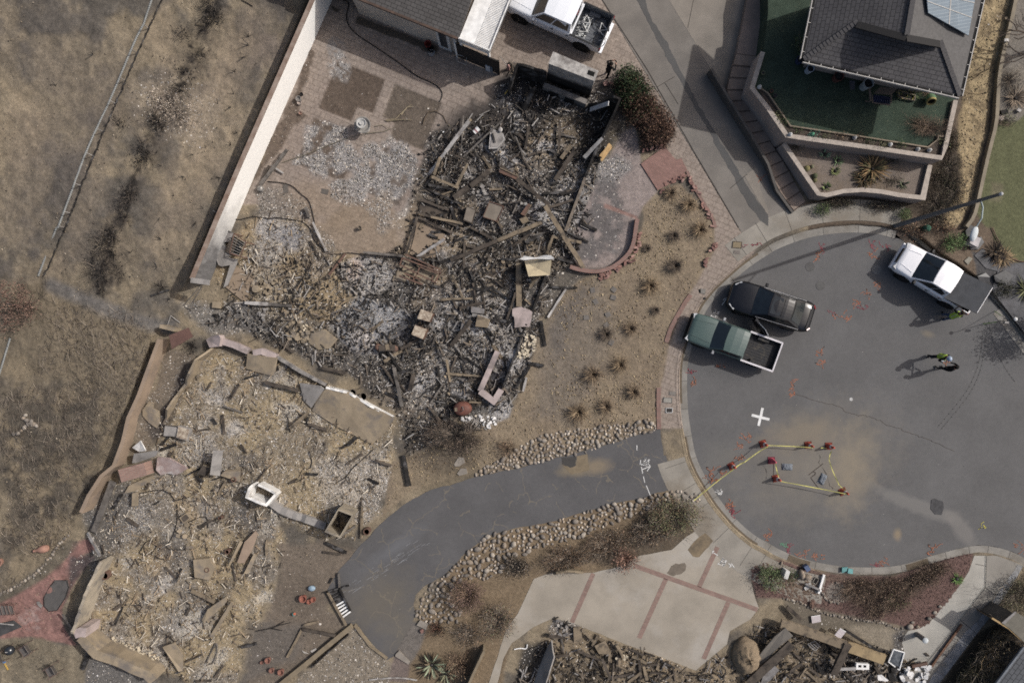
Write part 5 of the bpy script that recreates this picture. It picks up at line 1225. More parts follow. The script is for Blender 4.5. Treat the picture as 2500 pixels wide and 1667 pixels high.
a1=Q('z4','1420,330',1.0);a2=Q('z4','1560,590',1.0);
q=Q('z4','1330,385',.75);bicycle((q.x,q.y,.74),math.radians(245),'white bicycle lying flat nearest the cab in the pickup bed',M_BIKE)
q=Q('z4','1600,530',.75);bicycle((q.x,q.y,.80),math.radians(262),'white bicycle lying flat nearest the tailgate of the pickup bed',M_BIKE)
rng=random.Random(4);m=MB();F1v=Vc((F1[0],F1[1],0));S1v=Vc((-F1[1],F1[0],0));bc_=Vc((rr.x,rr.y,0))+F1v*1.15
for i in rG(70):
 p=bc_+F1v*(abs(rng.gauss(.1,.35))-.0)+S1v*rng.uniform(-.75,.7);s_=rng.uniform(.04,.11)
 if(p-bc_).dot(F1v)>.7:continue
 m.box((p.x,p.y,.75+rng.uniform(0,.05)),(s_*1.6,s_,.03),Euler((rng.uniform(-.6,.6),rng.uniform(-.6,.6),rng.uniform(0,3))).to_matrix())
m.bd('paper_scraps',mat(0,(214,216,214),(150,152,150),s=20,fn=.1),nO,'white scraps and bags strewn under the bicycles in the pickup bed',kind='stuff')
# green single-cab
F2=fv(160.2);fr=P(1684,795.5,.75)
M_G=paintmat('green_truck_paint',(70,90,86),rough=.38,coat=.25)
pickup('pickup_truck',(fr.x-F2[0]*2.62,fr.y-F2[1]*2.62),F2,'dark green single-cab pickup with an empty white-railed bed beside the black sedan',5.25,.87,M_G,.0,1.22,.62,-.48,-.62,1.0,1.58,rail=mat(0,(212,208,212),fn=.05),split=((.06,.9),),wr=.35,bumper=mTr,bedm=mat(0,(60,60,62),(44,44,46),s=3,fn=.2,pa=(84,80,74),ps=3,obj=tR))
# white pickup with raised
F3=fv(180-31.5);fr=P(2201,622,.85)
M_W3=paintmat('white_paint_car',(236,236,240))
wp=pickup('pickup_truck',(fr.x-F3[0]*2.46,fr.y-F3[1]*2.46),F3,'white pickup with a raised dark grey bed cover parked at the right kerb',4.95,.9,M_W3,.0,1.38,.5,-.58,-.78,1.04,1.72,split=((.05,.52),(.55,.9)),wr=.37,bumper=M_W3)
m=MB();a,b=Vc((-.74,0,1.1)),Vc((-2.42,0,1.62));m.bq(a,b,1.72,.05);m.bd('bed_cover',mat(0,(78,80,84),s=3,rough=.7,fn=.06,obj=tR),wp,lo=tR)
MB().bq((-2.42,-.8,1.60),(-2.42,.8,1.60),.05,.05).bd('cover_edge',M_W3,wp,lo=tR)
m=MB();m.bq((-1.8,.8,1.06),(-2.1,.8,1.5),.025);m.bq((-1.8,-.8,1.06),(-2.1,-.8,1.5),.025);m.bd('cover_strut',mTr,wp,lo=tR)
m=MB();m.box((1.62,.0,.55),(.1,.0001,.1))if False else m.box((2.49,.05,.62),(.02,.32,.15));m.bd('licence_plate',M_LAMP,wp,lo=tR)
# black sedan with an
F4=fv(180-17.5);cc=P(1881,747,.6)
r=car_root('sedan',(cc.x,cc.y),F4,'shiny black sedan with its driver door open next to the green pickup','sedan')
M_BK=paintmat('black_paint',(20,21,26),rough=.25,coat=.15);hw=.92
m=MB();loft(m,[ring(2.36,.5,.36,.58,.02),ring(2.30,.66,.30,.66,.03),ring(2.05,.83,.24,.74,.06),ring(1.45,.91,.3,.84,.09),ring(.85,.92,.24,.92,.08,.9),ring(.2,.92,.24,.94,0,.92),ring(-.9,.92,.24,.95,0,.9),ring(-1.5,.92,.3,.98,.04,.86),ring(-2.1,.86,.32,.99,.05,.84),ring(-2.34,.76,.42,.92,.04,.86),ring(-2.40,.66,.46,.8,.02)])
b=m.bd('body',M_BK,r,lo=tR,smooth=tR);fixn(b)
grh(r,M_BK,.95,.22,-.98,-1.78,.83,.62,.95,1.42,'cabin',((.05,.46),(.49,.88)),roofm=M_BK)
MB().add([(.2,-.5,1.462),(.2,.5,1.462),(-.35,.5,1.478),(-.35,-.5,1.478)],[(0,1,2,3)]).bd('sunroof',mGl,r,lo=tR)
m=MB()
for s in(-1,1):m.bq((-.2,s*.58,1.47),(-.95,s*.57,1.455),.02,.02)
m.bq((-.45,-.5,1.485),(-.45,.5,1.485),.02,.012);m.bd('roof_trim',mTr,r,lo=tR)
for s in(-1,1):
 MB().bq((.72,s*.85,.965),(-1.75,s*.83,.985),.022,.02).bd('window_trim',M_CHROME,r,lo=tR)
 MB().bq((2.22,s*.56,.69),(1.92,s*.80,.76),.07,.05).bd('headlight',M_LAMP,r,lo=tR)
 MB().bq((-2.22,s*.72,.97),(-2.36,s*.56,.93),.07,.06).bd('tail_light',M_RED,r,lo=tR)
 mirror(r,.62,s*.88,1.0,s,M_BK)
 for xx in(1.42,-1.42):arch(r,xx,s*.905,.33,s);wheel(r,xx,s*.82,.33,.22,s)
MB().bq((2.30,-.4,.62),(2.30,.4,.62),.05,.12).bd('grille',mTr,r,lo=tR)
MB().bq((-2.15,-.66,1.05),(-2.15,.66,1.05),.1,.02).bd('boot_lip',M_BK,r,lo=tR)
MB().box((0,0,.32),(3.9,1.3,.16)).bd('chassis',mTr,r,lo=tR)
hinge=Vc((.62,.925,0));dd=Vc((math.cos(math.radians(180-44)),math.sin(math.radians(180-44)),0));n_=Vc((dd.y,-dd.x,0))
m=MB();a=hinge+dd*.03
for(s0,s1,z0,z1,w_)in((.02,1.08,.3,.95,.12),):m.bq(a+dd*s0+Vc((0,0,(z0+z1)/2)),a+dd*s1+Vc((0,0,(z0+z1)/2)),w_,z1-z0)
dr=m.bd('door',M_BK,r,lo=tR)
m=MB();m.bq(a+dd*.25+Vc((0,0,.97)),a+dd*.7+Vc((0,0,1.36)),.03);m.bq(a+dd*.7+Vc((0,0,1.36)),a+dd*1.05+Vc((0,0,1.34)),.03);m.bq(a+dd*1.05+Vc((0,0,1.34)),a+dd*1.07+Vc((0,0,.96)),.03);m.bd('window_frame',M_CHROME,dr,lo=tR)
m=MB();q=[a+dd*.3+Vc((0,0,.97)),a+dd*1.04+Vc((0,0,.97)),a+dd*1.02+Vc((0,0,1.33)),a+dd*.72+Vc((0,0,1.35))];m.add(q+[p+n_*.012 for p in q],[(0,1,2,3),(7,6,5,4),(0,4,5,1),(1,5,6,2),(2,6,7,3),(3,7,4,0)]);fixn(m.bd('pane',mGl,dr,lo=tR))
# PEOPLE
def person(loc,deg,lb,shirt,pants,hair,skin=(176,128,104),shoe=(40,38,38),arms=nO,lean=.0,step=.14,headturn=0,h=1.76,vest=nO,helmet=nO,knee=0,down=.0):
 k=h/1.76
 e=em('person',loc,lb,'person',nO,math.radians(deg))
 J={'pel':(0,0,.95),'bel':(.01+lean*.25,0,1.1),'che':(.01+lean*.7,0,1.3),'nec':(.0+lean,0,1.48),'hd0':(.03+lean*1.08+down*.5,0,1.57),'hd1':(.03+lean*1.12+down,0,1.65-down*.3),'hd2':(.01+lean*1.12+down,0,1.73-down*.5)}
 R={'pel':.145,'bel':.135,'che':.155,'nec':.062,'hd0':.078,'hd1':.098,'hd2':.074}
 E=[('pel','bel'),('bel','che'),('che','nec'),('nec','hd0'),('hd0','hd1'),('hd1','hd2')]
 arms=arms or{}
 hands=[]
 for s,t in((1,'l'),(-1,'r')):
  A=arms.get(t,dict(el=(-.03,.29,1.14),wr=(.06,.28,.90)))
  J['sh'+t]=(lean*.92,s*.19,1.42);J['el'+t]=(A['el'][0],s*A['el'][1],A['el'][2]);J['wr'+t]=(A['wr'][0],s*A['wr'][1],A['wr'][2])
  d=(Vc(J['wr'+t])-Vc(J['el'+t])).normalized();J['ha'+t]=tP(Vc(J['wr'+t])+d*.085)
  hands.append((Vc(J['wr'+t]),d,s))
  sx=step*s
  J['hi'+t]=(0,s*.10,.90);J['kn'+t]=(sx*.5+.03+knee,s*.11,.50);J['an'+t]=(sx-.02,s*.12,.09);J['to'+t]=(sx+.17,s*.14,.045)
  R.update({'sh'+t:.078,'el'+t:.05,'wr'+t:.034,'ha'+t:.036,'hi'+t:.105,'kn'+t:.068,'an'+t:.046,'to'+t:.042})
  E+=[('che','sh'+t),('sh'+t,'el'+t),('el'+t,'wr'+t),('wr'+t,'ha'+t),('pel','hi'+t),('hi'+t,'kn'+t),('kn'+t,'an'+t),('an'+t,'to'+t)]
 names=list(J);idx={n:i for i,n in eN(names)}
 me=bpy.data.meshes.new('person_skeleton');me.from_pydata([tP(Vc(J[n])*k)for n in names],[(idx[a],idx[b])for a,b in E],[])
 o=bpy.data.objects.new('person_skeleton',me);COL.objects.link(o)
 md=o.modifiers.new('skin','SKIN');md.use_smooth_shade=tR
 for i,n in eN(names):
  sv_=me.skin_vertices[0].data[i];sv_.radius=(R[n]*k,R[n]*k*(.8 if n in('bel','che','pel')else 1));sv_.use_root=(n=='pel')
  if n=='che':sv_.radius=(R[n]*k*.78,R[n]*k*1.12)
  if n in('pel','bel'):sv_.radius=(R[n]*k*.8,R[n]*k*1.05)
 s_=o.modifiers.new('sub','SUBSURF');s_.levels=2;s_.render_levels=2
 dg=bpy.context.evaluated_depsgraph_get();me2=bpy.data.meshes.new_from_object(o.evaluated_get(dg));bpy.data.objects.remove(o)
 bm=bmesh.new();bm.from_mesh(me2)
 def addmesh(mb,mi):
  vs=[bm.verts.new(v)for v in mb.v]
  for f in mb.f:
   try:fc=bm.faces.new([vs[i]for i in f]);fc.material_index=mi;fc.smooth=tR
   except ValueError:pass
 seg=[(a,b,Vc(J[a])*k,Vc(J[b])*k)for a,b in E]
 for f in bm.faces:
  c=f.calc_center_median();best=nO
  for a,b,p,q in seg:
   t_=max(0,min(1,(c-p).dot(q-p)/max((q-p).length_squared,1e-9)));d=(c-p.lerp(q,t_)).length/(R[a]*(1-t_)+R[b]*t_)
   if best is nO or d<best[0]:best=(d,a,b)
  a,b=best[1],best[2];mi=1
  if b.startswith('hd'):mi=0
  elif b[:2]=='ha':mi=0
  elif b[:2]in('hi','kn','an')or(a=='pel' and c.z<.98*k):mi=2
  elif b[:2]=='to':mi=3
  f.material_index=mi
 hc=Vc(J['hd1'])*k;fw=Vc((math.cos(headturn),math.sin(headturn),0));sd2=Vc((-fw.y,fw.x,0))
 mb=MB();mb.sp(hc+fw*.1*k-Vc((0,0,.02)),.018,6,4,(1.2,1,1.5));mb.sp(hc+sd2*.095*k,.022,6,4,(.6,.5,1.2));mb.sp(hc-sd2*.095*k,.022,6,4,(.6,.5,1.2));addmesh(mb,0)
 mb=MB()
 for q in(1,-1):mb.sp(hc+fw*.088*k+sd2*.035*q+Vc((0,0,.012)),.012,6,4)
 addmesh(mb,3);mb=MB();mb.box(hc+fw*.09*k-Vc((0,0,.06)),(.012,.04,.01),rz=headturn);addmesh(mb,0)
 for w_,d,s in hands:
  w_=w_*k;side=d.cross(Vc((0,0,1)));
  if side.length<.2:side=d.cross(Vc((1,0,0)))
  side.normalize();dn=d.cross(side).normalized();dn=-dn if dn.z>0 else dn
  for i,(u_,l_)in eN(((-.03,.065),(-.01,.078),(.01,.074),(.03,.058))):
   p0=w_+d*.085*k+side*u_;mb=MB();mb.tu([p0,p0+d*l_*.55+dn*.01,p0+d*l_+dn*.035],[.0095,.009,.007],5);addmesh(mb,0)
  p0=w_+d*.03+side*.034*s;mb=MB();mb.tu([p0,p0+d*.035+side*.03*s+dn*.01,p0+d*.065+side*.03*s+dn*.025],[.012,.011,.008],5);addmesh(mb,0)
 me2.name='body';bm.to_mesh(me2);bm.free()
 for mm in(mat('skin_%d'%skin[0],skin,fn=.03,obj=tR),mat('cloth_%d_%d_%d'%shirt,shirt,tP(x*.85 for x in shirt),s=12,fn=.1,obj=tR),mat('cloth_%d_%d_%d'%pants,pants,tP(x*.85 for x in pants),s=12,fn=.1,obj=tR),mat('cloth_%d_%d_%d'%shoe,shoe,obj=tR)):me2.materials.append(mm)
 bo=bpy.data.objects.new('body',me2);COL.objects.link(bo);bo.parent=e
 hm=mat('hair_%d'%hair[0],hair,tP(x*.7 for x in hair),s=30,fn=.2,obj=tR)
 M4=MTr(hc-fw*.012+Vc((0,0,.005)))@Matrix.Rotation(-.35+down*2,4,'Y')
 MB().lt([(.112*k,-.02),(.110*k,.03),(.092*k,.075),(.05*k,.103),(.001,.112)],14,M4).bd('hair',hm,e,lo=tR,smooth=tR)
 if helmet:
  hl=MB().lt([(.155,.035),(.15,.04),(.128,.06),(.118,.10),(.085,.14),(.04,.16),(.001,.165)],18,MTr(hc+Vc((0,0,-.01)))).bd('hard_hat',mat('hat_%d'%helmet[0],helmet,rough=.35,fn=.04,spec=.5,obj=tR),e,lo=tR,smooth=tR)
 if vest:
  m=MB();cuts=[]
  for(x,z,rx,ry)in((J['pel'][0]+.005,.97,.155,.185),(J['bel'][0],1.12,.15,.185),(J['che'][0],1.28,.165,.21),(J['nec'][0]*.95,1.42,.14,.20),(J['nec'][0],1.475,.10,.125)):
   cuts.append([(x*k+rx*k*math.cos(a),ry*k*math.sin(a),z*k)for a in[2*math.pi*i/18 for i in rG(18)]])
  vs=[v for c in cuts for v in c];n=18;fs=[(i*n+j,i*n+(j+1)%n,(i+1)*n+(j+1)%n,(i+1)*n+j)for i in rG(len(cuts)-1)for j in rG(n)if not(j in(0,17))]
  m.add(vs,fs);v_=m.bd('safety_vest',mat(0,(168,196,44),fn=.05,obj=tR),e,lo=tR,smooth=tR)
  m=MB()
  for s in(1,-1):m.tu([((J['nec'][0]+.12)*k,s*.1,1.42*k),((J['bel'][0]+.168)*k,s*.1,1.1*k)],.02,4);m.tu([((J['nec'][0]-.125)*k,s*.1,1.42*k),((J['bel'][0]-.155)*k,s*.1,1.1*k)],.02,4)
  m.bd('reflective_tape',mat(0,(196,196,176),fn=0,obj=tR),v_,lo=tR)
 return e
pa=P(1479.5,187);person((pa.x,pa.y,0.005),40,'person in black jacket and dark trousers standing by the green end of the hedge',(26,26,28),(30,29,31),(28,24,22),arms=dict(l=dict(el=(.16,.33,1.22),wr=(.36,.16,1.34)),r=dict(el=(.16,.33,1.22),wr=(.36,.12,1.34))),lean=.05,step=.1)
m=MB();q=Vc((pa.x,pa.y,0));a=math.radians(40);m.box((q.x+.46*math.cos(a),q.y+.46*math.sin(a),1.38),(.02,.16,.09),rz=a);m.bd('phone',mTr,nO,'dark phone held up by the person in black near the hedge','phone')
pb=P(2298,774,RZ);person((pb.x,pb.y,RZ+.005),52,'person in a yellow safety vest and jeans reaching into the white pickup bed',(30,32,34),(74,92,122),(62,48,38),vest=1,lean=.16,down=.02,arms=dict(l=dict(el=(.28,.27,1.24),wr=(.52,.2,1.26)),r=dict(el=(.26,.28,1.2),wr=(.48,.2,1.12))),step=.12)
pc=P(2269,868,RZ);person((pc.x,pc.y,RZ+.005),-62,'person in a yellow safety vest and pale blue hard hat standing in the street',(28,28,30),(30,34,46),(30,26,24),vest=1,helmet=(150,168,192),lean=.08,down=.04,arms=dict(l=dict(el=(.12,.3,1.16),wr=(.36,.14,1.12)),r=dict(el=(.1,.3,1.16),wr=(.34,.12,1.12))),step=.08)
pd=P(2293,898,RZ);person((pd.x,pd.y,RZ+.005),128,'person in black clothes beside the one in the pale blue hard hat',(24,24,26),(28,30,40),(26,23,22),lean=.05,down=.05,arms=dict(l=dict(el=(.1,.3,1.14),wr=(.34,.15,1.1)),r=dict(el=(.1,.3,1.14),wr=(.33,.14,1.1))),step=.1)
q=P(2301,879,RZ+1.12);MB().box(q,(.32,.2,.006),Euler((.2,.15,.9)).to_matrix()).bd('paper_map',mat(0,(150,160,172),s=14,fn=.05),nO,'sheet of paper held between the two persons standing in the street','paper')
# VEGETATION
def leafmat(name,rough=.8):
 g=NT(name);vc=g.n('ShaderNodeVertexColor',layer_name='Col');g.set(base=vc.outputs[0],rough=rough,spec=.15);return g.m
mLf=leafmat('leaf');mTw=leafmat('twig',.9)
def ccol(cols,rng,v=.25):
 c=alb(rng.choice(cols));k=1.35*rng.uniform(1-v,1+v);return(c[0]*k,c[1]*k,c[2]*k,1)
def lvm(rng,n,shape,size,cols,flat=.0,cu=0,aspect=2.2,droop=0):
 """leaf-sized faces spread through a crown. shape(rng)->(Vector, outward)"""
 m=MB();m.c=[]
 cl=[shape(rng)for _ in rG(cu)]if cu else nO
 for i in rG(n):
  if cl and rng.random()<.8:
   p,o=rng.choice(cl);p=p+Vc((rng.gauss(0,1),rng.gauss(0,1),rng.gauss(0,1)))*size*1.6
  else:p,o=shape(rng)
  d=Vc((rng.gauss(0,1),rng.gauss(0,1),rng.gauss(0,1)*(1-flat)))+o*1.1-Vc((0,0,droop))
  d.normalize();s_=d.cross(Vc((rng.gauss(0,1),rng.gauss(0,1),rng.gauss(0,1)+.01))).normalized()
  L=size*rng.uniform(.6,1.5);w_=L/aspect
  k=len(m.v);m.v+=[p,p+d*L*.5+s_*w_/2,p+d*L,p+d*L*.5-s_*w_/2];m.f.append((k,k+1,k+2,k+3))
  c=ccol(cols,rng);m.c+=[c]*4
 return m
def ellip(rx,ry,h,z0=.0,hlw=.45):
 def f(rng):
  while tR:
   v=Vc((rng.uniform(-1,1),rng.uniform(-1,1),rng.uniform(-1,1)))
   if hlw<v.length<1:break
  return Vc((v.x*rx,v.y*ry,z0+(v.z*.5+.5)*h)),Vc((v.x,v.y,v.z*.6+.2)).normalized()
 return f
def twm(rng,n,r,h,cols,th=.012,up=.6,bend=.25,base=.08,seg=3,fork=0,minl=.5):
 m=MB();m.c=[]
 for i in rG(n):
  a=rng.uniform(0,2*math.pi);L=rng.uniform(minl,1.0)
  d=Vc((math.cos(a)*r,math.sin(a)*r,h*rng.uniform(max(.1,up-.4),min(1.2,up+.5))))*L
  p=Vc((math.cos(a+.5),math.sin(a+.5),0))*base*rng.random();c=ccol(cols,rng,.3)
  def branch(p,d,th,depth):
   pts=[p];q=p
   for j in rG(seg):
    q=q+d/seg+Vc((rng.gauss(0,1),rng.gauss(0,1),rng.gauss(0,.7)))*d.length/seg*bend;pts.append(q)
   k=len(m.v);m.tu(pts,[th*(1-.75*j/seg)for j in rG(seg+1)],3,False);m.c.extend([c]*(len(m.v)-k))
   if depth>0:
    for _ in rG(2):
     j=rng.randint(1,seg);branch(pts[j],Matrix.Rotation(rng.uniform(-.9,.9),3,'Z')@(d*rng.uniform(.35,.6)),th*.6,depth-1)
  branch(p,d,th,fork)
 return m
GREEN=[(58,74,46),(72,88,54),(48,62,40),(88,98,62)];DRYB=[(112,92,74),(96,78,64),(128,108,86),(84,70,58)];RUSTB=[(118,84,66),(102,72,58),(134,98,78),(88,64,54)]
BLK=[(42,39,37),(60,55,51),(30,28,27)];GYB=[(104,94,84),(88,80,72),(122,112,100)];TAN=[(146,124,92),(128,108,80),(164,142,108)];OLIVE=[(92,96,66),(78,82,58),(110,110,78)]
def pln(name,px,py,lb,cat,rx,ry,h,nl,ls,lc,nt_,tc,rot=0,gp=nO,hlw=.4,cu=24,seed=nO,tth=.012,part=('foliage','branches'),fork=1,aspect=2.2,up=.6,base_z=nO,twr=1.0,z0=.05):
 rng=random.Random(seed if seed is not nO else int(px*13+py));q=G(px,py)if base_z is nO else P(px,py,base_z)
 e=em(name,q,lb,cat,gp,math.radians(rot))
 if nt_:
  m=twm(rng,nt_,1.0,h,tc,tth,up,fork=fork);m.v=[Vc((v.x*rx*twr,v.y*ry*twr,v.z))for v in m.v];m.bd(part[1],mTw,e,lo=tR)
 if nl:lvm(rng,nl,ellip(rx,ry,h,z0,hlw),ls,lc,cu=cu,aspect=aspect).bd(part[0],mLf,e,lo=tR)
 return e
# big hedge, green at
hp=[(1535,215,.62),(1548,262,.85),(1575,300,.95),(1600,335,1.0),(1620,355,.8)]
e=em('hedge',G(1575,290),'large hedge, green at its upper end and scorched brown lower down, beside the pavers','hedge')
rng=random.Random(3);hl= PP('t13','770,560 830,660 900,800 980,900 1010,960');hw_=[.62,.85,1.0,1.05,.6]
def hshape(t0,t1):
 def f(rng):
  t=rng.uniform(t0,t1)*4;i=min(3,int(t));c=hl[i].lerp(hl[i+1],t-i);w_=hw_[i]+(hw_[i+1]-hw_[i])*(t-i)
  while tR:
   v=Vc((rng.uniform(-1,1),rng.uniform(-1,1),rng.uniform(-.2,1)))
   if .5<v.length<1.04:break
  return Vc((c.x+v.x*w_,c.y+v.y*w_,.35+v.z*1.15)),v
 return f
m=lvm(rng,4200,hshape(0,.36),.10,[(48,60,38),(58,70,44),(38,50,33)],cu=150,aspect=1.8)
m.bd('green_foliage',mLf,e)
lvm(rng,2600,hshape(.12,.62),.09,[(84,62,50),(46,56,36),(66,52,42),(74,56,46)],cu=120,aspect=1.8).bd('mixed_foliage',mLf,e)
lvm(rng,6500,hshape(.42,1.0),.09,[(78,57,47),(66,49,42),(92,69,56),(54,42,37),(106,84,68)],cu=170,aspect=1.8).bd('brown_foliage',mLf,e)
m=MB();m.c=[]
for i in rG(170):
 p,o=hshape(0,1)(rng);b=Vc((p.x,p.y,0));k=len(m.v);m.tu([b+Vc((rng.gauss(0,.15),rng.gauss(0,.15),.0)),p*.5+b*.5,p+o*.1],[.02,.014,.006],3,False);m.c+=[ccol(GYB+RUSTB,rng)]*(len(m.v)-k)
m.bd('branches',mTw,e)
# dry ornamental grass tufts
def tuft_mb(rng,n,r,h,cols):
 m=MB();m.c=[]
 for i in rG(n):
  a=rng.uniform(0,2*math.pi);L=rng.uniform(.45,1.05);rr_=r*L*rng.uniform(.35,1.1);w_=rng.uniform(.008,.016)
  d=Vc((math.cos(a),math.sin(a),0));s_=Vc((-d.y,d.x,0))*w_;b=d*rng.uniform(0,.12)*r
  p1=b+d*rr_*.4+Vc((0,0,h*L*.75));p2=b+d*rr_+Vc((rng.gauss(0,.04),rng.gauss(0,.04),h*L*rng.uniform(.5,1.0)))
  k=len(m.v);m.v+=[b-s_,b+s_,p1+s_*.8,p1-s_*.8,p2];m.f+=[(k,k+1,k+2,k+3),(k+3,k+2,k+4)];m.c+=[ccol(cols,rng,.3)]*5
 return m
rng=random.Random(8)
TUFT=[tuft_mb(rng,330,.78,.5,c)for c in([(92,78,64),(112,96,76),(76,64,53),(130,112,88)],[(98,82,64),(120,102,78),(82,68,54),(134,116,90)],[(80,70,60),(98,86,73),(62,55,49)])]
tme=[]
for i,mb in eN(TUFT):
 o=mb.bd('grass_tuft',mTw,loc=(0,0,-50),lo=tR);tme.append(o.data);bpy.data.objects.remove(o)
YT=[('f','1540,445',0,.85),('f','1582,472',1,.95),('f','1608,530',1,1.0),('f','1547,542',2,.75),('f','1486,572',2,.55),('f','1551,612',2,.95),('f','1494,656',1,1.05),('f','1505,712',2,.55),('f','1448,755',0,.85),('f','1392,768',2,.85),('f','1425,838',1,1.0),('f','1362,860',0,1.1),('f','1455,900',0,.9),('f','1392,934',0,.95),('f','1330,945',1,1.2)]
YL=['dry grass tuft just below the brick landing, the uppermost in the yard','tan grass tuft right of the uppermost one near the broken brick edging','big shaggy grass tuft beside the loose bricks by the sidewalk','small dark grass tuft left of the shaggy one','tiny burnt grass tuft near the curved brick wall','dark spiky grass tuft in the middle of the upper yard','shaggy tan grass tuft left of the black sedan, nearest the stepping stones','grey burnt grass stub between two tan tufts','dense brown grass tuft left of the green pickup','sprawling burnt grass remains beside the dense brown tuft','round tan grass tuft in the lower yard','wide spiky grey-brown grass tuft left of the round tan one','lopsided brown grass tuft near the lower sidewalk corner','dark brown grass tuft above the cobble strip','largest pale grass tuft at the lower left of the yard']
rng=random.Random(21)
for i,(t_,s,k,sc)in eN(YT):
 q=GQ(t_,s);o=bpy.data.objects.new('grass_tuft',tme[k]);COL.objects.link(o);o.location=q;o.rotation_euler=(rng.uniform(-.08,.08),rng.uniform(-.08,.08),rng.uniform(0,6));o.scale=(sc,sc,sc*.95)
 tag(o,YL[i],'grass tuft','dry grass tufts in the front yard')
# burnt brush line on
HB=[('t11','1440,30',.7,.55,.7,0),('t11','1480,110',.9,.7,.9,1),('t11','1420,180',.7,.5,.6,0),('t11','1290,520',.55,.5,.6,0),('t11','1230,610',.4,.5,.5,0),('t11','1080,850',.6,.6,.7,1),('t11','1000,1050',.5,.8,.6,1),('t11','960,1130',.35,.5,.4,0),('t11','890,1350',.7,.6,.7,1),('t11','860,1470',.5,.8,.6,0),('t21','770,40',.6,.6,.6,1),('t21','740,150',.8,1.0,.8,1),('t21','690,260',.9,.8,.7,1),('t21','820,300',.7,.6,.5,0),('t21','690,400',.4,.5,.3,0),('t11','1260,240',.8,.3,.3,0),('t11','830,850',.4,.6,.4,0),('t11','1390,390',.5,.4,.3,0)]
HL=['charred bush at the top edge of the hillside','thick black burnt bush near the top of the hillside','black bush with long spikes under the topmost pair','small black bush above the pale-leaved shrub','charred stub touching the pale-leaved shrub','black bush in the middle of the burnt row, below the pale leaves','dense black bush below the middle of the burnt row','slim charred tuft between two denser black bushes','wide black bush halfway along the white wall','black bush just below the wide one','charred bush opposite the grey end of the white wall','largest black bush low on the hillside','broad sprawling black bush at the foot of the burnt row','black spiky bush right of the broad sprawling one','charred root stub below the burnt row','row of charred twigs left of the upper bushes','scorched low bush beside the wire fence','thin burnt sprigs right of the upper bushes']
M_PIT=mat(0,(30,28,27),(46,42,39),s=6,fn=.4)
for i,(t_,s,rx,ry,h,dense)in eN(HB):
 x,y=N(t_,s)[0];rng=random.Random(100+i);e=em('burnt_bush',G(x,y),HL[i],'burnt bush','burnt bushes down the hillside',rng.uniform(0,1))
 m=twm(rng,26+22*dense,1,h,BLK+BLK+GYB[:1],.016,.5,.35,base=.9,fork=1);m.v=[Matrix.Rotation(-.4,3,'Z')@Vc((v.x*rx*.62,v.y*ry*1.0,v.z*.7))for v in m.v];m.bd('stems',mTw,e,lo=tR)
 lvm(rng,90+130*dense,ellip(rx*.4,ry*.75,h*.35,0,.0),.13,BLK,cu=12,aspect=3).bd('charred_leaves',mLf,e,lo=tR)
for i,(a,b)in eN([(N('t11',s)[0])for s in('1710,315 1690,390 1620,495 1500,715 1610,650 1330,1065 1260,1215 1510,1225 1195,1350 1400,1435 1340,1540 1630,915 1590,1000 1710,255 1110,1145 1590,740 1100,1500 380,590 640,380 1420,1010'.split())]+[N('t21',s)[0]for s in('1240,215 1110,80 1080,270 900,170 600,545 1170,490'.split())]):
 rng=random.Random(300+i);q=G(a,b);m=MB();k=rng.randint(1,3)
 for _ in rG(k):
  d=Vc((rng.gauss(0,.14),rng.gauss(0,.14),rng.uniform(.18,.42)));m.tu([q,q+d*.6,q+d],[.022,.016,.01],4)
 m.bd('charred_stake',mCh,nO,'short charred stem sticking out of the bare hillside soil','burnt stem','charred stems dotted over the hillside',loc=q)
pln('pale_shrub',425,268,'shrub with pale dried leaves sprawling across the burnt row','shrub',1.6,.8,.4,1000,.09,[(150,137,124),(134,121,108),(166,154,140),(116,104,92)],40,GYB,-28,cu=70,hlw=.0,aspect=2.6)
e=pln('dead_tree',66,750,'dead tree with reddish brown leaves at the left edge','tree',1.5,1.35,2.0,2300,.10,[(104,82,71),(92,71,62),(116,94,81),(80,62,55)],46,BLK+GYB,20,cu=110,hlw=.25,part=('crown','limbs'),fork=2,z0=.5)
m=MB();q=G(66,750);m.tu([(0,0,-.1),(.05,0,.8),(.1,.1,1.6)],[.1,.08,.04],7);m.bd('trunk',mCh,e,lo=tR)
pln('twig_pile',395,700,'flat fan of black twigs on the soil left of the ruins','twigs',.55,.45,.25,0,.1,BLK,60,BLK+GYB,0,up=.3,fork=1)
pln('burnt_bush',470,850-6,'small burnt bush behind the broken tan wall','burnt bush',.4,.4,.4,100,.1,BLK,50,BLK,0)
# scrub carpet on the
rng=random.Random(77);m=MB();m.c=[]
polyS=[N('f','0,900 230,880 340,760 300,900 190,1170 110,1320 0,1370'),N('f','120,690 300,720 380,800 330,900 200,880 80,860')]
cnt=0
while cnt<3600:
 x,y=rng.uniform(0,400),rng.uniform(720,1450);ok=False
 for py_ in polyS:
  ins=False
  for i in rG(len(py_)):
   (x1,y1),(x2,y2)=py_[i],py_[(i+1)%len(py_)]
   if(y1>y)!=(y2>y)and x<(x2-x1)*(y-y1)/(y2-y1)+x1:ins=not ins
  ok|=ins
 if not ok:continue
 gi=float(vn(60,33,np.array([[x]]),np.array([[y]]))[0,0])
 if rng.random()>gi*1.5-.15:continue
 q=G(x,y);a=rng.gauss(.5,1.0);L=rng.uniform(.15,.6);d=Vc((math.cos(a),math.sin(a),rng.uniform(-.05,.5)))*L;k=len(m.v)
 m.tu([q,q+d*.5+Vc((0,0,.05)),q+d],[.010,.008,.004],3,False);m.c+=[ccol(BLK[:1]+GYB+GYB+[(84,74,64)],rng,.3)]*(len(m.v)-k);cnt+=1
m.bd('dead_scrub',mTw,kind='stuff')
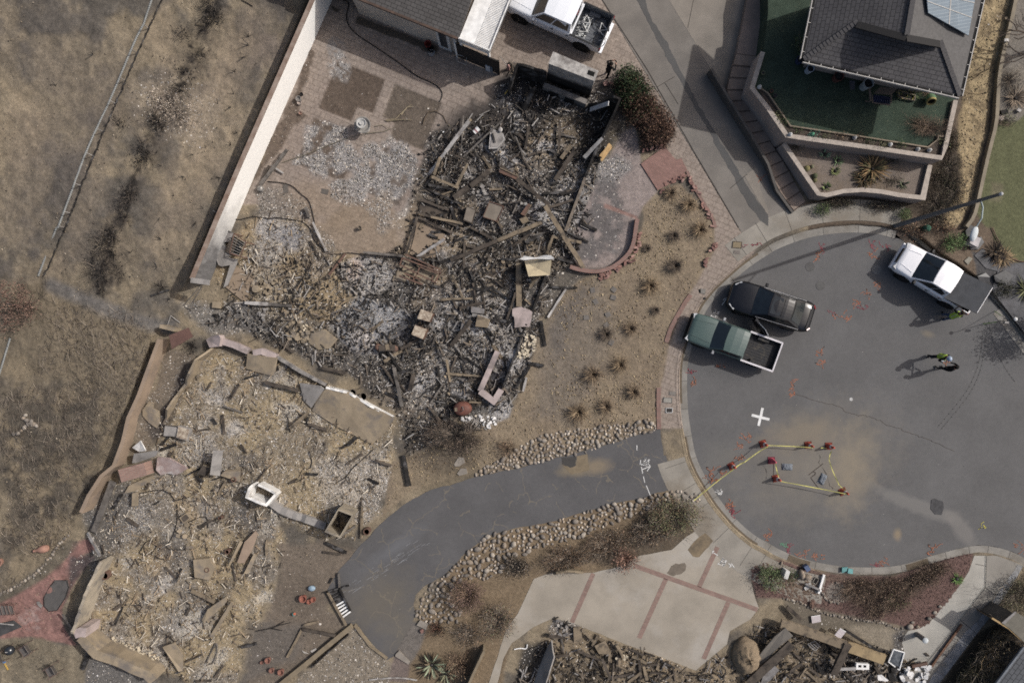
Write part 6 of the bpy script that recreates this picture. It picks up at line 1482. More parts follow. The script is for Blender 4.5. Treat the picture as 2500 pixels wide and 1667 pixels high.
# shrubs beside the drives
pln('round_shrub',1109,1062,'wide dead dark brown shrub beside the asphalt drive, below the ruin','shrub',1.75,1.0,.85,4200,.07,[(92,80,70),(78,68,60),(106,92,80),(66,58,52)],110,GYB+BLK,-8,cu=130,hlw=.55)
pln('spiky_shrub',1238,1092,'small spiky dry plant right of the wide dead shrub','shrub',.55,.5,.4,200,.1,DRYB,80,DRYB,0)
pln('round_shrub',1142,1448,'rounded reddish brown dead shrub above the lower cobbles','shrub',.98,.98,1.05,2600,.07,[(112,90,80),(96,78,70),(124,102,90),(82,66,60)],120,DRYB,0,cu=90,hlw=.5)
e=pln('olive_shrub',1640,1253,'tall olive-green and grey shrub at the mouth of the asphalt drive','shrub',1.5,1.05,1.1,3600,.09,OLIVE+DRYB[:2]+[(120,112,84)],160,GYB,15,cu=110,hlw=.4)
pln('low_shrub',1590,1290,'grey twiggy shrub left of the olive one','shrub',1.3,.8,.8,1900,.09,DRYB+GYB+[(70,66,52)],160,GYB,22,cu=70)
pln('low_shrub',1480,1325,'tangle of dry brown brush along the cobbles, middle part','shrub',1.4,.75,.55,1500,.09,DRYB+GYB,200,GYB+DRYB,15,cu=60)
pln('low_shrub',1380,1360,'tangle of dry brown brush over the low tan wall','shrub',1.3,.7,.55,1400,.09,DRYB+GYB+BLK[:1],180,GYB+DRYB,12,cu=60)
pln('spiky_shrub',1528,1362,'round spiky reddish dry plant at the edge of the pale drive','shrub',.62,.6,.6,500,.1,[(122,92,78),(140,110,94),(98,74,64)],150,[(122,92,78),(140,110,94),(98,74,64)],0)
pln('dark_shrub',1262,1378,'dark dead shrub at the lower end of the cobble band','shrub',.75,.6,.6,900,.09,BLK+GYB,110,BLK+GYB,0)
pln('grey_shrub',1215,1510,'loose grey-green shrub on the tan slope left of the pale drive','shrub',.95,1.0,.8,1500,.08,GYB+OLIVE[:1]+DRYB,130,GYB,0,cu=60)
pln('grey_shrub',1145,1545,'sparse greyish brush lower on the tan slope','shrub',.9,.7,.5,800,.08,GYB+DRYB,110,GYB,0)
pln('grey_shrub',1120,1620,'dry brown brush at the bottom edge right of the agave','shrub',.8,.8,.5,800,.08,DRYB,110,DRYB,0)
pln('spiky_shrub',1068,1532,'black spiky burnt plant right of the flat paving stones','shrub',.55,.45,.4,150,.1,BLK,110,BLK+RUSTB,0)
def blades(e,name,rng,n,r,h,w_,cols,arch_=.5,base=.08,m_=nO):
 m=MB();m.c=[]
 for i in rG(n):
  a=rng.uniform(0,2*math.pi);L=rng.uniform(.65,1.05);d=Vc((math.cos(a),math.sin(a),0));s_=Vc((-d.y,d.x,0));el=rng.uniform(.05,1.0);c=ccol(cols,rng)
  k=len(m.v);rr_=r*L*(1-.55*el);hh=h*L*(.25+el)
  for t_,ww in((0,.7),(.35,1),(.7,.75),(1,.05)):
   p=d*(base+rr_*t_)+Vc((0,0,hh*(t_-arch_*t_*t_)));m.v+=[p-s_*w_*ww+Vc((0,0,.3*w_*ww)),p+Vc((0,0,-.2*w_)),p+s_*w_*ww+Vc((0,0,.3*w_*ww))];m.c+=[c]*3
  for j in rG(3):
   o=k+j*3;m.f+=[(o,o+1,o+4,o+3),(o+1,o+2,o+5,o+4)]
 return m.bd(name,m_ or mLf,e,lo=tR)
def ros(name,q,lb,cat,n,r,h,w_,cols,seed,arch_=.5,gp=nO):
 e=em(name,q,lb,cat,gp);rng=random.Random(seed);blades(e,'leaves',rng,n,r,h,w_,cols,arch_)
 MB().sp((0,0,.05),.1,8,5,(1,1,.8)).bd('core',mCh,e,lo=tR);return e
x,y=N('t32','1210,1440')[0];e=ros('agave',G(x,y),'scorched agave clump with grey-green tips at the bottom edge','agave',60,1.1,.9,.05,[(96,84,66),(60,52,44),(120,128,104),(38,35,32),(84,76,60)],5)
x,y=N('t32','1310,1500')[0];ros('agave',G(x,y),'second scorched agave, right of the larger clump','agave',40,.8,.6,.05,[(110,108,84),(60,52,44),(134,142,116),(44,40,36)],6)
# raised planter: sago palm,
q=Q('t14','715,1165',LZ);e=ros('sago_palm',q,'large brown and green sago palm in the lower planter','palm',110,1.15,.8,.035,[(122,98,66),(104,84,58),(140,114,78),(86,84,56),(70,60,44)],9,.45)
q=Q('t14','655,1240',LZ);ros('sago_palm',q,'darker smaller palm below the large sago palm','palm',70,.85,.5,.035,[(84,70,50),(66,56,42),(100,84,58),(56,54,40)],10,.5)
for s,l,c in(('390,1065','blue-green aloe with red flower tips in the planter',[(92,116,96),(110,132,108)]),('480,1110','pale green branching cactus right of the aloe',[(110,126,92),(92,110,78)]),('460,1180','yellow-green agave clump in the middle of the planter',[(112,116,72),(96,104,64)]),('930,1270','small agave at the right end of the planter',[(88,92,74),(104,108,86)]),('400,1290','little green rosette near the lower planter wall',[(100,110,70),(86,98,60)])):
 q=Q('t14',s,LZ);ros('succulent',q,l,'succulent',22,.34,.3,.03,c,len(l),.4)
for s,r_,l,c in(('262,1165',.16,'yellow barrel cactus by the planter corner',(132,124,78)),('318,1215',.14,'green barrel cactus left of the palms',(88,92,64)),('300,1150',.10,'small pale barrel cactus beside the yellow one',(120,118,92)),('318,1245',.12,'round cactus just below the green barrel',(112,108,70))):
 q=Q('t14',s,LZ);m=MB()
 m.sp(q+Vc((0,0,r_*.7)),r_,14,8);m.v=[v+Vc((v.x-q.x,v.y-q.y,0))*(.08*math.cos(7*math.atan2(v.y-q.y,v.x-q.x)*2))for v in m.v]
 m.bd('barrel_cactus',mat('cactus_%d'%c[0],c,tP(x*.8 for x in c),s=20,fn=.2),nO,l,'cactus')
for i,(s,l)in eN((('850,1110','low twiggy plant right of the sago palm'),('850,1250','dry fallen branch in the right half of the planter'),('210,1010','dark low plant at the top left of the planter'))):
 x,y=N('t14',s)[0];pln('low_plant',x,y,l,'plant',.5,.25,.2,160,.08,[(66,62,48),(84,78,60)],50,GYB,10,base_z=LZ)
fb=[('205,910',GREEN),('390,945',OLIVE),('620,960',DRYB),('690,985',GREEN),('780,1000',OLIVE),('905,1010',GREEN),('60,800',OLIVE),('95,845',GREEN),('300,935',[(70,110,96),(96,130,112)]),('1190,985',OLIVE),('500,950',DRYB)]
for i,(s,c)in eN(fb):
 x,y=N('t14',s)[0];pln('bed_plant',x,y,'small leafy plant in the narrow bed along the retaining wall','plant',.26,.22,.22,130,.07,c,14,GYB,0,'plants in the narrow flower bed',base_z=TZ,cu=10)
pln('tumbleweed',*N('t14','1090,880')[0],'dry tangled twig bush lying on the turf','bush',1.05,.55,.4,350,.07,DRYB,240,[(124,108,92),(104,90,78),(92,80,68)],-8,base_z=TZ,up=.5,fork=2)
pln('tumbleweed',*N('t14','1110,640')[0],'dry twigs hanging by the house corner over the turf','bush',.6,.4,.4,120,.07,DRYB,120,[(124,108,92),(104,90,78)],0,base_z=TZ,fork=1)
pln('potted_shrub',*N('t14','215,330')[0],'dark green shrub beside the left eave of the hip-roof house','shrub',.5,.6,.9,500,.09,GREEN,20,GYB,0,base_z=TZ)
# strip between planter and
pln('green_bush',*N('t14','362,1452')[0],'small round green bush at the sidewalk corner below the steps','bush',.42,.34,.45,900,.06,[(84,98,62),(98,112,72),(70,84,52)],20,GYB,0,cu=30)
pln('green_bush',*N('t14','925,1480')[0],'round green bush at the foot of the lamp post','bush',.38,.34,.45,900,.06,[(84,98,62),(98,112,72),(70,84,52)],20,GYB,0,cu=30)
for i,(s,rx,ry,l)in eN((('480,1405',1.0,.3,'dark ground cover below the left part of the planter wall'),('800,1420',1.2,.35,'dark ground cover below the right part of the planter wall'),('1150,1400',.9,.7,'dry dark brush behind the lamp post'),('1240,1150',.7,1.1,'dark brush beside the straw bank'),('1280,1330',.6,.9,'grey brush low on the straw bank'),('1180,1240',.6,.6,'dark brush beside the end of the planter wall'),('1260,980',.4,.7,'dark brush by the retaining wall end'),('1150,1500',.8,.4,'grey brush at the kerb behind the lamp post'))):
 x,y=N('t14',s)[0];pln('dry_brush',x,y,l,'brush',rx,ry,.35,900,.07,[(74,66,56),(92,82,70),(58,52,45),(66,66,48)],130,GYB+BLK[:2],0,cu=50,hlw=.1)
pln('green_bush',*N('t24','1265,110')[0],'leafy green bush behind the kerb above the white pickup','bush',.6,.45,.5,1300,.08,[(88,108,66),(104,124,78),(72,92,54)],20,GYB,40,cu=40)
pln('dry_brush',*N('t24','1000,20')[0],'grey dry brush at the kerb left of the green hydrant cap','brush',.75,.4,.4,700,.07,DRYB+RUSTB[:1],120,GYB,0)
pln('dry_brush',*N('t24','1190,10')[0],'reddish dry brush right of the green hydrant cap','brush',.7,.4,.4,700,.07,DRYB+RUSTB[:2],120,GYB,0)
q=GQ('t24','1560,170');ros('flax_plant',q,'dark spiky plant between the white box and the lawn','plant',60,.9,.5,.03,[(52,46,42),(74,64,54),(40,36,34)],31,.4)
q=GQ('t24','1620,210');ros('straw_grass',q,'pale straw-coloured grass clump beside the black sheeting','plant',120,.85,.3,.015,TAN,32,.5)
q=GQ('t24','1770,430');ros('flax_plant',q,'yellow-green spiky plant at the right edge','plant',60,1.1,.7,.03,[(84,88,56),(104,106,70),(60,60,44)],33,.4)
x,y=N('t24','1620,420')[0];pln('dark_shrub',x,y,'low dark shrub on the black sheeting','shrub',.55,.45,.4,500,.08,[(58,60,46),(74,72,56)],40,BLK,0)
# the street tree whose
e=pln('street_tree',2565,792,'leafy tree just outside the right edge whose shadow falls on the street','tree',1.0,1.1,1.6,2600,.13,GREEN,30,GYB,0,cu=60,part=('crown','limbs'),fork=1,z0=1.5)
MB().tu([(0,0,-.1),(0,.02,1.2),(.05,0,2.4)],[.1,.08,.04],8).bd('trunk',mat(0,(92,80,68),s=6,fn=.3),e,lo=tR)
# bare tree, upper right
x,y=2545,118;e=em('bare_tree',G(x,y),'bare dark tree whose limbs lean in over the straw bank at the upper right edge','tree')
rng=random.Random(12);MB().tu([(0,0,-.1),(-.1,.05,.8),(-.5,-.1,1.4)],[.16,.14,.11],8).bd('trunk',mat(0,(66,58,52),(50,45,41),s=6,fn=.3),e,lo=tR)
m=MB();m.c=[]
def limb(p,d,th,dep):
 pts=[p];q=p
 for j in rG(5):q=q+d/5+Vc((rng.gauss(0,1),rng.gauss(0,1),rng.gauss(0,.6)))*d.length*.05;pts.append(q)
 k=len(m.v);m.tu(pts,[th*(1-.7*j/5)for j in rG(6)],5,False);m.c.extend([ccol([(62,55,49),(78,68,60)],rng)]*(len(m.v)-k))
 if dep:
  for _ in rG(3):limb(pts[rng.randint(2,5)],Matrix.Rotation(rng.uniform(-1,1),3,'Z')@d*rng.uniform(.4,.65),th*.5,dep-1)
for d in((-2.2,-.4,.5),(-1.2,.9,.8),(-2.0,-1.0,.3),(-.8,-1.3,.6),(-2.6,.2,.2)):limb(Vc((-.4,-.08,1.3)),Vc(d),.075,2)
m.bd('limbs',mTw,e,lo=tR)
x,y=N('t14','1700,680')[0];ros('dead_yucca',G(x,y),'dead pale yucca with dark centre right of the concrete edging','plant',90,1.0,.5,.022,[(128,114,98),(104,92,78),(56,50,46),(146,130,112)],41,.4)
pln('dry_brush',*N('t14','1660,560')[0],'thin grey dry bush above the dead yucca','brush',.7,.7,.5,200,.07,GYB,120,GYB,0)
pln('green_bush',*N('t14','1640,830')[0],'small olive bush beside the round stepping disc','bush',.35,.35,.3,350,.07,OLIVE,15,GYB,0)
# mulch island
pln('green_bush',*N('z11','395,180')[0],'bushy green shrub at the left end of the mulch island','bush',.62,.72,.7,2200,.07,[(84,98,62),(98,112,74),(70,82,52),(110,116,84)],40,GYB,30,cu=60)
pln('low_plant',*N('z11','690,180')[0],'small dark green shrub behind the white bin','shrub',.28,.36,.35,400,.06,GREEN,20,GYB,0)
for i,(s,rx,ry,n_,l)in eN((('1520,320',1.1,.5,900,'tangle of dead twigs near the ring of stones'),('1700,420',1.2,.7,1300,'large tangle of dead twigs in the middle of the mulch'),('1900,330',1.0,.6,900,'dead twiggy shrub right of the middle tangle'),('2030,480',.9,.6,900,'olive-tinged shrub in the lower mulch'),('1800,600',.9,.5,600,'loose dead brush low in the mulch'),('2240,280',1.1,.45,700,'brown dead shrub below the kerb curve'),('2500,120',1.0,.5,900,'dark dead shrub near the pale walk end'),('2380,200',.8,.4,600,'brown brush left of the dark dead shrub'))):
 x,y=N('z11',s)[0];pln('dead_shrub',x,y,l,'shrub',rx,ry,.45,n_,.07,[(104,86,74),(88,74,64),(122,104,88),(74,66,52)]+([(86,88,60)]*3 if i==3 else[]),170,[(110,92,78),(92,78,68),(124,108,92),(62,54,48)],20,cu=40,hlw=.0,fork=2)
q=GQ('z12','1080,220');ros('grass_clump',q,'bright green grass clump in the mulch near the pale walk','grass tuft',50,.42,.4,.018,[(92,122,64),(108,138,76),(76,104,52)],51,.35)
# shrubs by the corner
pln('grey_green_shrub',*N('z12','1840,430')[0],'large grey-green shrub on the right of the corner drive','shrub',1.6,1.1,1.5,4400,.07,[(102,98,74),(118,114,88),(84,82,62),(96,88,68)],120,GYB,50,cu=140,hlw=.5)
pln('dry_hedge',*N('z12','1500,1075')[0],'dry brown hedge with bare twig tips between the drive and the lower right house','hedge',1.75,.85,1.9,4200,.07,[(98,86,66),(112,98,76),(82,72,56),(126,112,88)],220,GYB+TAN[:1],50,cu=130,hlw=.4)
pln('dry_hedge',*N('z12','1270,1400')[0],'olive-brown hedge at the bottom edge beside the whitewashed border','hedge',1.7,.95,1.8,4600,.07,[(92,84,62),(106,98,72),(78,70,54),(120,112,80)],200,GYB,50,cu=140,hlw=.4)
# fallen branches on the
def branchy(name,tl,lines,th,cols,lb,cat='branch'):
 rng=random.Random(len(lb));m=MB();m.c=[]
 for s in lines:
  pts=N(tl,s);q=[G(a,b,.06+.04*math.sin(i))for i,(a,b)in eN(pts)];q=[Vc((p.x,p.y,p.z))for p in q]
  k=len(m.v);m.tu(q,[th*(1-.5*i/(len(q)-1))for i in rG(len(q))],5);m.c+=[ccol(cols,rng)]*(len(m.v)-k)
 m.bd(name,mTw,nO,lb,cat)
branchy('fallen_branch','t12',['890,830 960,820 1010,770 1070,720','900,835 1000,825 1075,828','1000,790 1040,740 1085,735'],.035,[(128,116,94)],'pale forked branch lying across the upper right dirt square')
branchy('fallen_branch','t12',['1150,855 1165,810 1190,770 1240,765 1290,800 1315,850'],.03,[(92,80,66)],'dark curved branch at the edge of the upper right dirt square')
branchy('fallen_branch','t12',['180,1120 330,1070 600,960 760,920','760,920 880,905 950,880','820,870 880,860 920,890'],.022,[(104,98,82)],'long thin stalk running under the fountain bowls')
branchy('fallen_branch','t32',['0,1210 80,1195 160,1170 240,1150','100,1190 180,1205','120,1185 200,1140'],.035,BLK,'charred branch lying in the soil of the lower court')
# DEBRIS OF THE BURNT
NPR=np.random.RandomState(5)
def rubble(name,n,size,cols,wfun,seed,flat=.5,lift=.02,thick=.35):
 """small shards nobody could count, one mesh; wfun: weight grid over the ground sheet"""
 R=np.random.RandomState(seed);w_=np.clip(wfun,0,nO).ravel();w_=w_/w_.sum()
 idx_=R.choice(w_.size,n,p=w_);j,i=np.divmod(idx_,NX)
 px=gx[i]+R.uniform(-.5,.5,n)*GS;py=gy[j]+R.uniform(-.5,.5,n)*GS
 x=(px-1250)*MPP;y=(833.5-py)*MPP;z=HZ[j,i]+lift*R.rand(n)
 s=size[0]+(size[1]-size[0])*R.rand(n)**2.5
 a=R.rand(n)*2*np.pi;asp=R.uniform(.35,1,n)
 nrm=np.stack([R.normal(0,flat,n),R.normal(0,flat,n),np.ones(n)],-1);nrm/=np.linalg.norm(nrm,axis=1)[:,nO]
 t=np.stack([np.cos(a),np.sin(a),np.zeros(n)],-1);t-=nrm*(t*nrm).sum(1)[:,nO];t/=np.linalg.norm(t,axis=1)[:,nO];b=np.cross(nrm,t)
 c=np.stack([x,y,z+.3*s*flat],-1)
 k=R.uniform(.6,1.1,(4,n))
 th=(s*thick*.3)[:,nO]
 V=np.stack([c+t*(s*k[0]/2)[:,nO],c+b*(s*asp*k[1]/2)[:,nO],c-t*(s*k[2]/2)[:,nO],c-b*(s*asp*k[3]/2)[:,nO],c+t*(s*k[0]/2)[:,nO]-nrm*th,c+b*(s*asp*k[1]/2)[:,nO]-nrm*th,c-t*(s*k[2]/2)[:,nO]-nrm*th,c-b*(s*asp*k[3]/2)[:,nO]-nrm*th],1)
 base=np.arange(n)[:,nO,nO]*8;F=base+np.array([[0,1,2,3],[0,4,5,1],[1,5,6,2],[2,6,7,3],[3,7,4,0]])[nO]
 me=bpy.data.meshes.new(name);nv=n*8;nf=n*5
 me.vertices.add(nv);me.loops.add(nf*4);me.polygons.add(nf)
 me.vertices.foreach_set('co',V.reshape(-1).astype(np.float32));me.loops.foreach_set('vertex_index',F.reshape(-1).astype(np.int32))
 me.polygons.foreach_set('loop_start',np.arange(0,nf*4,4,dtype=np.int32));me.polygons.foreach_set('loop_total',np.full(nf,4,np.int32));me.update()
 pal=np.array([alb(q)for q,_ in cols]);pw=np.array([q for _,q in cols],float);pw/=pw.sum()
 cc_=pal[R.choice(len(pal),n,p=pw)]*R.uniform(.75,1.2,n)[:,nO]
 C=np.repeat(np.concatenate([np.clip(cc_,0,.8),np.ones((n,1))],1),8,0)
 at=me.color_attributes.new('Col','FLOAT_COLOR','POINT');at.data.foreach_set('color',C.astype(np.float32).ravel())
 me.materials.append(mTw);o=bpy.data.objects.new(name,me);COL.objects.link(o);tag(o,kind='stuff');return o
ruin_w=np.zeros((NY,NX))
for py_ in(RUIN_A,LROOM,RUIN_B,RUIN_C,RUIN_D):
 sl,m=msk('p',py_,8,12);ruin_w[sl]=np.maximum(ruin_w[sl],m)
sl,m=msk('p',ASPH,2,0);off_road=np.ones((NY,NX));off_road[sl]=1-m
cu=smst(.3,.7,fbm(40,41,4))
LIGHT=[((196,192,188),3),((170,166,160),4),((150,138,122),3),((128,116,102),3),((92,84,78),2),((48,45,43),2)]
TANC=[((168,150,122),4),((148,130,104),4),((190,178,158),3),((122,108,90),3),((70,63,56),2),((206,200,192),1.5)]
tan_w=np.zeros((NY,NX))
for py_ in(LROOM,RUIN_B,RUIN_C):
 sl,m=msk('p',py_,10,10);tan_w[sl]=np.maximum(tan_w[sl],m)
rubble('ash_flakes',28000,(.035,.12),LIGHT,np.clip(CHIP-.12,0,1)**1.3*(1-.75*tan_w)*(.3+cu)*off_road,1)
rubble('plaster_flakes',26000,(.03,.10),TANC,tan_w*(.25+CHIP)*(.35+cu),2)
dark_w=np.zeros((NY,NX));sl,m=msk('p',RUIN_A,10,10);dark_w[sl]=m;sl,m=msk('p',RUIN_D,6,6);dark_w[sl]=np.maximum(dark_w[sl],m*.9)
rubble('charcoal_bits',15000,(.04,.22),[((44,41,39),4),((60,56,53),3),((80,75,70),2.5),((108,99,88),1.5),((36,34,33),3)],dark_w*(.25+smst(.35,.65,fbm(60,47,3))),3,.45,.08,.8)
rubble('rubble_pieces',1500,(.10,.28),[((150,134,110),4),((132,118,98),4),((176,166,150),2),((110,98,86),3),((64,58,54),2)],tan_w*smst(.5,.75,fbm(90,51,3))+.25*dark_w,4,.3,.05,.5)
rubble('soil_crumbs',6000,(.03,.12),[((150,134,112),4),((98,88,78),4),((70,64,58),3),((176,162,142),2)],np.where((GX<760)&(ruin_w<.1)&(PAV<.1),.25+smst(.45,.65,fbm(70,52,3)),0),6,.4)
rubble('yard_straw',5500,(.05,.16),[((152,134,104),5),((128,112,88),4),((98,84,68),3),((172,154,122),2)],(sdpoly(YARD,GX,GY)<-4)*(.3+smst(.4,.6,fbm(60,53,3)))+.9*(sdpoly(N('t14','1470,-60 1700,-60 1640,200 1590,400 1530,640 1510,860 1470,1080 1410,1400 1290,1568 1180,1568 1300,1300 1320,1000 1330,700 1400,350'),GX,GY)<0),7,.25,.02,.2)
rubble('mulch_chips',6000,(.03,.09),[((112,88,80),4),((90,70,64),4),((70,56,52),3),((134,110,98),1.5)],(sdpoly(MULCH,GX,GY)<-3)*1.0*off_road,8,.4)
# timbers
mTn=mat(0,(134,119,98),s=2.2,fn=.22,pa=(70,64,58),ps=2.6,bump=.4)
mGr=mat(0,(116,110,104),(88,83,78),s=2.2,fn=.22,pa=(58,54,51),ps=2.6,bump=.4)
mBr=mat(0,(88,79,70),(68,61,55),s=2.2,fn=.22,pa=(52,47,43),ps=2.2,bump=.4)
mLg=mat(0,(178,174,170),(140,136,132),s=2.5,fn=.12,rough=.5,spec=.4,pa=(112,104,98),ps=1.8)
rB=random.Random(17)
def sticks(name,n,w,L,th,cols,seed,bias):
 R=random.Random(seed);wf=np.clip(w,0,nO).ravel();pick=np.random.RandomState(seed).choice(wf.size,n,p=wf/wf.sum());mb=MB();mb.c=[]
 for k_ in pick:
  j,i=divmod(int(k_),NX);q=G(gx[i]+R.uniform(-2,2),gy[j]+R.uniform(-2,2),R.uniform(.02,.16));a=math.radians(R.choice(bias)+R.gauss(0,34));l_=L*R.uniform(.3,1)**1.5
  d=Vc((math.cos(a),math.sin(a),R.gauss(0,.22)))*l_/2;b0=len(mb.v);mb.bq(q-d,q+d,th*R.uniform(.5,1.6),th*R.uniform(.4,1));mb.c+=[ccol(cols,R,.25)]*(len(mb.v)-b0)
 mb.bd(name,mTw,kind='stuff')
sticks('charred_splinters',2600,dark_w*(.3+smst(.4,.6,fbm(50,61,3))),.8,.045,[(46,43,41),(36,34,33),(66,61,56),(98,88,77),(128,124,120)],71,(23,113,60))
sticks('burnt_sticks',1700,tan_w*(.2+smst(.42,.62,fbm(60,63,3))),.6,.03,[(78,68,58),(104,90,74),(56,50,46),(136,118,94),(178,168,152)],72,(30,120,75))
def tmb(tl,s,wpx,m,lb,name='charred_beam',cat='beam',gp=nO,z=(.12,.12),h=nO,jit=.012):
 (a,b)=N(tl,s);k=TILES[tl][2];wd=max(.05,wpx/k*MPP);h=h or min(.16,max(.05,wd*.7))
 p,q=G(*a,z[0]+h/2),G(*b,z[1]+h/2)
 mb=MB();n=max(2,int((q-p).length/.5));mb.bq(p,q,wd,h,n,jit,rB);return mb.bd(name,m,nO,lb,cat,gp)
GA='timbers scattered in the upper ruin';GB='timbers scattered in the middle ruin';GC='timbers scattered in the lower ruin';GD='timbers scattered in the burnt garage'
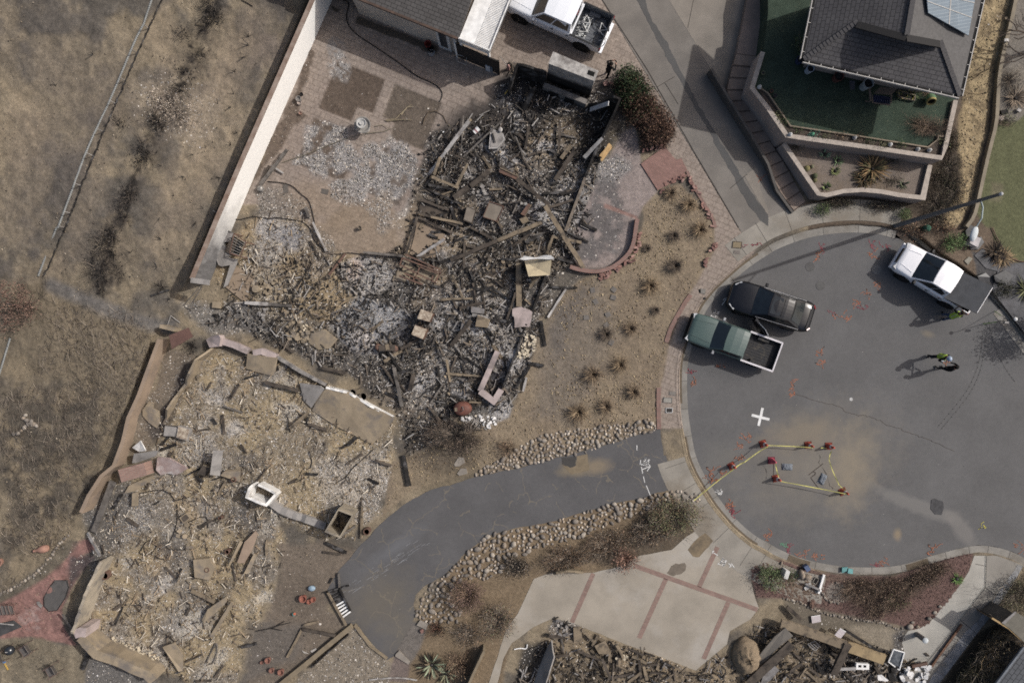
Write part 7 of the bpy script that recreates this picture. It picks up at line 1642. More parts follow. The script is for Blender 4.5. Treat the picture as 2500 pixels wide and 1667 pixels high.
big=[('z3','1492,402 1862,1000',40,mTn,'long straight tan beam sloping down to the curved brick wall',(.75,.15)),('z3','1060,20 1530,395',34,mBr,'long brown beam meeting the upper end of the straight tan beam',(.2,.6)),('z3','590,925 1040,735',34,mBr,'left half of the longest charred beam crossing the upper ruin',(.15,.35)),('z3','1040,735 1460,560',36,mTn,'right half of the longest charred beam crossing the upper ruin',(.35,.5)),('z3','480,950 700,860',26,mCh,'black timber at the lower end of the longest crossing beam',(.1,.15)),('z3','1555,695 1840,755',24,mTn,'tan rail crossing under the long straight tan beam',(.35,.3)),('z3','1565,700 1510,860',24,mTn,'short tan post standing off the tan rail',(.45,.2)),('z3','785,610 1000,720',24,mBr,'brown joist ending under the longest crossing beam',(.15,.2)),('z3','270,893 530,722',24,mLg,'pale grey board across the smooth tan floor',(.15,.4)),('z3','620,325 760,225',50,mBr,'thick brown beam end with dark notches, upper ruin',(.25,.3)),('z3','780,215 960,70',46,mBr,'thick brown beam running on from the notched one',(.25,.4)),('z3','1238,950 1242,1360',48,mTn,'wide tan post lying straight below the chimney stub',(.35,.2)),('z3','480,1300 800,1288',20,mTn,'level tan batten below the rusty bed frame',(.15,.15)),('z3','1530,1180 1800,1186',18,mCh,'charred batten pointing into the dry yard',(.1,.05)),('z3','1350,1180 1425,1080',26,mTn,'stubby tan brace under the chimney stub',(.2,.4)),('z3','1520,1470 1690,1200',18,mLg,'pale twisted strip at the edge of the dry yard',(.1,.1)),('z3','1600,900 1790,955',24,mCh,'charred stick beside the lower end of the straight tan beam',(.12,.12)),('z3','1125,1490 1212,1230',22,mBr,'brown timber leaning toward the wide tan post',(.15,.3)),('z3','960,1198 1040,1238',18,mTn,'small tan stick in the middle of the ash',(.1,.1)),('z3','1700,652 1905,752',18,mCh,'charred stick on the soot-stained front walk',(.05,.05)),('z3','1830,562 1985,640',26,mCh,'thicker charred stick higher on the soot-stained walk',(.05,.05)),('z3','1525,420 1760,345',22,mBr,'brown stick joining the straight tan beam to the low wall plate',(.4,.3)),('z3','375,200 645,250',24,mCh,'uppermost charred joist of the collapsed floor',(.2,.2)),('z3','310,345 570,445',20,mBr,'brown floor joist above the tan deck boards',(.2,.2)),('z3','365,245 710,395',20,mCh,'long charred floor joist between two shorter ones',(.22,.22)),('z3','270,465 650,595',18,mBr,'thin brown joist above the smooth tan floor',(.2,.2)),('z3','400,510 705,572',24,mTn,'tapered tan plank over the thin brown joist',(.3,.2)),('z3','285,515 600,660',20,mBr,'lower joist bordering the smooth tan floor',(.22,.22)),('z3','410,128 662,230',26,mTn,'front sill of the empty wooden box frame',(.4,.35)),('z3','645,212 750,0',24,mTn,'right side rail of the empty wooden box frame',(.35,.5)),('z3','430,105 490,-60',24,mTn,'left side rail of the empty wooden box frame',(.4,.5)),('z3','270,510 160,870',22,mBr,'long left sill beside the smooth tan floor',(.25,.25)),('z1','1115,850 640,1290',18,mGr,'thin grey pole crossing the white cooker',(.6,.25)),('z1','645,800 615,1220',11,mGr,'upright thin grey pipe beside the fallen gutter',(.2,.3)),('z1','1270,1060 1375,1325',18,mGr,'grey metal bar right of the white cooker',(.2,.25)),('z2','1330,1065 1110,1300',40,mLg,'bent pale window frame leaning on the burnt wall',(.9,.3)),('z2','985,1225 760,1568',44,mBr,'heavy brown beam running down the middle of the upper ruin',(.4,.15)),('z2','950,1165 830,1310',44,mTn,'tan beam stub above the heavy brown beam',(.35,.2)),('z2','820,870 800,1200',26,mBr,'dark upright timber near the hearth',(.2,.2)),('z2','450,930 400,1200',26,mBr,'dark timber below the soot shadow',(.2,.15)),('z2','520,460 400,720',34,mCh,'black plank leaning on the burnt corner wall',(.9,.1)),('z2','480,480 370,720',26,mCh,'second black plank beside the leaning one',(.8,.1)),('z2','1420,1145 1300,1290',40,mat(0,(186,152,100),s=3,fn=.15),'yellow unburnt board outside the burnt wall',(.25,.25)),('z2','1430,1170 1310,1340',34,mat(0,(186,152,100),s=3,fn=.15),'second yellow board lying outside the burnt wall',(.2,.2)),('z5','1300,30 1345,150',34,mGr,'grey post stub at the patio edge',(.2,.1)),('z5','1390,210 1550,555',22,mLg,'long pale pipe at the corner of the left room',(.15,.15)),('z5','1360,430 1490,660',20,mBr,'brown timber alongside the pale pipe',(.12,.12)),('z5','1470,555 1580,690',14,mBr,'thin lath below the pale pipe',(.1,.1)),('z5','580,1172 860,1190',38,mLg,'pale channel iron at the foot of the left room',(.15,.15)),('z5','860,1188 1135,1210',34,mGr,'dark grey channel iron continuing the pale one',(.15,.15)),('z5','1780,590 1550,880',24,mRs,'rust-brown bar along the edge of the pale ash',(.1,.1)),('t22','740,170 1010,195',16,mGr,'double rail pointing at the bed frame',(.2,.2)),('t22','1310,1003 1548,1022',14,mTn,'level tan lath near the low pink hearth',(.1,.1)),('t22','870,950 950,1070',14,mBr,'brown lath below the old engine',(.15,.15)),('t22','950,960 1005,1230',22,mGr,'grey plank leaning in the ash below the engine',(.15,.2)),('t22','1085,1010 1060,1120',26,mBr,'short brown plank in the narrow debris lane',(.15,.2)),('t22','1190,1230 1290,1370',14,mBr,'thin stick left of the rusty stove',(.1,.1)),('t22','1290,1310 1440,1385',24,mCh,'black beam below the rusty stove',(.1,.1)),('t22','65,1065 290,1120',22,mBr,'brown pole in the upper part of the middle ruin',(.2,.2)),('t22','365,1265 235,1380',22,mTn,'tan pole at the corner of the large tan slab',(.3,.15)),('t22','450,965 620,1000',20,mBr,'brown plank above the narrow white wall edge',(.2,.15)),('t22','160,785 260,860',14,mBr,'thin dark lath left of the broken floor tiles',(.12,.12)),('t23','200,640 228,815',22,mCh,'black plank on the edge of the dry yard',(.05,.05)),('t23','110,930 218,950',22,mCh,'black plank lying below the white broken tiles',(.05,.05)),('t23','125,955 20,1110',14,mCh,'thin charred rail at the lower yard edge',(.1,.1)),('t23','100,1030 75,1130',14,mLg,'pale pipe along the lower yard edge',(.08,.08)),('t32','1015,0 1055,212',26,mCh,'long black beam lying beside the wide dead shrub',(.05,.05)),('t32','730,355 725,570',14,mTn,'tan stake right of the open square chimney',(.1,.1)),('t32','480,600 625,668',18,mCh,'charred batten below the open square chimney',(.08,.08)),('t32','465,665 585,682',14,mBr,'rusty brown batten below the charred one',(.06,.06)),('t32','75,580 72,690',14,mTn,'upright tan stick in the lower court',(.06,.06)),('t32','320,1195 548,1240',20,mBr,'brown rail across the bottom court',(.1,.15)),('t32','315,1200 215,1390',14,mTn,'thin tan rail along the bottom court',(.06,.06)),('t32','325,1170 425,1145',14,mTn,'short tan stick at the top of the bottom court',(.08,.08)),('t31','605,535 690,690',16,mLg,'pale pole at the head of the curved pale wall',(.1,.9)),('t31','650,525 780,180',40,mGr,'long grey timber beside the lower end of the block wall',(.1,.3)),('t31','430,1095 540,1250',14,mGr,'thin grey pole on the red brick patio',(.6,.1)),('t31','640,1310 570,1470',22,mCh,'black pole on the tan ground below the lower ruin',(.4,.05)),('t31','1320,930 1480,1010',20,mTn,'tan plank in the lower right of the lower ruin',(.2,.3)),('z13','940,690 1280,830',30,mBr,'brown plank under the light tan batten',(.2,.3)),('z13','1290,800 1420,1100',34,mBr,'brown plank along the dark pit of the garage',(.3,.3)),('z13','1500,610 1600,790',34,mTn,'tan plank beside the white stones',(.25,.25)),('z13','1000,380 1160,560',30,mTn,'tan board lying in the mud of the garage front',(.2,.2)),('z11','560,790 1400,1080',110,mTn,'massive tan laminated beam across the burnt corner',(.6,.7)),('z11','1400,1085 1890,1260',130,mat(0,(150,130,96),s=2,fn=.15,pa=(86,76,62),ps=1.5),'pale flat beam end beside the concrete slab',(.6,.3)),('z11','1425,1060 1235,1450',90,mBr,'thick brown post lying against the massive beam',(.75,.3)),('z11','700,1060 140,1568',110,mBr,'long brown beam sloping down to the bottom edge',(.6,.3)),('z11','1380,880 1890,1195',34,mCh,'dark rail above the pale flat beam',(.5,.3)),('z11','640,580 820,750',44,mBr,'bent brown plank below the line of stones',(.2,.3)),('z11','975,520 962,600',26,mRs,'rusty brown stub beside the light batten',(.1,.1)),('z11','670,1420 830,1310',30,mBr,'brown stick in the mud of the burnt corner',(.2,.2)),('z11','900,1350 1060,1480',26,mBr,'brown stick pointing at the bottom edge',(.2,.2)),('z11','430,975 560,915',30,mBr,'stick at the edge of the dark hole',(.3,.3)),('z12','1150,810 760,1350',26,mat(0,(118,88,70),s=3),'long rusty rail lying on the corner drive',(.05,.05)),('z12','510,1350 700,1310',40,mRs,'rusty brown timber behind the heap of white scrap',(.2,.2)),]
for b in big:
 if b is nO or b[5]is nO:continue
 tmb(b[0],b[1],b[2],b[3],b[4],z=b[5],gp='larger timbers of the burnt houses',jit=.02)
# smaller timbers, alike: copies
rB=random.Random(23);lib=[]
for i in rG(6):
 o=MB().bq((-.5,0,0),(.5,0,0),.09+.02*(i%3),.06+.02*(i%2),4,.016,rB).bd('charred_timber',[mCh,mBr,mTn,mGr,mBr,mCh][i],lo=tR,loc=(0,0,0));lib.append(o)
def inside(py_,x,y):
 ins=False
 for i in rG(len(py_)):
  (x1,y1),(x2,y2)=py_[i],py_[(i+1)%len(py_)]
  if(y1>y)!=(y2>y)and x<(x2-x1)*(y-y1)/(y2-y1)+x1:ins=not ins
 return ins
def sct(py_,n,lab,grp,wts,bias=(23,113),lmax=1.5):
 xs=[p[0]for p in py_];ys=[p[1]for p in py_];k=0
 while k<n:
  x,y=rB.uniform(min(xs),max(xs)),rB.uniform(min(ys),max(ys))
  if not inside(py_,x,y):continue
  src=rB.choices(lib,wts)[0];o=bpy.data.objects.new('charred_timber',src.data);COL.objects.link(o)
  L=rB.uniform(.35,lmax);o.location=G(x,y,.06+rB.random()*.12);o.scale=(L,rB.uniform(.6,1.4),rB.uniform(.7,1.3))
  o.rotation_euler=(rB.uniform(-.4,.4),rB.gauss(0,.12),math.radians(rB.choice(bias)+rB.gauss(0,26)));tag(o,lab,'timber',grp);k+=1
sct([(1080,330),(1240,300),(1440,330),(1400,480),(1330,680),(1150,760),(1020,690),(980,620),(1040,430)],110,'short charred timber among the jumble of the upper ruin',GA,(8,2,1,2,2,8))
sct([(980,690),(1300,680),(1290,900),(1100,1030),(960,980),(900,820)],55,'short charred timber in the ash below the bed frame','timbers in the ash lane',(7,2,1,2,2,6))
sct(RUIN_B,34,'thin burnt stick lying in the tan ash of the middle ruin',GB,(3,4,1,1,3,2),(30,120,60),1.2)
sct(RUIN_C,26,'thin burnt stick lying in the tan ash of the lower ruin',GC,(3,4,1,1,3,2),(30,120,60),1.1)
sct(N('z13','600,420 1300,500 1500,600 2300,900 2352,1158 1400,1158 1250,850 700,800'),40,'broken tan lath in the muddy garage debris',GD,(1,3,6,1,3,1),(35,125,70),1.1)
sct(N('z11','900,1050 1900,1200 1900,1568 500,1568'),22,'broken brown lath in the burnt corner lot','timbers in the burnt corner lot',(2,4,3,1,3,1),(35,125),1.0)
for o in lib:bpy.data.objects.remove(o)
# wires and rods
def wire(tl,s,r,m,lb,cat='wire',z=.06,name='bent_wire',sm=2,gp=nO):
 pts=[G(a,b,z)for a,b in N(tl,s)]
 for _ in rG(sm):
  o=[pts[0]]
  for a,b in zip(pts,pts[1:]):o+=[a.lerp(b,.25),a.lerp(b,.75)]
  pts=o+[pts[-1]]
 mb=MB();mb.tu(pts,r,5);return mb.bd(name,m,nO,lb,cat,gp)
M_WIRE=mat(0,(58,53,50),(44,41,39),s=5)
for t_,s,l in(('z5','440,170 520,180 620,150 700,140 740,150 860,165 960,150 1080,170 1200,185 1290,215 1370,290 1400,400','charred curved rim of the left room'),('z5','1400,400 1450,480 1560,560 1680,600 1800,570 1960,590','charred edge running on from the left room rim'),('z16','760,100 795,220 780,300 730,320','curved wire in the right half of the middle ruin'),('z16','1530,80 1400,200 1280,300 1200,420 1080,480','long bent wire near the asphalt end of the middle ruin'),('z16','1110,105 1090,190 1000,240','hooked wire in the middle ruin'),('z16','500,490 620,470 700,420','dark bent bar beside the white fireplace walls'),('z15','320,640 520,590 700,560 800,600 870,690','wire stretched across the head of the lower ruin'),('z15','890,740 900,900 870,1050 820,1160 735,1285 1060,1275','long bent wire in the middle of the lower ruin'),('z15','440,1320 540,1150 640,1200 640,1280 540,1360 440,1320','loop of wire in the lower ruin'),('z15','860,700 1040,650','straight wire right of the stretched one'),('z15','1010,960 1250,855 1265,1020','wire hook beside the tan box frame'),('t12','80,1250 240,1265 310,1340 360,1370 385,1440 410,1568','burnt hose curling along the patio edge'),('t11','1665,0 1700,20 1740,45','black root at the top of the hillside')):
 wire(t_,s,.025,M_WIRE,l)
# burnt furniture and appliances
def obx(name,tl,pts,z,h,m,lb,cat,extra=nO):
 """top face read as four corners at height z"""
 q=[P(a,b,z)for a,b in N(tl,pts)];e=em(name,(sum(q,Vc())/4).xy.to_3d(),lb,cat)
 MB().pr(q,max(0,z-h),z).bd('case',m,e);return e,q
e,q=obx('metal_table','z3','962,362 1098,410 1030,553 900,508',.55,.06,mat(0,(128,118,106),s=2,fn=.12),'square metal table top with a raised rim in the upper ruin','table')
for i in rG(4):
 a,b=q[i],q[(i+1)%4];MB().bq(a+Vc((0,0,.02)),b+Vc((0,0,.02)),.04,.06).bd('rim',mRs,e);MB().bq(Vc((a.x,a.y,.0)),a,.04).bd('leg',mRs,e)
e,q=obx('water_heater_case','z3','742,402 832,440 790,572 708,540',.5,.5,mBr,'brown steel cabinet left of the square table','cabinet')
MB().pr([p.lerp(sum(q,Vc())/4,.12)for p in q],.5,.52).bd('lid',mat(0,(128,118,106)),e)
e,q=obx('burnt_cabinet','z3','1062,40 1230,120 1210,150 1050,80',.6,.3,mRs,'rusty open cabinet beside the long brown beam','cabinet')
MB().bq(q[0]+Vc((0,0,.02)),q[1]+Vc((0,0,.02)),.05,.08).bd('edge',mTn,e)
e,q=obx('burnt_cabinet','z3','1330,380 1362,390 1300,500 1258,480',.5,.5,mRs,'tall rusty panel right of the square table','cabinet');MB().bq(q[1],q[2],.04,.05).bd('edge',mTn,e)
e,q=obx('burnt_cabinet','z3','1245,530 1310,500 1340,550 1280,575',.35,.35,mTn,'small tan box below the tall rusty panel','box');MB().bq(q[0],q[1],.04,.05).bd('edge',mBr,e)
e=em('window_frame',GQ('z3','1185,575'),'small empty square frame below the square table','frame');qq= PP('z3','1185,537 1220,565 1185,612 1148,585',.35)
for i in rG(4):MB().bq(qq[i],qq[(i+1)%4],.04).bd('bar',mMt,e)
# bed frame / rack
e=em('iron_bedstead',GQ('z3','290,1010'),'rusty bed frame with cross rails beside the smooth tan floor','bed frame')
for s,w_ in(('130,900 490,1040',14),('160,870 500,1020',14),('100,965 440,1135',13),('128,900 100,970',12),('490,1040 440,1135',12),('295,985 265,1060',12),('290,985 490,1060',11),('265,1060 230,1115',12),('95,1070 320,1155',16),('150,1050 300,1110',14),('420,1070 400,1120',14)):
 a,b=PP('z3',s,.42);MB().bq(a,b,w_/3.92*MPP,.06).bd('rail',mRs,e)
for s in('130,900','490,1040','440,1135','100,965'):mb=MB();a=Q('z3',s,.42);mb.bq(Vc((a.x,a.y,0)),a,.05);mb.bd('leg',mRs,e)
sb('floor_slab','z3','140,905 480,1045 430,1130 330,1170 30,1110',(.12,.12,.12,.12,.12),.12,mSt,'tan sheet of floor under the rusty bed frame')
sb('floor_slab','z3','275,520 400,560 530,640 540,720 440,900 280,900 195,860 240,700',(.1,)*8,.1,mat(0,(146,128,108)),'smooth tan tiled floor cleared in the upper ruin')
sb('deck_boards','z3','300,360 400,390 560,470 540,560 420,520 280,450',(.12,)*6,.1,mBr,'tan deck boards between the collapsed joists','deck')
# cooker
e=em('burnt_cooker',GQ('z1','1040,1070'),'scorched white cooker lying on its back in the upper ruin','cooker')
q= PP('z1','970,945 1120,1010 1145,1080 1050,1190 945,1195',.4);MB().pr(q,0,.4).bd('case',mLg,e);MB().pr([p.lerp(sum(q,Vc())/5,.2)for p in q],.402,.42).bd('oven_door',mPl,e)
a,b=PP('z1','990,1010 1020,1120',.46);MB().bq(a,b,.1,.04).bd('handle',mCh,e)
mb=MB();a=Q('z1','1085,965',.5);mb.sp(a,.13,10,6,(1,1.2,.5));mb.bd('kettle',mLg,nO,'pale dented pot on the scorched white cooker','pot')
# white bucket on the
e=em('paint_bucket',GQ('z1','795,975',.15),'white paint bucket with a printed band lying on the joists','bucket')
p=GQ('z1','770,1000',.32);q=GQ('z1','825,945',.36);d=(q-p).normalized();mt=MTr(p)@d.to_track_quat('Z','Y').to_matrix().to_4x4()
MB().lt([(.13,0),(.15,(q-p).length),(.14,(q-p).length),(.125,.03)],16,mt).bd('pail',mPw,e);MB().lt([(.139,.1),(.144,.2)],16,mt).bd('label_band',mat(0,(170,130,130)),e)
mb=MB();p,q=Q('z1','712,860',.8),Q('z1','430,1230',.55);mb.bq(p,q,.19,.1,4,.008);r_=Q('z1','225,1505',.1);mb.bq(q,r_,.15,.07,5,.012);mb.bd('fallen_gutter',mLg,nO,'long pale metal gutter fallen along the left side of the upper ruin','gutter')
e=em('box_frame',GQ('z1','500,1400'),'flattened metal cot frame inside the wooden box frame','frame')
for s in('500,1300 420,1500','640,1340 560,1560','470,1240 700,1340'):a,b=PP('z1',s,.25);MB().bq(a,b,.06).bd('bar',mBr,e)
# two rusty ovens, two
for pts,l in(('1135,558 1222,590 1195,650 1108,625','upper of the two rusty box ovens with ash-covered tops'),('1095,668 1180,700 1150,770 1068,735','lower of the two rusty box ovens with ash-covered tops')):
 e,q=obx('burnt_oven','t22',pts,.8,.8,mRs,l,'oven');MB().pr([p.lerp(sum(q,Vc())/4,.05)for p in q],.802,.83).bd('lid',mat(0,(190,178,158),(140,122,104),s=6,fn=.3,pa=(104,88,74),ps=4),e)
e,q=obx('metal_case','t22','1525,600 1612,632 1592,688 1508,680',.6,.6,mSt,'tan metal case with a corrugated edge, near the ash lane','metal case');MB().pr([p.lerp(sum(q,Vc())/4,.04)for p in q],.602,.62).bd('lid',mTn,e)
for k in rG(4):a,b=PP('t22','1490,%d 1600,%d'%(592+k*5,612+k*5),.5);MB().bq(a,b,.025,.03).bd('fin',mLg,e)
e,q=obx('metal_case','t22','1420,640 1478,645 1470,705 1408,700',.5,.5,mMt,'grey metal case left of the tan one','metal case');MB().bq(q[0],q[2],.05,.04).bd('strap',mTn,e)
tmb('t22','1480,640 1345,810',26,mBr,'bent pipe hanging off the grey metal case','bent_pipe','pipe',z=(.5,.1))
e,q=obx('metal_sheet','t22','1480,540 1575,560 1570,592 1482,585',.3,.08,mMt,'flat grey panel above the tan metal case','metal sheet')
e=em('old_engine',GQ('t22','895,820'),'burnt engine block with round end covers above the narrow debris lane','engine')
a,b=PP('t22','850,830 960,825',.3);MB().bq(a,b,.34,.34).bd('block',mBr,e)
for s,r_ in(('840,822',.2),('955,832',.2)):
 p=Q('t22',s,.3);MB().sp(p,r_,10,6,(1,1,.8)).bd('cover',mRs,e)
p=Q('t22','905,822',.45);MB().box(p,(.2,.3,.1),rz=.2).bd('head',mTn,e)
e=em('cube_frame',GQ('t22','660,630'),'open cube of steel bars standing on the pale ash floor','frame')
fb_=[Vc((p.x,p.y,.03))for p in PP('t22','635,620 800,665 660,715 520,655',.03)];ft=[p+Vc((0,0,.72))for p in PP('t22','652,545 815,597 664,650 515,590',.0)];ft=[Vc((p.x*.98,p.y*.98,.75))for p in PP('t22','652,545 815,597 664,650 515,590',0)]
for A,B in((fb_,fb_),(ft,ft)):
 for i in rG(4):MB().bq(A[i],B[(i+1)%4],.06).bd('bar',mGr,e)
for i in rG(4):MB().bq(fb_[i],ft[i],.05).bd('upright',mGr,e)
# rack at the left
e=em('oven_rack',GQ('z5','490,520'),'burnt tipped cabinet with wire shelves beside the grey end of the white wall','rack')
q0= PP('z5','450,345 595,450 520,620 395,580',.9)
for i in rG(4):MB().bq(q0[i],q0[(i+1)%4],.05).bd('bar',mRs,e);MB().bq(Vc((q0[i].x*.985-.1,q0[i].y,0)),q0[i],.05).bd('leg',mRs,e)
for k in rG(7):t_=(k+.5)/7;MB().bq(q0[0].lerp(q0[3],t_),q0[1].lerp(q0[2],t_),.018).bd('shelf_wire',mLg,e)
MB().pr( PP('z5','385,440 470,400 400,590 340,560',.45),.0,.45).bd('side_panel',mBr,e)
MB().pr( PP('z5','440,370 580,460 510,620 400,570'),.12).bd('tray',mBk,e)
for s,z0,l in(('330,330 400,315 440,345 390,440 330,450',.3,'dark crumpled sheet above the tipped wire-shelf cabinet'),('280,520 340,480 400,580 380,640 300,560',.3,'dark folded sheet left of the tipped wire-shelf cabinet')):
 q=[P(a,b,z0)for a,b in N('z5',s)];MB().pr(q,.05,[z0,z0+.15,z0+.05,z0,z0+.1]).bd('crumpled_sheet',mMt,nO,l,'metal sheet')
# stove
e=em('rusty_stove',GQ('t22','1420,1245'),'round rust-red stove on the black scorch mark','stove')
p=Q('t22','1425,1240',0);MB().lt([(.42,0),(.48,.25),(.46,.55),(.38,.68),(.1,.72),(.001,.72)],20,MTr((p.x,p.y,0))@Matrix.Diagonal((1.1,.85,1,1))).bd('body',mat(0,(122,74,60),(92,62,54),s=4,fn=.2,rough=.6),e,smooth=tR)
MB().tu([p+Vc((-.02,-.12,.74)),p+Vc((.1,-.02,.9)),p+Vc((.02,.14,.74))],.03,6).bd('handle',mMt,e)
MB().box(p+Vc((-.33,-.02,.62)),(.16,.2,.16)).bd('vent',mTn,e)
# pots by the white
for s,l in(('675,1133','round iron pot on the narrow white wall edge'),('748,1157','second round iron pot right of the first, half tipped')):
 p=GQ('t22',s,.0);o=MB().lt([(.14,.05),(.2,.1),(.22,.42),(.19,.42),(.17,.12),(.001,.12)],18,MTr(p)).bd('iron_pot',mat(0,(112,102,90),s=4),nO,l,'pot')
 MB().lt([(.165,.14),(.001,.14)],16,MTr(p)).bd('ash_fill',mBk,o)
for s,l,r_ in(('720,5','small round can on the tan patio end',.11),('505,340','round can by the pale ash circle',.12),('445,380','small dark can left of the pale ash circle',.10)):
 p=GQ('t22',s);MB().lt([(r_,0),(r_,.28),(r_*.8,.28),(r_*.75,.2),(.001,.2)],14,MTr(p)).bd('metal_can',mat(0,(112,102,90)),nO,l,'can')
x,y=N('z5','730,1010')[0];mb=MB();p=G(x,y);mb.lt([(.2,0),(.21,.32),(.001,.34)],18,MTr(p));mb.bd('wooden_stump',mSt,nO,'round tan stump top among the broken tiles of the left room','stump')
# heaps of white broken
rB=random.Random(31)
def shh(tl,py_,n,sz,m,lb,gp,name='broken_tile',cat='tile',zmax=.15):
 pl=N(tl,py_);xs=[p[0]for p in pl];ys=[p[1]for p in pl];k=0
 while k<n:
  x,y=rB.uniform(min(xs),max(xs)),rB.uniform(min(ys),max(ys))
  if not inside(pl,x,y):continue
  c=G(x,y,.03+rB.random()*zmax);s_=rB.uniform(sz*.5,sz);kk_=rB.randint(4,6);a0=rB.random()*6
  R3=Euler((rB.gauss(0,.2),rB.gauss(0,.2),0)).to_matrix();pts=[R3@Vc((s_*rB.uniform(.6,1)*math.cos(a0+2*math.pi*i/kk_),s_*rB.uniform(.6,1)*math.sin(a0+2*math.pi*i/kk_),0))for i in rG(kk_)]
  th=R3@Vc((0,0,-.04));mb=MB();mb.add([c+p for p in pts]+[c+p+th for p in pts],[tP(rG(kk_)),tP(rG(kk_,2*kk_))[::-1]]+[((i+1)%kk_,i,i+kk_,(i+1)%kk_+kk_)for i in rG(kk_)])
  mb.bd(name,m,nO,lb,cat,gp);k+=1
M_TILEW=mat(0,(206,192,166),s=8,fn=.1);M_ASHW=mat(0,(226,224,222),s=8,fn=.08)
shh('t23','110,720 165,740 160,840 100,900 50,930 45,870 80,800',34,.17,M_TILEW,'cream broken tile in the heap at the left edge of the yard','cream broken tiles by the yard')
shh('t22','1400,1300 1500,1300 1490,1330 1400,1325',16,.09,M_ASHW,'white lump in the ash strip below the rusty stove','white lumps near the stove','white_lump','rubble')
shh('t22','1535,1290 1640,1300 1665,1350 1620,1395 1570,1370',26,.13,M_ASHW,'bright white lump in the heap right of the rusty stove','white lumps near the stove','white_lump','rubble')
shh('t22','215,640 350,650 400,720 340,800 240,780 200,730',40,.2,mSt,'broken tan floor tile in the cluster right of the pink wall','broken floor tiles')
shh('t22','310,660 400,680 410,720 330,710',4,.14,M_TILEW,'cream broken tile beside the tan tile cluster','cream tiles beside the cluster')
shh('z5','780,850 1080,880 1100,1000 980,1130 800,1120 740,960',34,.17,mSt,'broken tan slab piece in the left room','broken slabs of the left room')
shh('z5','700,1280 850,1230 880,1330 760,1420',10,.16,mPl,'pale broken piece below the channel iron','pale pieces below the left room')
shh('t31','1270,440 1440,520 1440,700 1330,690 1190,600',16,.24,mSt,'broken tan block in the middle of the lower ruin','broken blocks of the lower ruin','broken_block','block',.25)
shh('t31','1500,1020 1600,1000 1480,1210 1400,1180',10,.24,mSt,'broken tan block at the right end of the lower ruin','broken blocks at the right end','broken_block','block',.25)
shh('t31','760,1250 900,1310 1060,1350 1110,1420 980,1400 820,1340',40,.12,M_TILEW,'pale crumbled piece along the thick bottom wall','crumbled pieces along the bottom wall')
shh('z13','1480,810 1570,820 1560,920 1640,830 1640,760 1580,770',4,.2,M_TILEW,'white stone among the garage timbers','white stones in the garage','white_stone','stone',.3)
shh('z13','650,250 800,300 780,520 640,480',20,.14,mPl,'grey broken piece at the corner of the burnt garage','grey pieces at the garage corner')
shh('z12','360,1400 520,1340 740,1330 720,1560 400,1568',46,.2,M_ASHW,'white scrap in the heap at the end of the pale walk','white scrap at the walk end','white_scrap','scrap',.3)
shh('z3','1180,1000 1000,1100 950,1040 1120,900',6,.2,mTn,'flat tan piece in the ash near the chimney stub','tan pieces near the stub')
shh('z3','760,170 900,200 930,300 780,320',10,.18,mPl,'grey sheet scrap near the thick brown beam','grey scraps near the thick beam','sheet_scrap','scrap',.2)
shh('z3','1100,560 1450,480 1480,360 1250,260',14,.16,mMt,'crumpled metal scrap in the middle of the upper ruin','crumpled scraps of the upper ruin','sheet_scrap','scrap',.2)
# metal box vents and
for t_,s,l,r_ in(('z15','1520,1285','rusty pipe end left of the long narrow slab',.14),('z15','1280,1500','pipe end on the broken tan block',.14),('z15','1595,430','dark round vent beside the propped grey panel',.15),('t31','745,815','black drain mouth at the foot of the curved pale wall',.24),('z14','975,1380','black hole of a tipped metal box in the middle ruin',.2),('z15','1435,885','small dark can in the lower ruin',.1),('t32','770,515','coil of rusty wire by the asphalt edge',.2),('t32','470,100','x',0)):
 if not r_:continue
 p=GQ(t_,s);o=MB().lt([(r_,0),(r_,.35),(r_*.75,.36),(r_*.7,.1)],16,MTr(p)).bd('pipe_end',mRs,nO,l,'pipe')
 MB().lt([(r_*.72,.25),(.001,.25)],14,MTr(p)).bd('hole',mBk,o)
e,q=obx('flue_box','z14','905,1270 1050,1310 1010,1450 880,1410',.4,.4,mPl,'square flue box with ash on top in the middle ruin','box');MB().pr([p.lerp(sum(q,Vc())/4,.1)for p in q],.402,.42).bd('lid',mat(0,(190,178,158)),e)
e,q=obx('flue_box','z14','750,1260 900,1280 890,1400 730,1390',.3,.3,mPl,'flat ash-covered box left of the square flue box','box');MB().bq(q[0],q[1],.05,.06).bd('edge',mBr,e)
e,q=obx('tipped_box','z15','1205,265 1290,300 1225,405 1140,370',.5,.5,mBr,'brown square box left of the propped grey panel','box');MB().bq(q[0],q[1],.05,.06).bd('edge',mTn,e)
e,q=obx('tipped_box','z15','1410,395 1470,330 1640,330 1640,470',.3,.3,mSt,'tan duct piece right of the propped grey panel','duct');MB().bq(q[1],q[2],.06,.08).bd('edge',mTn,e)
e,q=obx('tipped_box','z15','920,900 1000,840 1060,900 970,970',.3,.3,mSt,'tan box frame in the middle of the lower ruin','box');MB().pr([p.lerp(sum(q,Vc())/4,.25)for p in q],.302,.31).bd('opening',mBr,e)
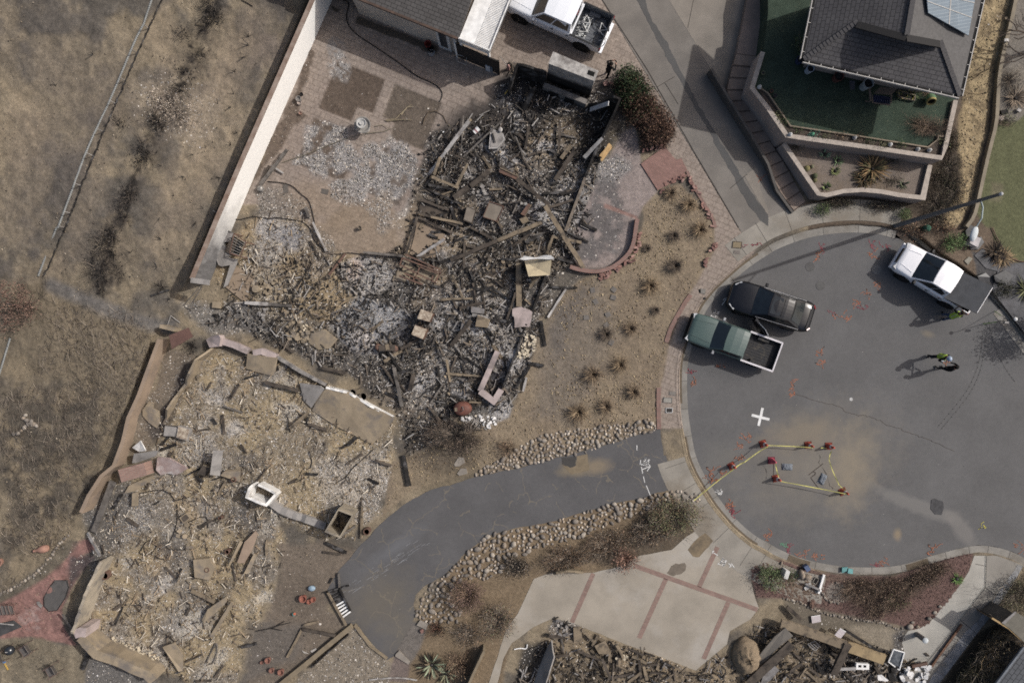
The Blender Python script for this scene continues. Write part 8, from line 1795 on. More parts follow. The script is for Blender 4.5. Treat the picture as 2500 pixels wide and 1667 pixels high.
# corrugated brick-red sheet over
q=[P(a,b,z)for(a,b),z in zip(N('z14','795,190 1030,95 1085,205 830,355'),(1.25,1.35,1.25,1.1))]
mb=MB();n_=24
for i in rG(n_+1):
 t_=i/n_;a,b=q[0].lerp(q[3],t_),q[1].lerp(q[2],t_);dz=Vc((0,0,.035*math.sin(i*2.1)));mb.v+=[a+dz,b+dz,a+dz-Vc((0,0,.015)),b+dz-Vc((0,0,.015))]
for i in rG(n_):o=i*4;mb.f+=[(o,o+1,o+5,o+4),(o+2,o+6,o+7,o+3)]
fixn(mb.bd('corrugated_sheet',mat(0,(140,108,98),s=2,fn=.1,rough=.7),nO,'brick-red corrugated sheet resting on the end of the tan block wall','metal sheet'))
# COBBLES, BRICKS, STREET FURNITURE,
rC=random.Random(41)
def stone_mesh(name,m,seed,flat=.6):
 r=random.Random(seed);mb=MB();mb.sp((0,0,0),1,9,6,(1,r.uniform(.7,.95),flat));ph=[r.uniform(0,6)for _ in rG(4)]
 mb.v=[v*(1+.10*math.sin(2.3*v.x+ph[0])+.10*math.sin(2.9*v.y+ph[1])+.07*math.sin(4*v.x*v.y+ph[2]))for v in mb.v]
 o=mb.bd(name,m,lo=tR,loc=(0,0,0),smooth=tR);d=o.data;bpy.data.objects.remove(o);return d
SC=[(150,140,128),(134,125,115),(164,154,141),(120,112,104),(146,132,116)]
STM=[stone_mesh('cobble',mat('cobble_%d'%i,c,tP(x*.86 for x in c),s=7,fn=.14),i)for i,c in eN(SC+SC)]
UPB=N('t23','0,1568 30,1520 200,1430 420,1390 640,1360 830,1345 960,1310 1000,1350 990,1400 850,1430 660,1490 560,1530 430,1568')+N('t33','350,0 180,50 20,92')+N('t32','1740,100 1540,142 1510,135 1560,90 1700,10')
LOB=N('t33','1140,230 1180,250 1320,270 1290,320 1180,310 960,370 830,420 660,480 500,560 330,600 150,640 100,690 0,700')+N('t32','1740,720 1700,790 1600,860 1490,850 1350,880 1340,1000 1420,1080 1380,1150 1180,1150 1100,1120 1100,1060 1170,940 1200,890 1310,825 1360,770 1460,660 1590,560')+N('t33','0,515 300,455 500,395 700,335 880,305 960,278')
def pack(py_,rfun,tries):
 xs=[p[0]for p in py_];ys=[p[1]for p in py_];cells={};out=[]
 for _ in rG(tries):
  x,y=rC.uniform(min(xs),max(xs)),rC.uniform(min(ys),max(ys))
  if not inside(py_,x,y):continue
  r=rfun(rC);ok=tR;ci,cj=int(x//16),int(y//16)
  for i in(-1,0,1):
   for j in(-1,0,1):
    for(a,b,s)in cells.get((ci+i,cj+j),()):
     if(a-x)**2+(b-y)**2<((r+s)*.86)**2:ok=False
  if ok:cells.setdefault((ci,cj),[]).append((x,y,r));out.append((x,y,r))
 return out
cob=[(*c,0)for c in pack(UPB,lambda r:r.choice((3.4,4.2,5,5.8,6.6)),9000)]+[(*c,1)for c in pack(LOB,lambda r:r.choice((3.6,4.6,5.6,6.6,7.8)),16000)]
cob.sort(key=lambda c:-c[2])
for x,y,r,k in cob[:300]:
 o=bpy.data.objects.new('cobble',rC.choice(STM));COL.objects.link(o);s=r*MPP;o.location=G(x,y,s*.25);o.scale=(s*rC.uniform(.95,1.2),s*rC.uniform(.9,1.1),s*rC.uniform(.9,1.2));o.rotation_euler=(rC.uniform(-.3,.3),rC.uniform(-.3,.3),rC.uniform(0,6))
 tag(o,('rounded river stone in the upper stone strip between the yard and the asphalt drive','rounded river stone in the lower stone band along the asphalt drive')[k],'stone',('stones of the upper strip','stones of the lower band')[k])
mb=MB();mb.c=[]
for x,y,r,k in cob[300:]:
 d=rC.choice(STM);s=r*MPP;q=G(x,y,s*.2);b0=len(mb.v);R3=Euler((rC.uniform(-.3,.3),rC.uniform(-.3,.3),rC.uniform(0,6))).to_matrix()
 mb.v+=[q+R3@Vc(v.co)*s for v in d.vertices];mb.f+=[tP(i+b0 for i in p.vertices)for p in d.polygons];mb.c+=[ccol(SC,rC,.12)]*len(d.vertices)
mb.bd('river_stones',mTw,kind='stuff',smooth=tR)
def sts(tl,pts,r,lb,gp,cols=3,name='edging_stone',jit=.3,every=nO):
 L=N(tl,pts);k=0
 for a,b in zip(L,L[1:]):
  d=math.hypot(b[0]-a[0],b[1]-a[1]);n=max(1,int(d/(every or r*1.7)))
  for i in rG(n):
   t_=i/n;s=r*MPP*rC.uniform(.75,1.25);o=bpy.data.objects.new(name,STM[(k*3+cols)%len(STM)]);COL.objects.link(o)
   o.location=G(a[0]+(b[0]-a[0])*t_+rC.gauss(0,r*jit),a[1]+(b[1]-a[1])*t_+rC.gauss(0,r*jit),s*.3);o.scale=(s,s,s);o.rotation_euler=(0,0,rC.uniform(0,6));tag(o,lb,'stone',gp);k+=1
sts('z11','600,480 700,500 800,530 900,580 1000,620 1090,660 1200,690 1400,720 1650,760 1900,790',3.4,'small stone in the line bordering the burnt corner lot','stones bordering the burnt corner')
sts('z12','0,770 60,760 140,790 230,830 330,865 420,860',3.4,'small stone in the line at the lower edge of the mulch','stones at the lower mulch edge')
sts('z11','1100,400 1130,470 1200,520 1290,530 1380,510 1440,440 1480,410 1500,440 1480,470',3.2,'small pale stone in the ring round the bare patch','ring of pale stones',every=4)
sts('z11','1270,280 1320,310 1370,315',3,'small pale stone above the bare patch','stones above the bare patch',every=4)
sts('t31','10,950 120,900 250,810 330,720 430,590 490,540',4.2,'pale stone in the row along the red brick patio','stones along the brick patio',every=8)
sts('t21','90,1420 150,1400 210,1330 250,1370 160,1310 200,1280',5.5,'flat stone in the patch of slabs on the burnt slope','stones on the burnt slope',every=8)
for s,r,l in(('830,160',11,'large tan boulder beside the blue box'),('905,205',9.5,'second tan boulder just below the large one'),('570,20',4,'small round stone at the kerb')):
 x,y=N('z11',s)[0];o=bpy.data.objects.new('boulder',STM[4]);COL.objects.link(o);o.location=G(x,y,r*MPP*.4);o.scale=(r*MPP*1.1,r*MPP*.95,r*MPP*1.3);o.rotation_euler=(0,0,r);tag(o,l,'boulder',nO)
for i,s in eN(('480,845','580,840','735,735','800,660','870,578','515,785')):
 x,y=N('z12',s)[0];o=bpy.data.objects.new('boulder',STM[(2,4,3,2,0,1)[i]]);COL.objects.link(o);r=(8,5,6.5,5,4.5,5)[i];o.location=G(x,y,r*MPP*.4);o.scale=[r*MPP]*3;tag(o,('tan boulder at the inner bend of the pale walk','smaller tan boulder right of the one at the bend','dark boulder halfway along the pale walk edge','grey boulder above the dark one','topmost round boulder along the pale walk','grey boulder behind the one at the bend')[i],'boulder',nO)
for s,l,in(('1365,60 1395,10 1430,15 1440,50 1400,75 1370,75','pale flat stepping stone nearer the wide dead shrub'),('1385,125 1410,90 1450,90 1458,125 1400,140','pale flat stepping stone beside the asphalt drive')):
 pts=N('t32',s);MB().pr([P(a,b)for a,b in pts],.0,.05).bd('stepping_stone',mat(0,(142,134,124),s=2),nO,l,'stepping stone')
for i,s in eN(('555,430','575,510','700,425','697,480','511,618','660,598','649,670','683,790')):
 x,y=N('t23',s)[0];mb=MB();q=G(x,y);mb.box(q+Vc((0,0,.02)),(.26,.3,.05),rz=.2+i*.35);mb.bd('stepping_stone',mat(0,(112,107,102),s=4),nO,'square grey stepping stone set flush in the dry yard','stepping stone','stepping stones in the yard')
# bricks
BR=[]
for i,c in eN(((148,110,100),(132,98,90),(160,126,116))):
 o=MB().box((0,0,0),(.22,.11,.075)).bd('brick',mat('brick_%d'%i,c,tP(x*.85 for x in c),s=9),lo=tR,loc=(0,0,0));BR.append(o.data);bpy.data.objects.remove(o)
def brs(tl,pts,n,spread,lb,gp,zmax=.1):
 L=N(tl,pts)
 for i in rG(n):
  t_=rC.random()*(len(L)-1);k=int(t_);a,b=L[k],L[k+1];f=t_-k
  o=bpy.data.objects.new('brick',rC.choice(BR));COL.objects.link(o);o.location=G(a[0]+(b[0]-a[0])*f+rC.gauss(0,spread),a[1]+(b[1]-a[1])*f+rC.gauss(0,spread),.04+rC.random()*zmax);o.rotation_euler=(rC.gauss(0,.15),rC.gauss(0,.15),rC.uniform(0,3));tag(o,lb,'brick',gp)
brs('t23','610,335 660,320 740,270 830,215 865,110 880,20',46,4,'loose red brick fallen along the outside of the curved brick wall','bricks fallen from the curved wall')
brs('t13','1000,1320 1090,1260 1150,1230 1215,1220 1260,1290',22,3,'loose red brick below the brick landing','bricks below the landing')
brs('t13','1215,1230 1290,1340 1340,1460 1390,1568',12,3.5,'loose red brick along the paved drive edge','bricks along the paved drive')
brs('t23','1405,40 1385,95 1400,130 1380,155 1345,200 1325,265',16,2.5,'loose brick in the row beside the sidewalk','bricks beside the sidewalk')
brs('t13','630,580 690,575',9,2,'brick in the small stack beside the hedge','brick stack by the hedge',.25)
brs('t13','900,1060 1000,1010 1040,1000',12,2,'brick along the hedge side of the landing','bricks beside the hedge')
brs('t32','1140,1205 1150,1215',2,2,'single red brick beside the flat grey pavers','bricks by the grey pavers')
# patio clutter
p=GQ('t12','750,885');e=em('fountain',p,'grey tiered fountain bowls standing where the four dirt squares meet','fountain');mt=MTr(p)
mCa=mat(0,(150,146,140),s=5,fn=.12)
MB().lt([(.30,0),(.24,.1),(.16,.2),(.16,.42),(.3,.5),(.44,.62),(.46,.66),(.42,.66),(.3,.56),(.001,.54)],22,mt).bd('large_bowl',mCa,e,smooth=False)
q=p+Vc((0,0,.54));MB().lt([(.08,0),(.08,.2),(.18,.28),(.27,.36),(.28,.4),(.24,.4),(.15,.33),(.001,.31)],20,MTr(q)).bd('small_bowl',mat(0,(190,188,184),s=5),e)
MB().lt([(.06,.3),(.11,.42),(.10,.46),(.001,.44)],14,MTr(q)).bd('finial_cup',mat(0,(190,188,184)),e)
wire('t12','520,-20 600,0 640,20 635,60 620,110 630,170 690,240 800,310 920,390 1020,460 1110,530 1200,565 1260,600 1290,650 1265,700',.028,mat(0,(34,33,33),rough=.5),'long black hose curving across the patio','hose',name='garden_hose',z=.03)
for s,l,c,hh in(('1188,320','red bucket against the cream house wall',(150,54,46),.36),('1207,350','black bucket in front of the red one',(40,40,42),.34),('1212,372','small white tub below the black bucket',(176,176,176),.15)):
 p=GQ('t12',s);o=MB().lt([(.15,0),(.19,hh),(.2,hh),(.17,hh),(.13,.05),(.001,.05)],16,MTr(p)).bd('bucket',mat('bucket_%d'%c[0],c,fn=.06),nO,l,'bucket');MB().tu([p+Vc((-.19,0,hh)),p+Vc((0,.1,hh+.12)),p+Vc((.19,0,hh))],.008,4).bd('handle',mTr,o)
for s,l,c in(('945,245','white appliance standing upright at the foot of the dark gate',(200,202,206)),('990,255','blue-grey panel next to the white appliance',(112,124,138))):
 p=Q('z1',s);e=em('small_appliance',p,l,'appliance');MB().box((p.x,p.y,.32),(.26 if c[0]>150 else .1,.22,.64),rz=-.35).bd('case',mat('appl_%d'%c[0],c,fn=.05),e)
 if c[0]>150:MB().lt([(.075,.645),(.05,.65),(.05,.646)],14,MTr((p.x,p.y,0))).bd('ring',mTr,e)
e=em('metal_stand',Q('z1','625,130'),'thin metal stand frame beside the dark gate','stand')
for s in('575,70 680,95','680,95 680,185','565,150 680,190','570,75 565,150'):a,b=PP('z1',s,.5);MB().bq(a,b,.03).bd('bar',mLg,e)
e=em('torch_bottle',Q('z1','1185,230'),'pink gas bottle with thin pole standing at the gap beside the burnt corner wall','bottle');p=Q('z1','1182,245');MB().lt([(.09,0),(.09,.5),(.04,.6),(.001,.62)],12,MTr(p)).bd('cylinder',mat(0,(176,134,128)),e);MB().tu([p+Vc((0,0,.3)),Q('z1','1080,85',.9)],.015,4).bd('pole',mLg,e)
tmb('z1','1140,540 1195,470',10,mat(0,(190,156,50)),'yellow stick leaning at the burnt corner wall','yellow_stick','stick',z=(.1,.4))
p=Q('z1','405,1000');o=MB().box((p.x,p.y,.06),(.17,.17,.12)).bd('black_box',mTr,nO,'small black cube with a white top on the pavers','box');MB().box((p.x+.01,p.y,.124),(.08,.08,.006)).bd('lid',mPw,o)
for s,l in(('350,912','dark scrap on the pavers above the black cube'),('412,1085','dark scrap below the black cube'),('112,1262','dark scrap near the ash square')):
 p=GQ('z1',s);MB().sp(p+Vc((0,0,.03)),.09,7,4,(1,.8,.4)).bd('dark_scrap',mCh,nO,l,'scrap')
for s,l,c,r in(('305,715','cream pot tipped by the planting strip',(170,156,146),.13),('318,655','black pot in the planting strip',(40,38,38),.1),('310,785','clay pot in the planting strip',(150,118,104),.1),('300,690','grey stone in the planting strip',(130,126,122),.16)):
 p=GQ('t12',s);MB().lt([(r*.7,0),(r,r*1.6),(r*.8,r*1.6),(r*.6,r),(.001,r)],14,MTr(p)).bd('flower_pot',mat('pot_%d'%c[0],c),nO,l,'pot')
tmb('t12','30,1275 215,1030',22,mGr,'grey plank leaning at the foot of the white wall',z=(.1,.4));tmb('t12','105,1140 190,1195',10,mLg,'white bar crossing the grey plank',z=(.1,.1));tmb('t12','50,1230 90,1140',14,mBr,'short brown slat left of the grey plank',z=(.1,.2))
p=GQ('t12','38,1305');MB().sp(p+Vc((0,0,.16)),.2,14,8).bd('metal_float',mat(0,(160,156,150),(96,92,88),s=7,metal=.3,rough=.4),nO,'round dull metal globe at the foot of the grey plank','globe')
for i,s in eN(('205,1300','475,1320')):
 p=GQ('t12',s);MB().box(p+Vc((0,0,.012)),((.28,.5),(.4,.28))[i]+(.02,),rz=.1-i*.3).bd('flat_slate',mat(0,(100,94,88)),nO,('dark flat slate near the burnt hose','dark flat slate on the paving below the ash square')[i],'slate')
# hillside: corrugated drain pipe
pl=N('t11','1055,-30 990,165 940,260 880,400 810,570 740,730 640,940 580,1080 500,1300 400,1568')+N('t21','390,0 265,330')
pts=[G(a,b,.05)for a,b in pl];mb=MB();dense=[]
for a,b in zip(pts,pts[1:]):
 n=max(2,int((b-a).length/.055));dense+=[a.lerp(b,i/n)for i in rG(n)]
dense.append(pts[-1]);mb.tu(dense,[.062 if i%2 else .045 for i in rG(len(dense))],7);mb.bd('drain_pipe',mat(0,(134,136,134),s=3,rough=.6,fn=.05),nO,'long corrugated grey drain pipe running down the burnt hillside','pipe')
pl=N('t21','70,760 10,960 -30,1080');pts=[G(a,b,.05)for a,b in pl];dense=[]
for a,b in zip(pts,pts[1:]):n=max(2,int((b-a).length/.055));dense+=[a.lerp(b,i/n)for i in rG(n)]
MB().tu(dense,[.06 if i%2 else .043 for i in rG(len(dense))],7).bd('drain_pipe',mat(0,(134,136,134)),nO,'lower stretch of corrugated pipe at the left edge below the dead tree','pipe')
fl=N('t11','1115,0 1025,200 945,370 865,560 795,715 715,910 645,1075 560,1280 490,1470 450,1568')+N('t21','450,0 300,340')
e=em('wire_fence',G(*fl[4]),'low charred wire fence with short stakes beside the long drain pipe','fence')
mb=MB();fp=[G(a,b,.12)for a,b in fl];dn=[]
for a,b in zip(fp,fp[1:]):n=max(2,int((b-a).length/.12));dn+=[a.lerp(b,i/n)+Vc((rC.gauss(0,.012),rC.gauss(0,.012),rC.gauss(0,.03)))for i in rG(n)]
mb.tu(dn,[rC.uniform(.02,.05)for _ in dn],5);mb.bd('burnt_wire',mCh,e)
for a,b in fl[1:-1]:mb=MB();q=G(a,b);mb.tu([q,q+Vc((0,0,.55))],.025,5);mb.bd('stake',mLg,e)
# low wire frames between
for k,s in eN(('1385,395 1265,535 1305,560 1385,540','1395,400 1330,510')):
 wire('t21',s,.025,mGr,('bent metal frame below the end of the white wall','thin bar beside the bent metal frame')[k],'frame',sm=0)
wire('t21','1240,655 1175,605 1150,680',.022,mLg,'pale bent bar above the red corrugated sheet','frame',sm=0);tmb('t21','1040,468 1165,428',12,mCh,'charred stick on the bare soil left of the bent metal frame',z=(.03,.03));tmb('t21','1465,530 1525,535',44,mSt,'tan block on the soil below the left room','tan_block','block',z=(.05,.05))
# street lamp
b=G(2187,551);t_=P(2439,468,8.3);e=em('street_lamp',Vc((b.x,b.y,0)),'tall grey concrete street lamp with a curved arm and white lamp head','street lamp')
top=Vc((b.x,b.y,8.3));MB().tu([Vc((b.x,b.y,-.1)),Vc((b.x,b.y,4)),top],[.13,.105,.075],12).bd('pole',mat(0,(120,119,118),s=2),e)
MB().sp(top+Vc((0,0,.03)),.09,10,6).bd('cap',M_LAMP,e)
hd=Q('t24','1432,0',7.3);st=Vc((b.x,b.y,7.0));MB().tu([st,st.lerp(hd,.3)+Vc((0,0,.25)),st.lerp(hd,.7)+Vc((0,0,.3)),hd],.035,6).bd('arm',mat(0,(176,190,190)),e)
d=(hd-st);d.z=0;d.normalize();mb=MB();mb.sp((0,0,0),.17,14,8,(2.2,1,.6));R3=Matrix.Rotation(math.atan2(d.y,d.x),3,'Z');mb.v=[R3@v+hd+d*.3 for v in mb.v];mb.bd('lamp_head',mat(0,(206,212,214),fn=.03),e,smooth=tR)
# cones, tape, bags
def conem(c,nm):
 body=MB().lt([(.165,.03),(.15,.06),(.05,.70),(.03,.71),(.001,.71)],18).bd('body',mat('cone_'+nm,c,fn=.06,rough=.6),lo=tR,loc=(0,0,0));base=MB().box((0,0,.015),(.4,.4,.03)).bd('base',mat('cone_base_'+nm,tP(x*.6 for x in c)),lo=tR,loc=(0,0,0))
 return body,base
col_=MB().lt([(.112,.32),(.086,.47)],18).bd('reflective_collar',mat(0,(206,204,204),fn=.03),lo=tR,loc=(0,0,0));
C1=conem((186,82,62),'red');C2=conem((190,76,96),'pink');proto={}
CN=[('797,160',0,'orange-red cone with a white collar at the left end of the upper tape run',.3),('1337,175',0,'orange-red cone in the middle of the upper tape run',.1),('1582,188',0,'orange-red cone at the right end of the upper tape run',.0),('422,425',0,'orange-red cone nearest the kerb, beside the orange paint marks',.5),('897,360',1,'pinkish red cone without a collar near the upper of two shiny bags',.0),('952,573',0,'orange-red cone at the left end of the lower tape run',.25),('1750,732',0,'orange-red cone at the right end of the lower tape run',.4)]
for i,(s,k,l,rz)in eN(CN):
 q=Q('z8',s,RZ);e=em('traffic_cone',(q.x,q.y,RZ),l,'traffic cone','traffic cones round the sand patch',rz)
 for src in((C1,C2)[k]+((col_,)if k==0 else())):
  c=src.copy();COL.objects.link(c);c.parent=e;c.location=(0,0,0)
for o in C1+C2+(col_,):bpy.data.objects.remove(o)
mTa=mat(0,(196,189,92),(176,170,100),s=9,fn=.05)
for s,z0,z1,l in(('862,182 1400,208',.66,.66,'yellow tape between the left and middle cones of the upper run'),('858,192 580,380',.62,.5,'yellow tape from the upper left cone toward the kerb cone'),('580,380 470,448',.5,.58,'yellow tape end tied at the kerb cone'),('470,448 -30,842',.58,.3,'yellow tape stretched from the kerb cone over the sidewalk to the shrub'),('1490,211 1560,217',.5,.55,'short yellow tape tail on the upper right cone'),('1618,250 1592,370',.5,.4,'yellow tape hanging below the upper right cone'),('1592,370 1710,655',.4,.35,'yellow tape slanting down on the right of the shiny bags'),('1710,655 1790,722',.35,.5,'yellow tape reaching the lower right cone'),('1015,612 1825,768',.62,.62,'long yellow tape between the two lower cones'),('950,392 988,562',.5,.5,'yellow tape between the pinkish cone and the lower left cone')):
 (a,b)=N('z8',s);p,q=P(*a,z0+RZ),P(*b,z1+RZ);pts=[p.lerp(q,i/8)-Vc((0,0,.10*math.sin(math.pi*i/8)))for i in rG(9)];d=(q-p).normalized();n_=Vc((-d.y,d.x,0));mb=MB()
 for i,c in eN(pts):tw=.35*math.sin(i*1.3)+.2;o_=n_*.027*math.cos(tw)+Vc((0,0,.03*math.sin(tw)));mb.v+=[c-o_,c+o_]
 mb.f=[(i*2,i*2+1,i*2+3,i*2+2)for i in rG(8)];mb.bd('caution_tape',mTa,nO,l,'tape')
M_BAG=mat(0,(112,118,126),(164,170,176),s=9,rough=.22,fn=.2,fs=30,spec=.6,pa=(66,70,76),ps=5)
for s,rz,l in(('1085,437',-.04,'silvery plastic sandbag lying level, left of the other'),('1507,582',1.1,'silvery plastic sandbag lying at a slant, right of the other')):
 q=Q('z8',s,RZ);mb=MB();n=10;vs=[]
 for i in rG(n+1):
  for j in rG(7):u_,v_=i/n*2-1,j/3-1;vs.append(Vc((u_*.3,v_*.19,.02+.09*(1-u_**4)*(1-v_**4)+rC.gauss(0,.012))))
 R3=Matrix.Rotation(rz,3,'Z');mb.add([R3@v+q for v in vs],[(i*7+j,(i+1)*7+j,(i+1)*7+j+1,i*7+j+1)for i in rG(n)for j in rG(6)]);mb.bd('sandbag',M_BAG,nO,l,'sandbag')
wire('z8','1145,405 1180,390 1225,395',.02,mat(0,(120,128,96)),'thin strap trailing from the level sandbag','strap',z=.14)
# paint on the street
def ribbon(mb,pts,w_,z):
 L=[P(a,b,z)for a,b in pts]
 for a,b in zip(L,L[1:]):
  d=b-a
  if d.length<1e-4:continue
  mb.box(((a.x+b.x)/2,(a.y+b.y)/2,z),(d.length+w_*.6,w_,.003),rz=math.atan2(d.y,d.x))
ZR=RZ+.006
def paintm(name,tl,strokes,w_,m,lb,z=ZR):
 mb=MB()
 for s in strokes:ribbon(mb,N(tl,s),w_,z);z+=.0004
 mb.bd(name,m,nO,lb,'road marking')
M_PWH=mat(0,(206,205,202),s=9,fn=.15);mPo=mat(0,(176,104,70),(140,100,80),s=14,fn=.25,pa=(112,100,92),ps=7);mPr=mat(0,(150,60,70),(124,72,78),s=12,fn=.25,pa=(110,92,94),ps=7);M_PGR=mat(0,(84,150,110),(96,120,104),s=12,fn=.2)
paintm('white_cross','t23',['1655,1290 1768,1318','1725,1245 1699,1357'],.15,mat(0,(222,222,220),fn=.06),'large white painted cross on the street',RZ+.012)
def words(px,py,ang,sc,lb,arrow,z=ZR):
 """hand-sprayed white lettering: Tono / USA"""
 T=[[(0,10),(6,10)],[(3,10),(3,0)],[(9,3),(11,6),(14,6),(15,3),(13,0),(10,0),(9,3)],[(18,0),(18,6)],[(18,5),(21,6),(23,4),(23,0)],[(26,3),(28,6),(31,6),(32,3),(30,0),(27,0),(26,3)],[(4,-5),(4,-11),(6,-14),(9,-14),(10,-11),(10,-5)],[(19,-6),(15,-5),(13,-7),(15,-9),(18,-10),(19,-12),(16,-14),(12,-13)],[(21,-14),(25,-5),(29,-14)],[(22,-11),(29,-10)]]
 mb=MB();ca,sa=math.cos(math.radians(ang)),math.sin(math.radians(ang));zz=z
 for st in T:
  ribbon(mb,[(px+(x*ca+y*sa)*sc,py+(x*sa-y*ca)*sc)for x,y in st],.045,zz);zz+=.0003
 for st in arrow:ribbon(mb,N('n',st),.05,zz);zz+=.0003
 mb.bd('painted_words',M_PWH,nO,lb,'road marking')
words(1741,775,-66,.62,'white words and arrow sprayed on the street between the sedan and the green pickup',['1763,744 1775,727','1766,732 1772,727 1776,728 1778,733'])
words(1572,1137,-72,.64,'white words and arrow sprayed across the mouth of the asphalt drive',['1569,1145 1587,1138','1585,1134 1588,1138 1580,1149'],.011)
paintm('white_dashes','n',['1566,1140 1569,1155','1564,1123 1563,1133','1571,1163 1574,1177','1578,1185 1588,1210','1555,1087 1555,1098'],.05,M_PWH,'white dashed line across the mouth of the asphalt drive',.011)
words(1758,1380,-38-180+90+68,.62,'white words and arrows sprayed on the pale concrete drive',['1743,1349 1752,1355','1739,1346 1743,1344','1740,1350 1741,1346','1779,1375 1785,1380','1786,1375 1792,1384','1781,1383 1785,1382'],.013)
def scrib(tl,xy,sx,sy,n,m,lb,w_=.03,seed=0,z=ZR):
 r=random.Random(seed+len(lb));x0,y0=N(tl,xy)[0];st=[];gl=[]
 for i in rG(n):
  x,y=x0+r.uniform(-sx,sx),y0+r.uniform(-sy,sy);k=r.randint(2,4);pts=[(x,y)]
  for _ in rG(k):x+=r.uniform(-7,7);y+=r.uniform(-6,6);pts.append((x,y))
  st.append(pts)
 mb=MB()
 for s in st:ribbon(mb,s,w_,z);z+=.0003
 mb.bd('utility_mark',m,nO,lb,'road marking')
for i,(t_,xy,sx,sy,n,m,l)in eN((('t24','365,130',4,5,6,mPr,'red scribbled mark under the lamp post shadow'),('t24','355,195',9,5,7,mPo,'orange scribbled mark below the red one by the lamp shadow'),('t24','710,110',5,8,7,mPr,'red scribbled mark at the top of the street'),('t24','795,122',16,2,5,mPr,'faint red dashes right of the top red mark'),('t24','715,188',8,7,8,mPo,'orange scribbled mark below the top red one'),('t24','745,400',8,7,7,mPo,'orange mark in the shadow of the white pickup'),('t24','680,460',8,8,6,mPo,'orange mark beside the white pickup shadow'),('t24','615,520',7,6,7,mPo,'orange mark between the sedan and the white pickup'),('t24','660,555',8,5,4,mPr,'red stroke below the mark between sedan and white pickup'),('t24','480,605',16,4,6,mPo,'orange dashes right of the black sedan'),('t24','560,615',8,6,5,mPo,'orange stroke right of the dashes beside the sedan'),('t24','440,588',8,2,3,mPr,'faint red stroke right of the black sedan'),('t24','355,855',10,10,8,mPo,'orange mark right of the green pickup bed, upper half'),('t24','370,925',8,6,7,mPo,'orange mark right of the green pickup bed, lower half'),('t24','180,1080',9,7,7,mPo,'orange mark above the white cross, upper half'),('t24','170,1138',7,6,7,mPo,'orange mark above the white cross, lower half'),('t23','1240,990',5,7,5,mPr,'red mark in the gutter below the green pickup'),('t23','1255,1060',6,8,7,mPo,'orange mark in the gutter below the red one'),('t23','1440,945',14,4,6,mPo,'orange dashes in the shadow of the green pickup'),('z8','515,210',7,8,7,mPo,'orange mark left of the upper left cone'),('z8','500,310',8,7,7,mPo,'orange mark above the kerb cone'),('z8','600,95',9,10,8,mPo,'faint orange mark above the upper left cone'),('z8','190,590',14,12,12,mPo,'large orange mark crossed by the tape near the kerb'),('z8','150,500',12,8,7,mPo,'orange streaks at the kerb above the large orange mark'),('z8','330,500',10,5,5,mPo,'orange dashes right of the kerb tape'),('z8','400,890',11,10,11,mPo,'dense orange mark at the lower kerb'),('z8','460,970',9,9,9,mPr,'red mark at the lower kerb beside the dense orange one'),('z8','285,740',6,6,7,M_PWH,'white mark at the lower kerb'),('z8','865,1280',10,10,8,mPo,'orange mark near the mulch island, left end'),('z8','1110,1430',6,9,9,mPr,'red mark near the mulch island'),('z8','1280,1480',7,7,7,mPo,'orange mark right of the red one near the mulch island'),('z8','1450,1500',11,8,8,mPo,'orange mark above the blue box'),('z8','1020,1385',10,5,6,M_PGR,'green scribble above the mulch island'),('t34','755,765',5,7,8,mPr,'red mark above the teal lids, right side'),('t34','800,738',6,8,7,mPo,'orange mark beside the red mark by the teal lids'),('t34','1120,650',12,9,9,mPo,'orange mark on the right-hand gutter curve'),('t34','1735,635',9,8,7,mPo,'orange mark at the right edge of the street'),('t34','1477,487',4,3,4,mat(0,(190,180,60)),'small yellow mark at the right side of the street'),('t13','1710,1230',4,5,4,mPo,'faint orange strokes on the upper drive'))):
 scrib(t_,xy,sx,sy,n,m,l,seed=i,z=.016 if 'upper drive' in l else RZ+.020 if('gutter' in l or 'kerb' in l)else ZR)
scrib('t23','1655,118',22,2,6,mPr,'red streak across the sidewalk corner',z=.018)
M_CUT=mat(0,(66,58,54),(80,72,66),s=9)
paintm('saw_cut','z8',['927,398 925,542','1346,532 1515,400','1370,568 1466,700','1375,560 1420,530 1425,505 1400,495'],.045,M_CUT,'dark cut lines in the asphalt round the sandbags')
rr_=random.Random(3);cl=N('t24','190,1140 330,1195 470,1225 560,1275 640,1295 720,1310 820,1355 960,1405 1060,1440 1150,1475 1310,1552');cp=[]
for a,b in zip(cl,cl[1:]):
 for i in rG(6):cp.append((a[0]+(b[0]-a[0])*i/6+rr_.gauss(0,1.2),a[1]+(b[1]-a[1])*i/6+rr_.gauss(0,1.2)))
mb=MB();ribbon(mb,cp,.022,RZ+.004);mb.bd('asphalt_crack',M_CUT,kind='structure')
for k,(s,off_)in eN((('1480,720 1470,840 1440,980 1380,1110 1290,1230 1170,1370',0),('1500,740 1490,860 1460,1000 1400,1130 1310,1250 1190,1390',1),('1520,640 1560,820 1640,980 1700,1060',2))):
 mb=MB();ribbon(mb,[(v.x,v.y)for v in sml(N('t24',s),2)],.05,RZ+.0035+.0003*k);mb.bd('tyre_track',mat(0,(88,87,87),(94,93,92),s=6),kind='structure')
pr=random.Random(9);mb=MB()
for i in rG(46):
 t0=pr.random();a=(852+190*t0+pr.gauss(0,10),1440-125*t0+pr.gauss(0,9));L=pr.uniform(5,22);ribbon(mb,[a,(a[0]+L*.82,a[1]-L*.5)],.012,.0075+i*.00004)
mb.bd('scrape_mark',mat(0,(150,152,156)),kind='structure')
